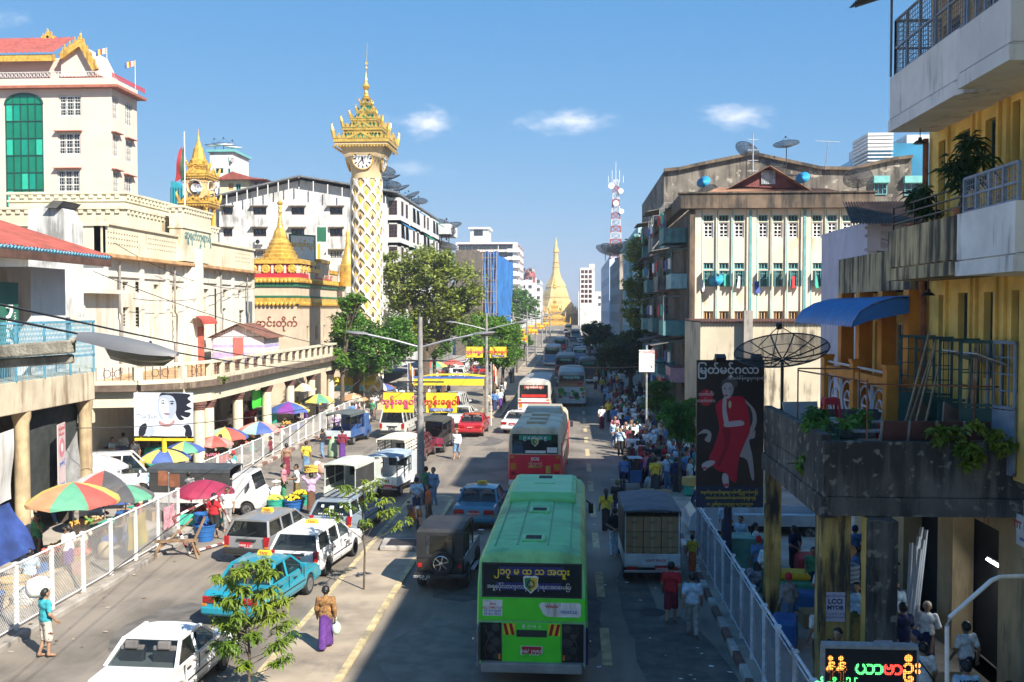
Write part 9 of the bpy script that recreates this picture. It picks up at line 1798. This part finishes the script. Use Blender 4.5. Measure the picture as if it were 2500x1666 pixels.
def stall(label,x,y,rz,wd,k,z=.14):
 T=thing('market_stall',label,'stall',(x,y,z),rz,'market stalls');part(T,'table',wood,lambda a:a.bx(-wd/2,wd/2,-.4,.4,.55,.6));[part(T,'leg',wood,lambda a:a.bx(sx*wd*.45-.03,sx*wd*.45+.03,sy*.35-.03,sy*.35+.03,0,.55))for sx in(-1,1)for sy in(-1,1)]
 part(T,'cloth',lau[(k+1)%4],lambda a:a.bx(-wd/2-.02,wd/2+.02,-.42,-.405,.2,.61));n=int(wd/.5)
 for i in range(n):
  X=-wd/2+.25+i*.5;part(T,'fruit_heap',fruit[(k+i)%5],lambda a:[a.ell((X+rr.uniform(-.2,.2),rr.uniform(-.3,.3),.64+rr.uniform(0,.14)),(.055,.055,.05),6,4)for _ in range(30)])
for k,(x,y,rz,wd,lb)in enumerate(((-16.3,30.8,1.6,2,'fruit table under the biggest striped parasol'),(-17.4,34.6,1.5,2,'fruit table under the faded red parasol'),(-19.4,40,.2,2,'produce table under the orange and blue parasol'),(-18.9,45.6,0,1.8,'fruit table under the blue and yellow parasol'),(-18.7,51,1.5,2,'fruit table under the pink and red parasol'),(-18.6,56,1.6,2.4,'produce table under the pink, mint and blue parasol'),(-19.0,66,1.5,2.4,'produce table under the blue and purple parasol'),(-17.8,72,1.5,2,'vegetable table under the yellow and green parasol'),(-17.5,84,1.5,2.4,'fruit table under the plain red parasol'),(-14.3,37.3,.3,1.6,'snack table under the maroon parasol'),(-16.2,33.0,1.6,1.6,'snack table under the dark grey and green parasol'))):stall(lb,x,y,rz,wd,k,.003 if x>-15 else .14)
sk=MB();sk.loft([[(x_*cos(t),x_*.75*sin(t),z)for t in[2*pi*i/10 for i in range(10)]]for z,x_ in((0,.26),(.12,.34),(.35,.33),(.5,.22),(.56,.05))]);skm=[sk.mesh('sack',mat('sack_%d'%i,c,.85,var=.2,scale=6,bump=.3,coord='obj'),smooth=180)for i,c in enumerate(((.6,.6,.57),(.5,.3,.24),(.4,.32,.2),(.1,.2,.38)))]
for i,(x,y,lb)in enumerate(((-15.3,26.6,'white sack leaning behind the fence near the blue bin'),(-15.2,29.3,'reddish sack behind the fence under the big parasol'),(-15.5,31.9,'brown sack behind the fence'),(-15.4,33.6,'blue sack at the far end of the near fence'),(-15.9,34.4,'white sack at the far end of the near fence'),(-13.2,50.5,'white sack lying on the road by the big green bag'),(-12.8,49.9,'pinkish sack lying on the road by the big green bag'),(-16.9,46.5,'tan sack by the first arcade column'),(3.6,46.8,'white sack at the front edge of the crowd'),(4.9,46.0,'blue sack by the crates near the crowd'))):tag(mk('sack',skm[(0,1,2,3,0,0,1,2,0,3)[i]],None,(x,y,.14 if x<-14 else .0),(0,0,i)),lb,'sack')
bxm=MB();bxm.bx(-.32,.32,-.24,.24,0,.38);bme=[bxm.mesh('carton',x)for x in(cart,mat('carton_yellow',(.5,.36,.12),.8,var=.15),gpl)]
for i,(x,y,z,lb)in enumerate(((3.3,44.4,0,'long brown carton on the ground before the trishaw crowd'),(3.95,44.2,0,'brown carton beside the long carton near the trishaw'),(5.2,44.3,.6,'yellow carton raised on a teal crate near the crowd'),(5.2,44.3,.2,'teal crate under the yellow carton'),(6.2,26.2,.14,'brown carton on the floor under the dark terrace'),(7.7,23.4,.14,'yellow carton by the pipe shop'),(-16.4,37.9,.14,'brown carton stacked behind the maroon parasol'))):
 o=mk('carton',bme[(0,0,1,2,0,1,0)[i]],None,(x,y,z),(0,0,i*.4),bevel=.01);tag(o,lb,'carton')
rwm=[mat('barrier_red',(.22,.06,.05),.8,var=.3,scale=4),mat('barrier_white',(.66,.63,.58),.8,var=.2,scale=4)]
def striped(T,p,q_,n=6,w_=.09):
 p,q_=Vector(p),Vector(q_);d=(q_-p)/n;[part(T,'striped_bar',rwm[k%2],lambda a:a.bar(p+d*k,p+d*(k+1)*.9999,w_,.05))for k in range(n)]
T=thing('barrier','red and white striped A-frame barrier at the end of the white fence','barrier',(-13.0,33.9,.003),R(15));P4=[(-.7,-.9,0),(.35,.8,0),(-.55,-.35,1.55),(.25,.35,1.55)];striped(T,(-.9,-.3,1.2),(.5,.5,1.75),6);striped(T,(.5,.5,1.75),(1.2,.9,.05),7);striped(T,(-.9,-.3,1.2),(-.3,-.9,.05),6);striped(T,(-.2,-.8,.1),(1.2,.9,.1),8)
T=thing('trestle','weathered wooden trestle under the striped barrier','trestle',(-13.35,32.6,.003),R(12));part(T,'beam',wood,lambda a:a.bx(-.7,.7,-.12,.12,.55,.61));[part(T,'leg',wood,lambda a:a.bar((sx*.5,sy*.06,.56),(sx*.72,sy*.3,0),.06))for sx in(-1,1)for sy in(-1,1)];part(T,'brace',wood,lambda a:(a.bar((-.6,0,.3),(.5,.1,1.3),.06),a.bar((.3,.3,0),(.8,.9,1.2),.06)))
q=at(413,1170,36.6);T=thing('rusty_sign','rusty metal sign back on a post by the white fence end','sign',(q.x,36.6,.003));part(T,'plate',rust,lambda a:(a.bx(-.42,-.06,-.02,.0,q.z-.25,q.z+.3),a.bx(.0,.4,-.02,0,q.z-.3,q.z+.2)));part(T,'post',galv,lambda a:a.cyl((-.03,.03,0),(-.03,.03,q.z+.25),.03,n=6))
q=at(1000,945,62.);T=thing('festival_awning','yellow cloth awning on poles behind the first pair of banners','awning',(-9.2,72,0));part(T,'cloth',YL,lambda a:(a.loft([[(-2.6,y,3.3),(-1.2,y,3.6),(1.2,y,3.65),(2.8,y,3.5),(2.8,y,3.53),(1.2,y,3.68),(-1.2,y,3.63),(-2.6,y,3.33)]for y in(-.8,.8)]),a.bx(-2.6,2.8,-.82,-.8,2.9,3.45)));part(T,'hem',_mats['letter_blue'],lambda a:a.bx(-2.6,2.8,-.84,-.825,3.4,3.55));[part(T,'pole',bamboo,lambda a:a.cyl((x,0,0),(x,0,3.5),.04,n=6))for x in(-2.5,2.7)]
cloth('stall_cloth','yellow cloth stretched over the stalls under the street tree','awning',[(-19.5,80,2.9),(-16.2,81,2.9),(-16.2,80.5,2.2),(-19.5,79.5,2.2)],YL,.2,seed=11);cloth('stall_cloth','bright green cloth hung between the arcade columns','awning',[(-19.6,59.6,3.4),(-19.6,61.6,3.4),(-19.6,61.6,2.3),(-19.6,59.6,2.3)],mat('neon_green',(.05,.55,.04),.7,var=.1),.08,seed=12)
for i,(x,y)in enumerate(((-5.9,71.2),(-11.9,71),(-16.8,79))):flag('striped flag hanging from a thin pole %s'%('right of the yellow awning','left of the yellow awning','over the stalls under the street tree')[i],(x,y,0),4.6,.5,1.2,bf,.3,.8,.03,'striped street flags')
# terrace clutter on the right
q=at(1910,868,26.6);dish(None,(q.x,26.6,q.z-.1),1.22,-.5,.34,top=True,pole=q.z-5.1,label='big black mesh satellite dish standing at the far corner of the dark terrace')
cred,cblu,cgrn=[mat('chair_%d'%i,c,.5,var=.12,coord='obj')for i,c in enumerate(((.45,.02,.03),(.03,.03,.38),(.2,.5,.38)))]
def stool(label,x,y,z,m,n=1,h=.42,w_=.2,name='plastic_stool'):
 T=thing(name,label,'stool',(x,y,z),group='plastic stools');part(T,'seat',m,lambda a:a.bx(-w_*.8,w_*.8,-w_*.8,w_*.8,h-.03,h),.01)
 for sx in(-1,1):
  for sy in(-1,1):part(T,'leg',m,lambda a:a.bar((sx*w_*.75,sy*w_*.75,h-.02),(sx*w_,sy*w_,0),.06,.04))
 for k in range(n):part(T,'skirt',m,lambda a:[a.bx(-w_*.85,w_*.85,s_*w_*.82-.012,s_*w_*.82+.012,h-.16,h-.03)for s_ in(-1,1)]+[a.bx(s_*w_*.82-.012,s_*w_*.82+.012,-w_*.8,w_*.8,h-.16,h-.03)for s_ in(-1,1)])
for lb,x,y,z,m,h in(('upper red stool stacked on the mint stools on the terrace',6.25,24.6,5.75,cred,.5),('mint green stool under the red stool on the terrace',6.25,24.6,5.34,cgrn,.42),('lowest mint green stool of the terrace stack',6.25,24.6,4.93,cgrn,.42),('red stool beside the table on the terrace',7.0,22.6,5.35,cred,.5),('lower red stool beside the table on the terrace',7.0,22.6,4.93,cred,.42),('blue stool turned up on the terrace near the doors',8.0,21.9,5.35,cblu,.5),('lower blue stool of the terrace pair',8.0,21.9,4.93,cblu,.42),('green stool beside the LED sign at the food stall',7.2,16.9,.14,cgrn,.45),('blue stool at the food stall by the hand rail',8.2,16.6,.14,cblu,.45),('red stool below the LED sign end',7.4,16.2,.14,cred,.45)):stool(lb,x,y,z,m,h=h)
def slab(name,label,cat,c,d,rot,m,bev=.01):a=MB();a.box(c,d,rot);return tag(a.build(name,m,bevel=bev),label,cat)
ply=mat('plywood',(.20,.13,.10),.8,var=.3,scale=2);slab('plywood_board','brown board leaning on the terrace doors','board',(8.2,21.75,5.6),(.9,.05,1.5),(-.5,.5,.3),ply);slab('plywood_board','pale brown plank ramp leaning by the orange loggia','board',(7.9,23.6,5.6),(.6,.05,2.2),(-.6,.7,.2),ply)
T=thing('partition','low maroon panelled partition leaning along the terrace edge','partition',(7.5,21.35,5.43))
for k in range(4):part(T,'panel',mat('maroon_panel',(.10,.045,.04),.6,var=.25),lambda a:a.box((-.75+k*.56,0,.32),(.5,.04,.62),(.25,0,0)));part(T,'strip',galv,lambda a:a.box((-1.03+k*.56,-.02,.32),(.04,.05,.64),(.25,0,0)))
slab('perforated_tray','pale perforated metal tray leaning at the terrace corner','tray',(5.9,26.2,5.75),(.95,.04,.5),(-.3,0,.2),mat('tray_grey',(.4,.45,.5),.5,var=.15));slab('tabletop','long pale tabletop on trestles on the terrace','table',(6.6,24.0,5.72),(1.3,.6,.05),(0,0,.2),galv);slab('tabletop','narrow shelf board on the terrace before the red stools','table',(6.7,22.3,5.72),(1.2,.35,.05),(0,0,.1),galv);slab('crate','small wooden crate on the terrace edge','crate',(6.3,21.5,5.45),(.5,.4,.35),(0,0,.1),wood)
for k,(y,x,L,lean)in enumerate(((23.6,8.0,2.9,.55),(23.4,8.1,2.6,.5),(23.7,8.15,2.7,.62),(23.2,8.2,2.4,.45),(21.9,8.6,2.6,.2),(22.1,8.65,2.5,.15),(21.8,8.6,2.7,.25),(22.0,8.5,2.3,.3))):
 a=MB();a.cyl((x-lean*1.2,y-.5,4.95),(x+lean*.6,y+.3,4.95+L),.028,n=6);tag(a.build('bamboo_pole',bamboo),'bamboo pole leaning in the %s bundle on the terrace wall'%('loggia-side' if k<4 else 'door-side'),'pole','bamboo poles on the terrace')
T=thing('drying_frame','thin metal drying frame of posts and bars over the terrace','frame',(6.5,22,4.92));part(T,'frame',rust,lambda a:([a.cyl((x,y,0),(x,y,2.0),.02,n=5)for x,y in((-.9,3.2),(.6,3.2),(-.3,-.6),(1.9,-.6))],a.cyl((-.9,3.2,2),(.6,3.2,2),.02,n=5),a.cyl((-.9,3.2,1.95),(-.3,-.6,1.95),.02,n=5),a.cyl((-.3,-.6,1.9),(2.4,-.6,1.85),.018,n=5)))
a=MB();a.loft([[(8.0+x_,21.2+r_*cos(t),5.15+r_*.8*sin(t))for t in[2*pi*i/10 for i in range(10)]]for x_,r_ in((0,.06),(.1,.17),(.4,.19),(.7,.13),(.9,.04))]);tag(a.build('bundle',mat('bundle_blue',(.06,.14,.22),.8,var=.6,scale=6),smooth=180),'bundle of blue clothes lying on the terrace behind the partition','bundle')
# under the dark terrace
slab('counter','teal painted counter behind the shaded fence','counter',(5.6,31.2,.75),(1.5,.9,1.2),(0,0,0),mat('teal_counter',(.10,.30,.25),.7,var=.25,stain=(.2,.25,.22),stain_amt=.3),.02)
for k in range(7):a=MB();a.cyl((7.6+.09*(k%4),23.0+.1*k,.15),(7.95+.1*(k%3),23.2+.1*k,2.9+.2*(k%3)),.045,n=8);tag(a.build('plastic_pipe',mat('pipe_white',(.5,.52,.55),.5,var=.1)),'pale pipe standing in the bundle outside the pipe shop','pipe','pale pipes at the shop')
T=thing('hose_stack','tall stack of blue-grey hose coils under the terrace','hose',(6.75,24.9,.14));[part(T,'coil',mat('hose_blue',(.18,.26,.34),.5,var=.15),lambda a:a.tube([(.27*cos(t),.27*sin(t),.07+k*.115)for t in[2*pi*i/16 for i in range(17)]],.055,6))for k in range(17)]
a=MB();a.prism([(-.12,-.12),(.12,-.12),(.12,.12),(-.12,.12)],'z',0,1.5);q=[o for o in bpy.data.objects if o.get('group')=='people under the dark terrace'][0];o=load('long_box','long wooden box tilted in the arms of a man under the terrace','box',q,(-.1,.3,.9),a,cart,.01);o.rotation_euler=(.3,.5,0)
for k,(y,s,z)in enumerate(((20.1,'TTT  ELECTRONICS',3.6),(17.3,'ဆံသစေဆး',3.0))):
 T=thing('shop_board',('white shop board with red and blue lettering over the arcade shop','white board with red Burmese lettering at the end of the arcade')[k],'sign',(9.1,y,z));part(T,'board',white_paint,lambda a:a.bx(-.04,0,-.75,.75,0,.62));text(T,s,brd,.2 if k==0 else .24,(-.045,0,.4),(pi/2,0,-pi/2),bold=.03,ext=.002);text(T,'WHOLESALE AND RETAIL' if k==0 else 'အမျိုးမျိုးေရာင်းသည်',_mats['letter_blue'],.1,(-.045,0,.14),(pi/2,0,-pi/2),ext=.002)
for k in range(9):a=MB();x=8.85;a.loft([[(x-.05,18.4+k*.13,z),(x+.05,18.4+k*.13+w_,z),(x+.06,18.45+k*.13+w_,z)]for z,w_ in((1.3,.1),(1.9,.08),(2.0,.02))]);tag(a.build('hanging_shirt',[lau[1],lau[2],lau[3],flo,lau[0]][k%5]),'%s shirt on the clothes rack at the shop door'%('red','green','blue','yellow','white')[k%5],'shirt','shirts on the rack')
cloth('yellow_bag','large yellow plastic sheet bag hanging at the stall by the hand rail','bag',[(8.6,16.9,2.5),(8.9,16.4,2.4),(9.0,16.3,1.3),(8.4,17.1,1.3)],YL,.25,seed=21)
slab('food_table','low food table with bowls beside the eaters','table',(8.7,17.2,.7),(1.0,.8,.06),(0,0,0),wood);a=MB();a.lathe([(.13,0),(.14,.3),(.1,.38),(.03,.42)],(8.9,17.3,.74),12);a.tube([(8.78,17.2,.95),(8.65,17.1,1.05)],.02,5);tag(a.build('kettle',steel,smooth=40),'steel kettle on the food table','kettle');[tag(tub('bowl','x','bowl',(8.5+.22*k,17.0,.74),.09,.06,bpl),'%s bowl on the food table'%('first','second')[k],'bowl')for k in range(2)]
rr=random.Random(9);col5=[lau[0],lau[1],bpl,gpl,flo,cart,mat('bale_mixed',(.3,.3,.34),.8,var=.9,scale=8)]
for k,(x,y,d,c,lb)in enumerate(((6.3,28.6,(1.0,.8,.6),3,'green bale of goods under the terrace by the far column'),(6.3,28.6,(.9,.7,.2),4,'folded yellow cloth on the green bale'),(6.4,27.6,(.9,.6,.5),2,'blue bundle beside the green bale'),(7.6,28.5,(1.2,1,.9),6,'mixed heap of goods at the shop front'),(8.2,25.2,(.8,1.4,1.1),6,'glittering heap of metal ware by the pipe shop'),(7.4,30.5,(1.3,1.0,.8),1,'red bale of goods deeper under the terrace'),(5.4,29.4,(.7,.7,.6),6,'grey bundle behind the shaded fence'),(5.2,24.6,(.6,.9,.7),2,'blue bundle behind the shaded fence'),(7.9,20.2,(1.1,1.6,.75),5,'brown display box in the arcade passage'))):
 slab('goods_bale',lb,'goods',(x,y,.14+d[2]/2+(.6 if k==1 else 0)),d,(0,0,rr.uniform(-.3,.3)),col5[c],.08)
cloth('fence_banner','yellow and green advert cloth tied on the white fence','banner',[(-14.45,31.4,1.6),(-14.45,32.7,1.6),(-14.45,32.7,.5),(-14.45,31.4,.5)],mat('fence_cloth',(.6,.45,.06),.8,var=.2,scale=2,stain=(.08,.35,.12),stain_amt=.5,streak=False,sscale=1.5),.1,seed=31);cloth('fence_banner','pink chequered cloth drying on the white fence','banner',[(-14.2,33.6,1.5),(-14.2,34.5,1.5),(-14.2,34.5,.7),(-14.2,33.6,.7)],mat('pink_check',(.6,.3,.34),.9,var=.5,scale=14),.06,seed=32)
a=MB();rr=random.Random(3);rings=[[((-15.6)+r_*.9*cos(t)*rr.uniform(.85,1.1),28.4+r_*2.2*sin(t)*rr.uniform(.9,1.1),.14+z)for t in[2*pi*i/18 for i in range(18)]]for r_,z in((1,0),(.8,.16),(.5,.32),(.2,.42),(.02,.45))];a.loft(rings,cap=False);tag(a.build('sand_heap',mat('sand',(.42,.33,.22),.95,var=.2,scale=4,bump=.3,bscale=30),smooth=180),'low sand heap behind the white fence','sand')
for k in range(14):x,y=-16.2-1.6*rr.random(),27+12*rr.random();slab('crate','%s crate %s behind the white fence stalls'%(('plank','blue plastic','green plastic','cardboard')[k%4],('nearest the column','by the sand heap','beside the fruit table','under the dark parasol','by the white van','at the far stalls')[min(5,int((y-27)/2))]),'crate',(x,y,.14+.17),(.5,.38,.34),(0,0,rr.uniform(0,3)),(wood,bpl,gpl,cart)[k%4],.015)['group']='crates behind the stalls'
for k in range(12):x,y=-24.5+3*rr.random(),49+26*rr.random();slab('goods_bale','%s stacked goods in the arcade at its %s'%(('red','white','blue','green','yellow','brown')[k%6],('near end','middle','far end')[min(2,int((y-49)/9))]),'goods',(x,y,.14+.5),(1.0,1.3,1.0),(0,0,rr.uniform(-.2,.2)),(lau[1],lau[0],bpl,gpl,flo,cart)[k%6],.06)['group']='goods in the arcade'
T=thing('tube_light','lit fluorescent tube in the doorway of the arcade shop','lamp',(9.58,23.0,2.6));part(T,'tube',mat('tube_glow',(.8,.8,.8),.4,var=0,emit=((.85,.95,1),4)),lambda a:a.cyl((0,-.55,0),(0,.55,0),.025,n=8));part(T,'batten',white_paint,lambda a:a.bx(.02,.08,-.6,.6,.0,.06))
ld=bpy.data.lights.new('tube_light','AREA');ld.shape='RECTANGLE';ld.size=1.1;ld.size_y=.06;ld.energy=8;ld.color=(.88,.95,1);lo_=bpy.data.objects.new('tube_lamp',ld);COL.objects.link(lo_);lo_.parent=T;lo_.location=(-.06,0,-.02);lo_.rotation_euler=(0,R(65),pi)
lo_.rotation_euler=Vector((-1,0,-.6)).to_track_quat('-Z','Y').to_euler()
hz=bpy.data.materials.new('haze_air');hz.use_nodes=True;t_=hz.node_tree;t_.nodes.remove(t_.nodes['Principled BSDF']);pv=t_.nodes.new('ShaderNodeVolumePrincipled');pv.inputs['Color'].default_value=(.82,.9,1,1);pv.inputs['Density'].default_value=.00045;pv.inputs['Anisotropy'].default_value=.2;t_.links.new(pv.outputs[0],t_.nodes['Material Output'].inputs['Volume'])
a=MB();a.bx(-950,950,-130,2650,-1.2,62);tag(a.build('haze',hz),'thin pale haze filling the air along the avenue','haze',kind='stuff')
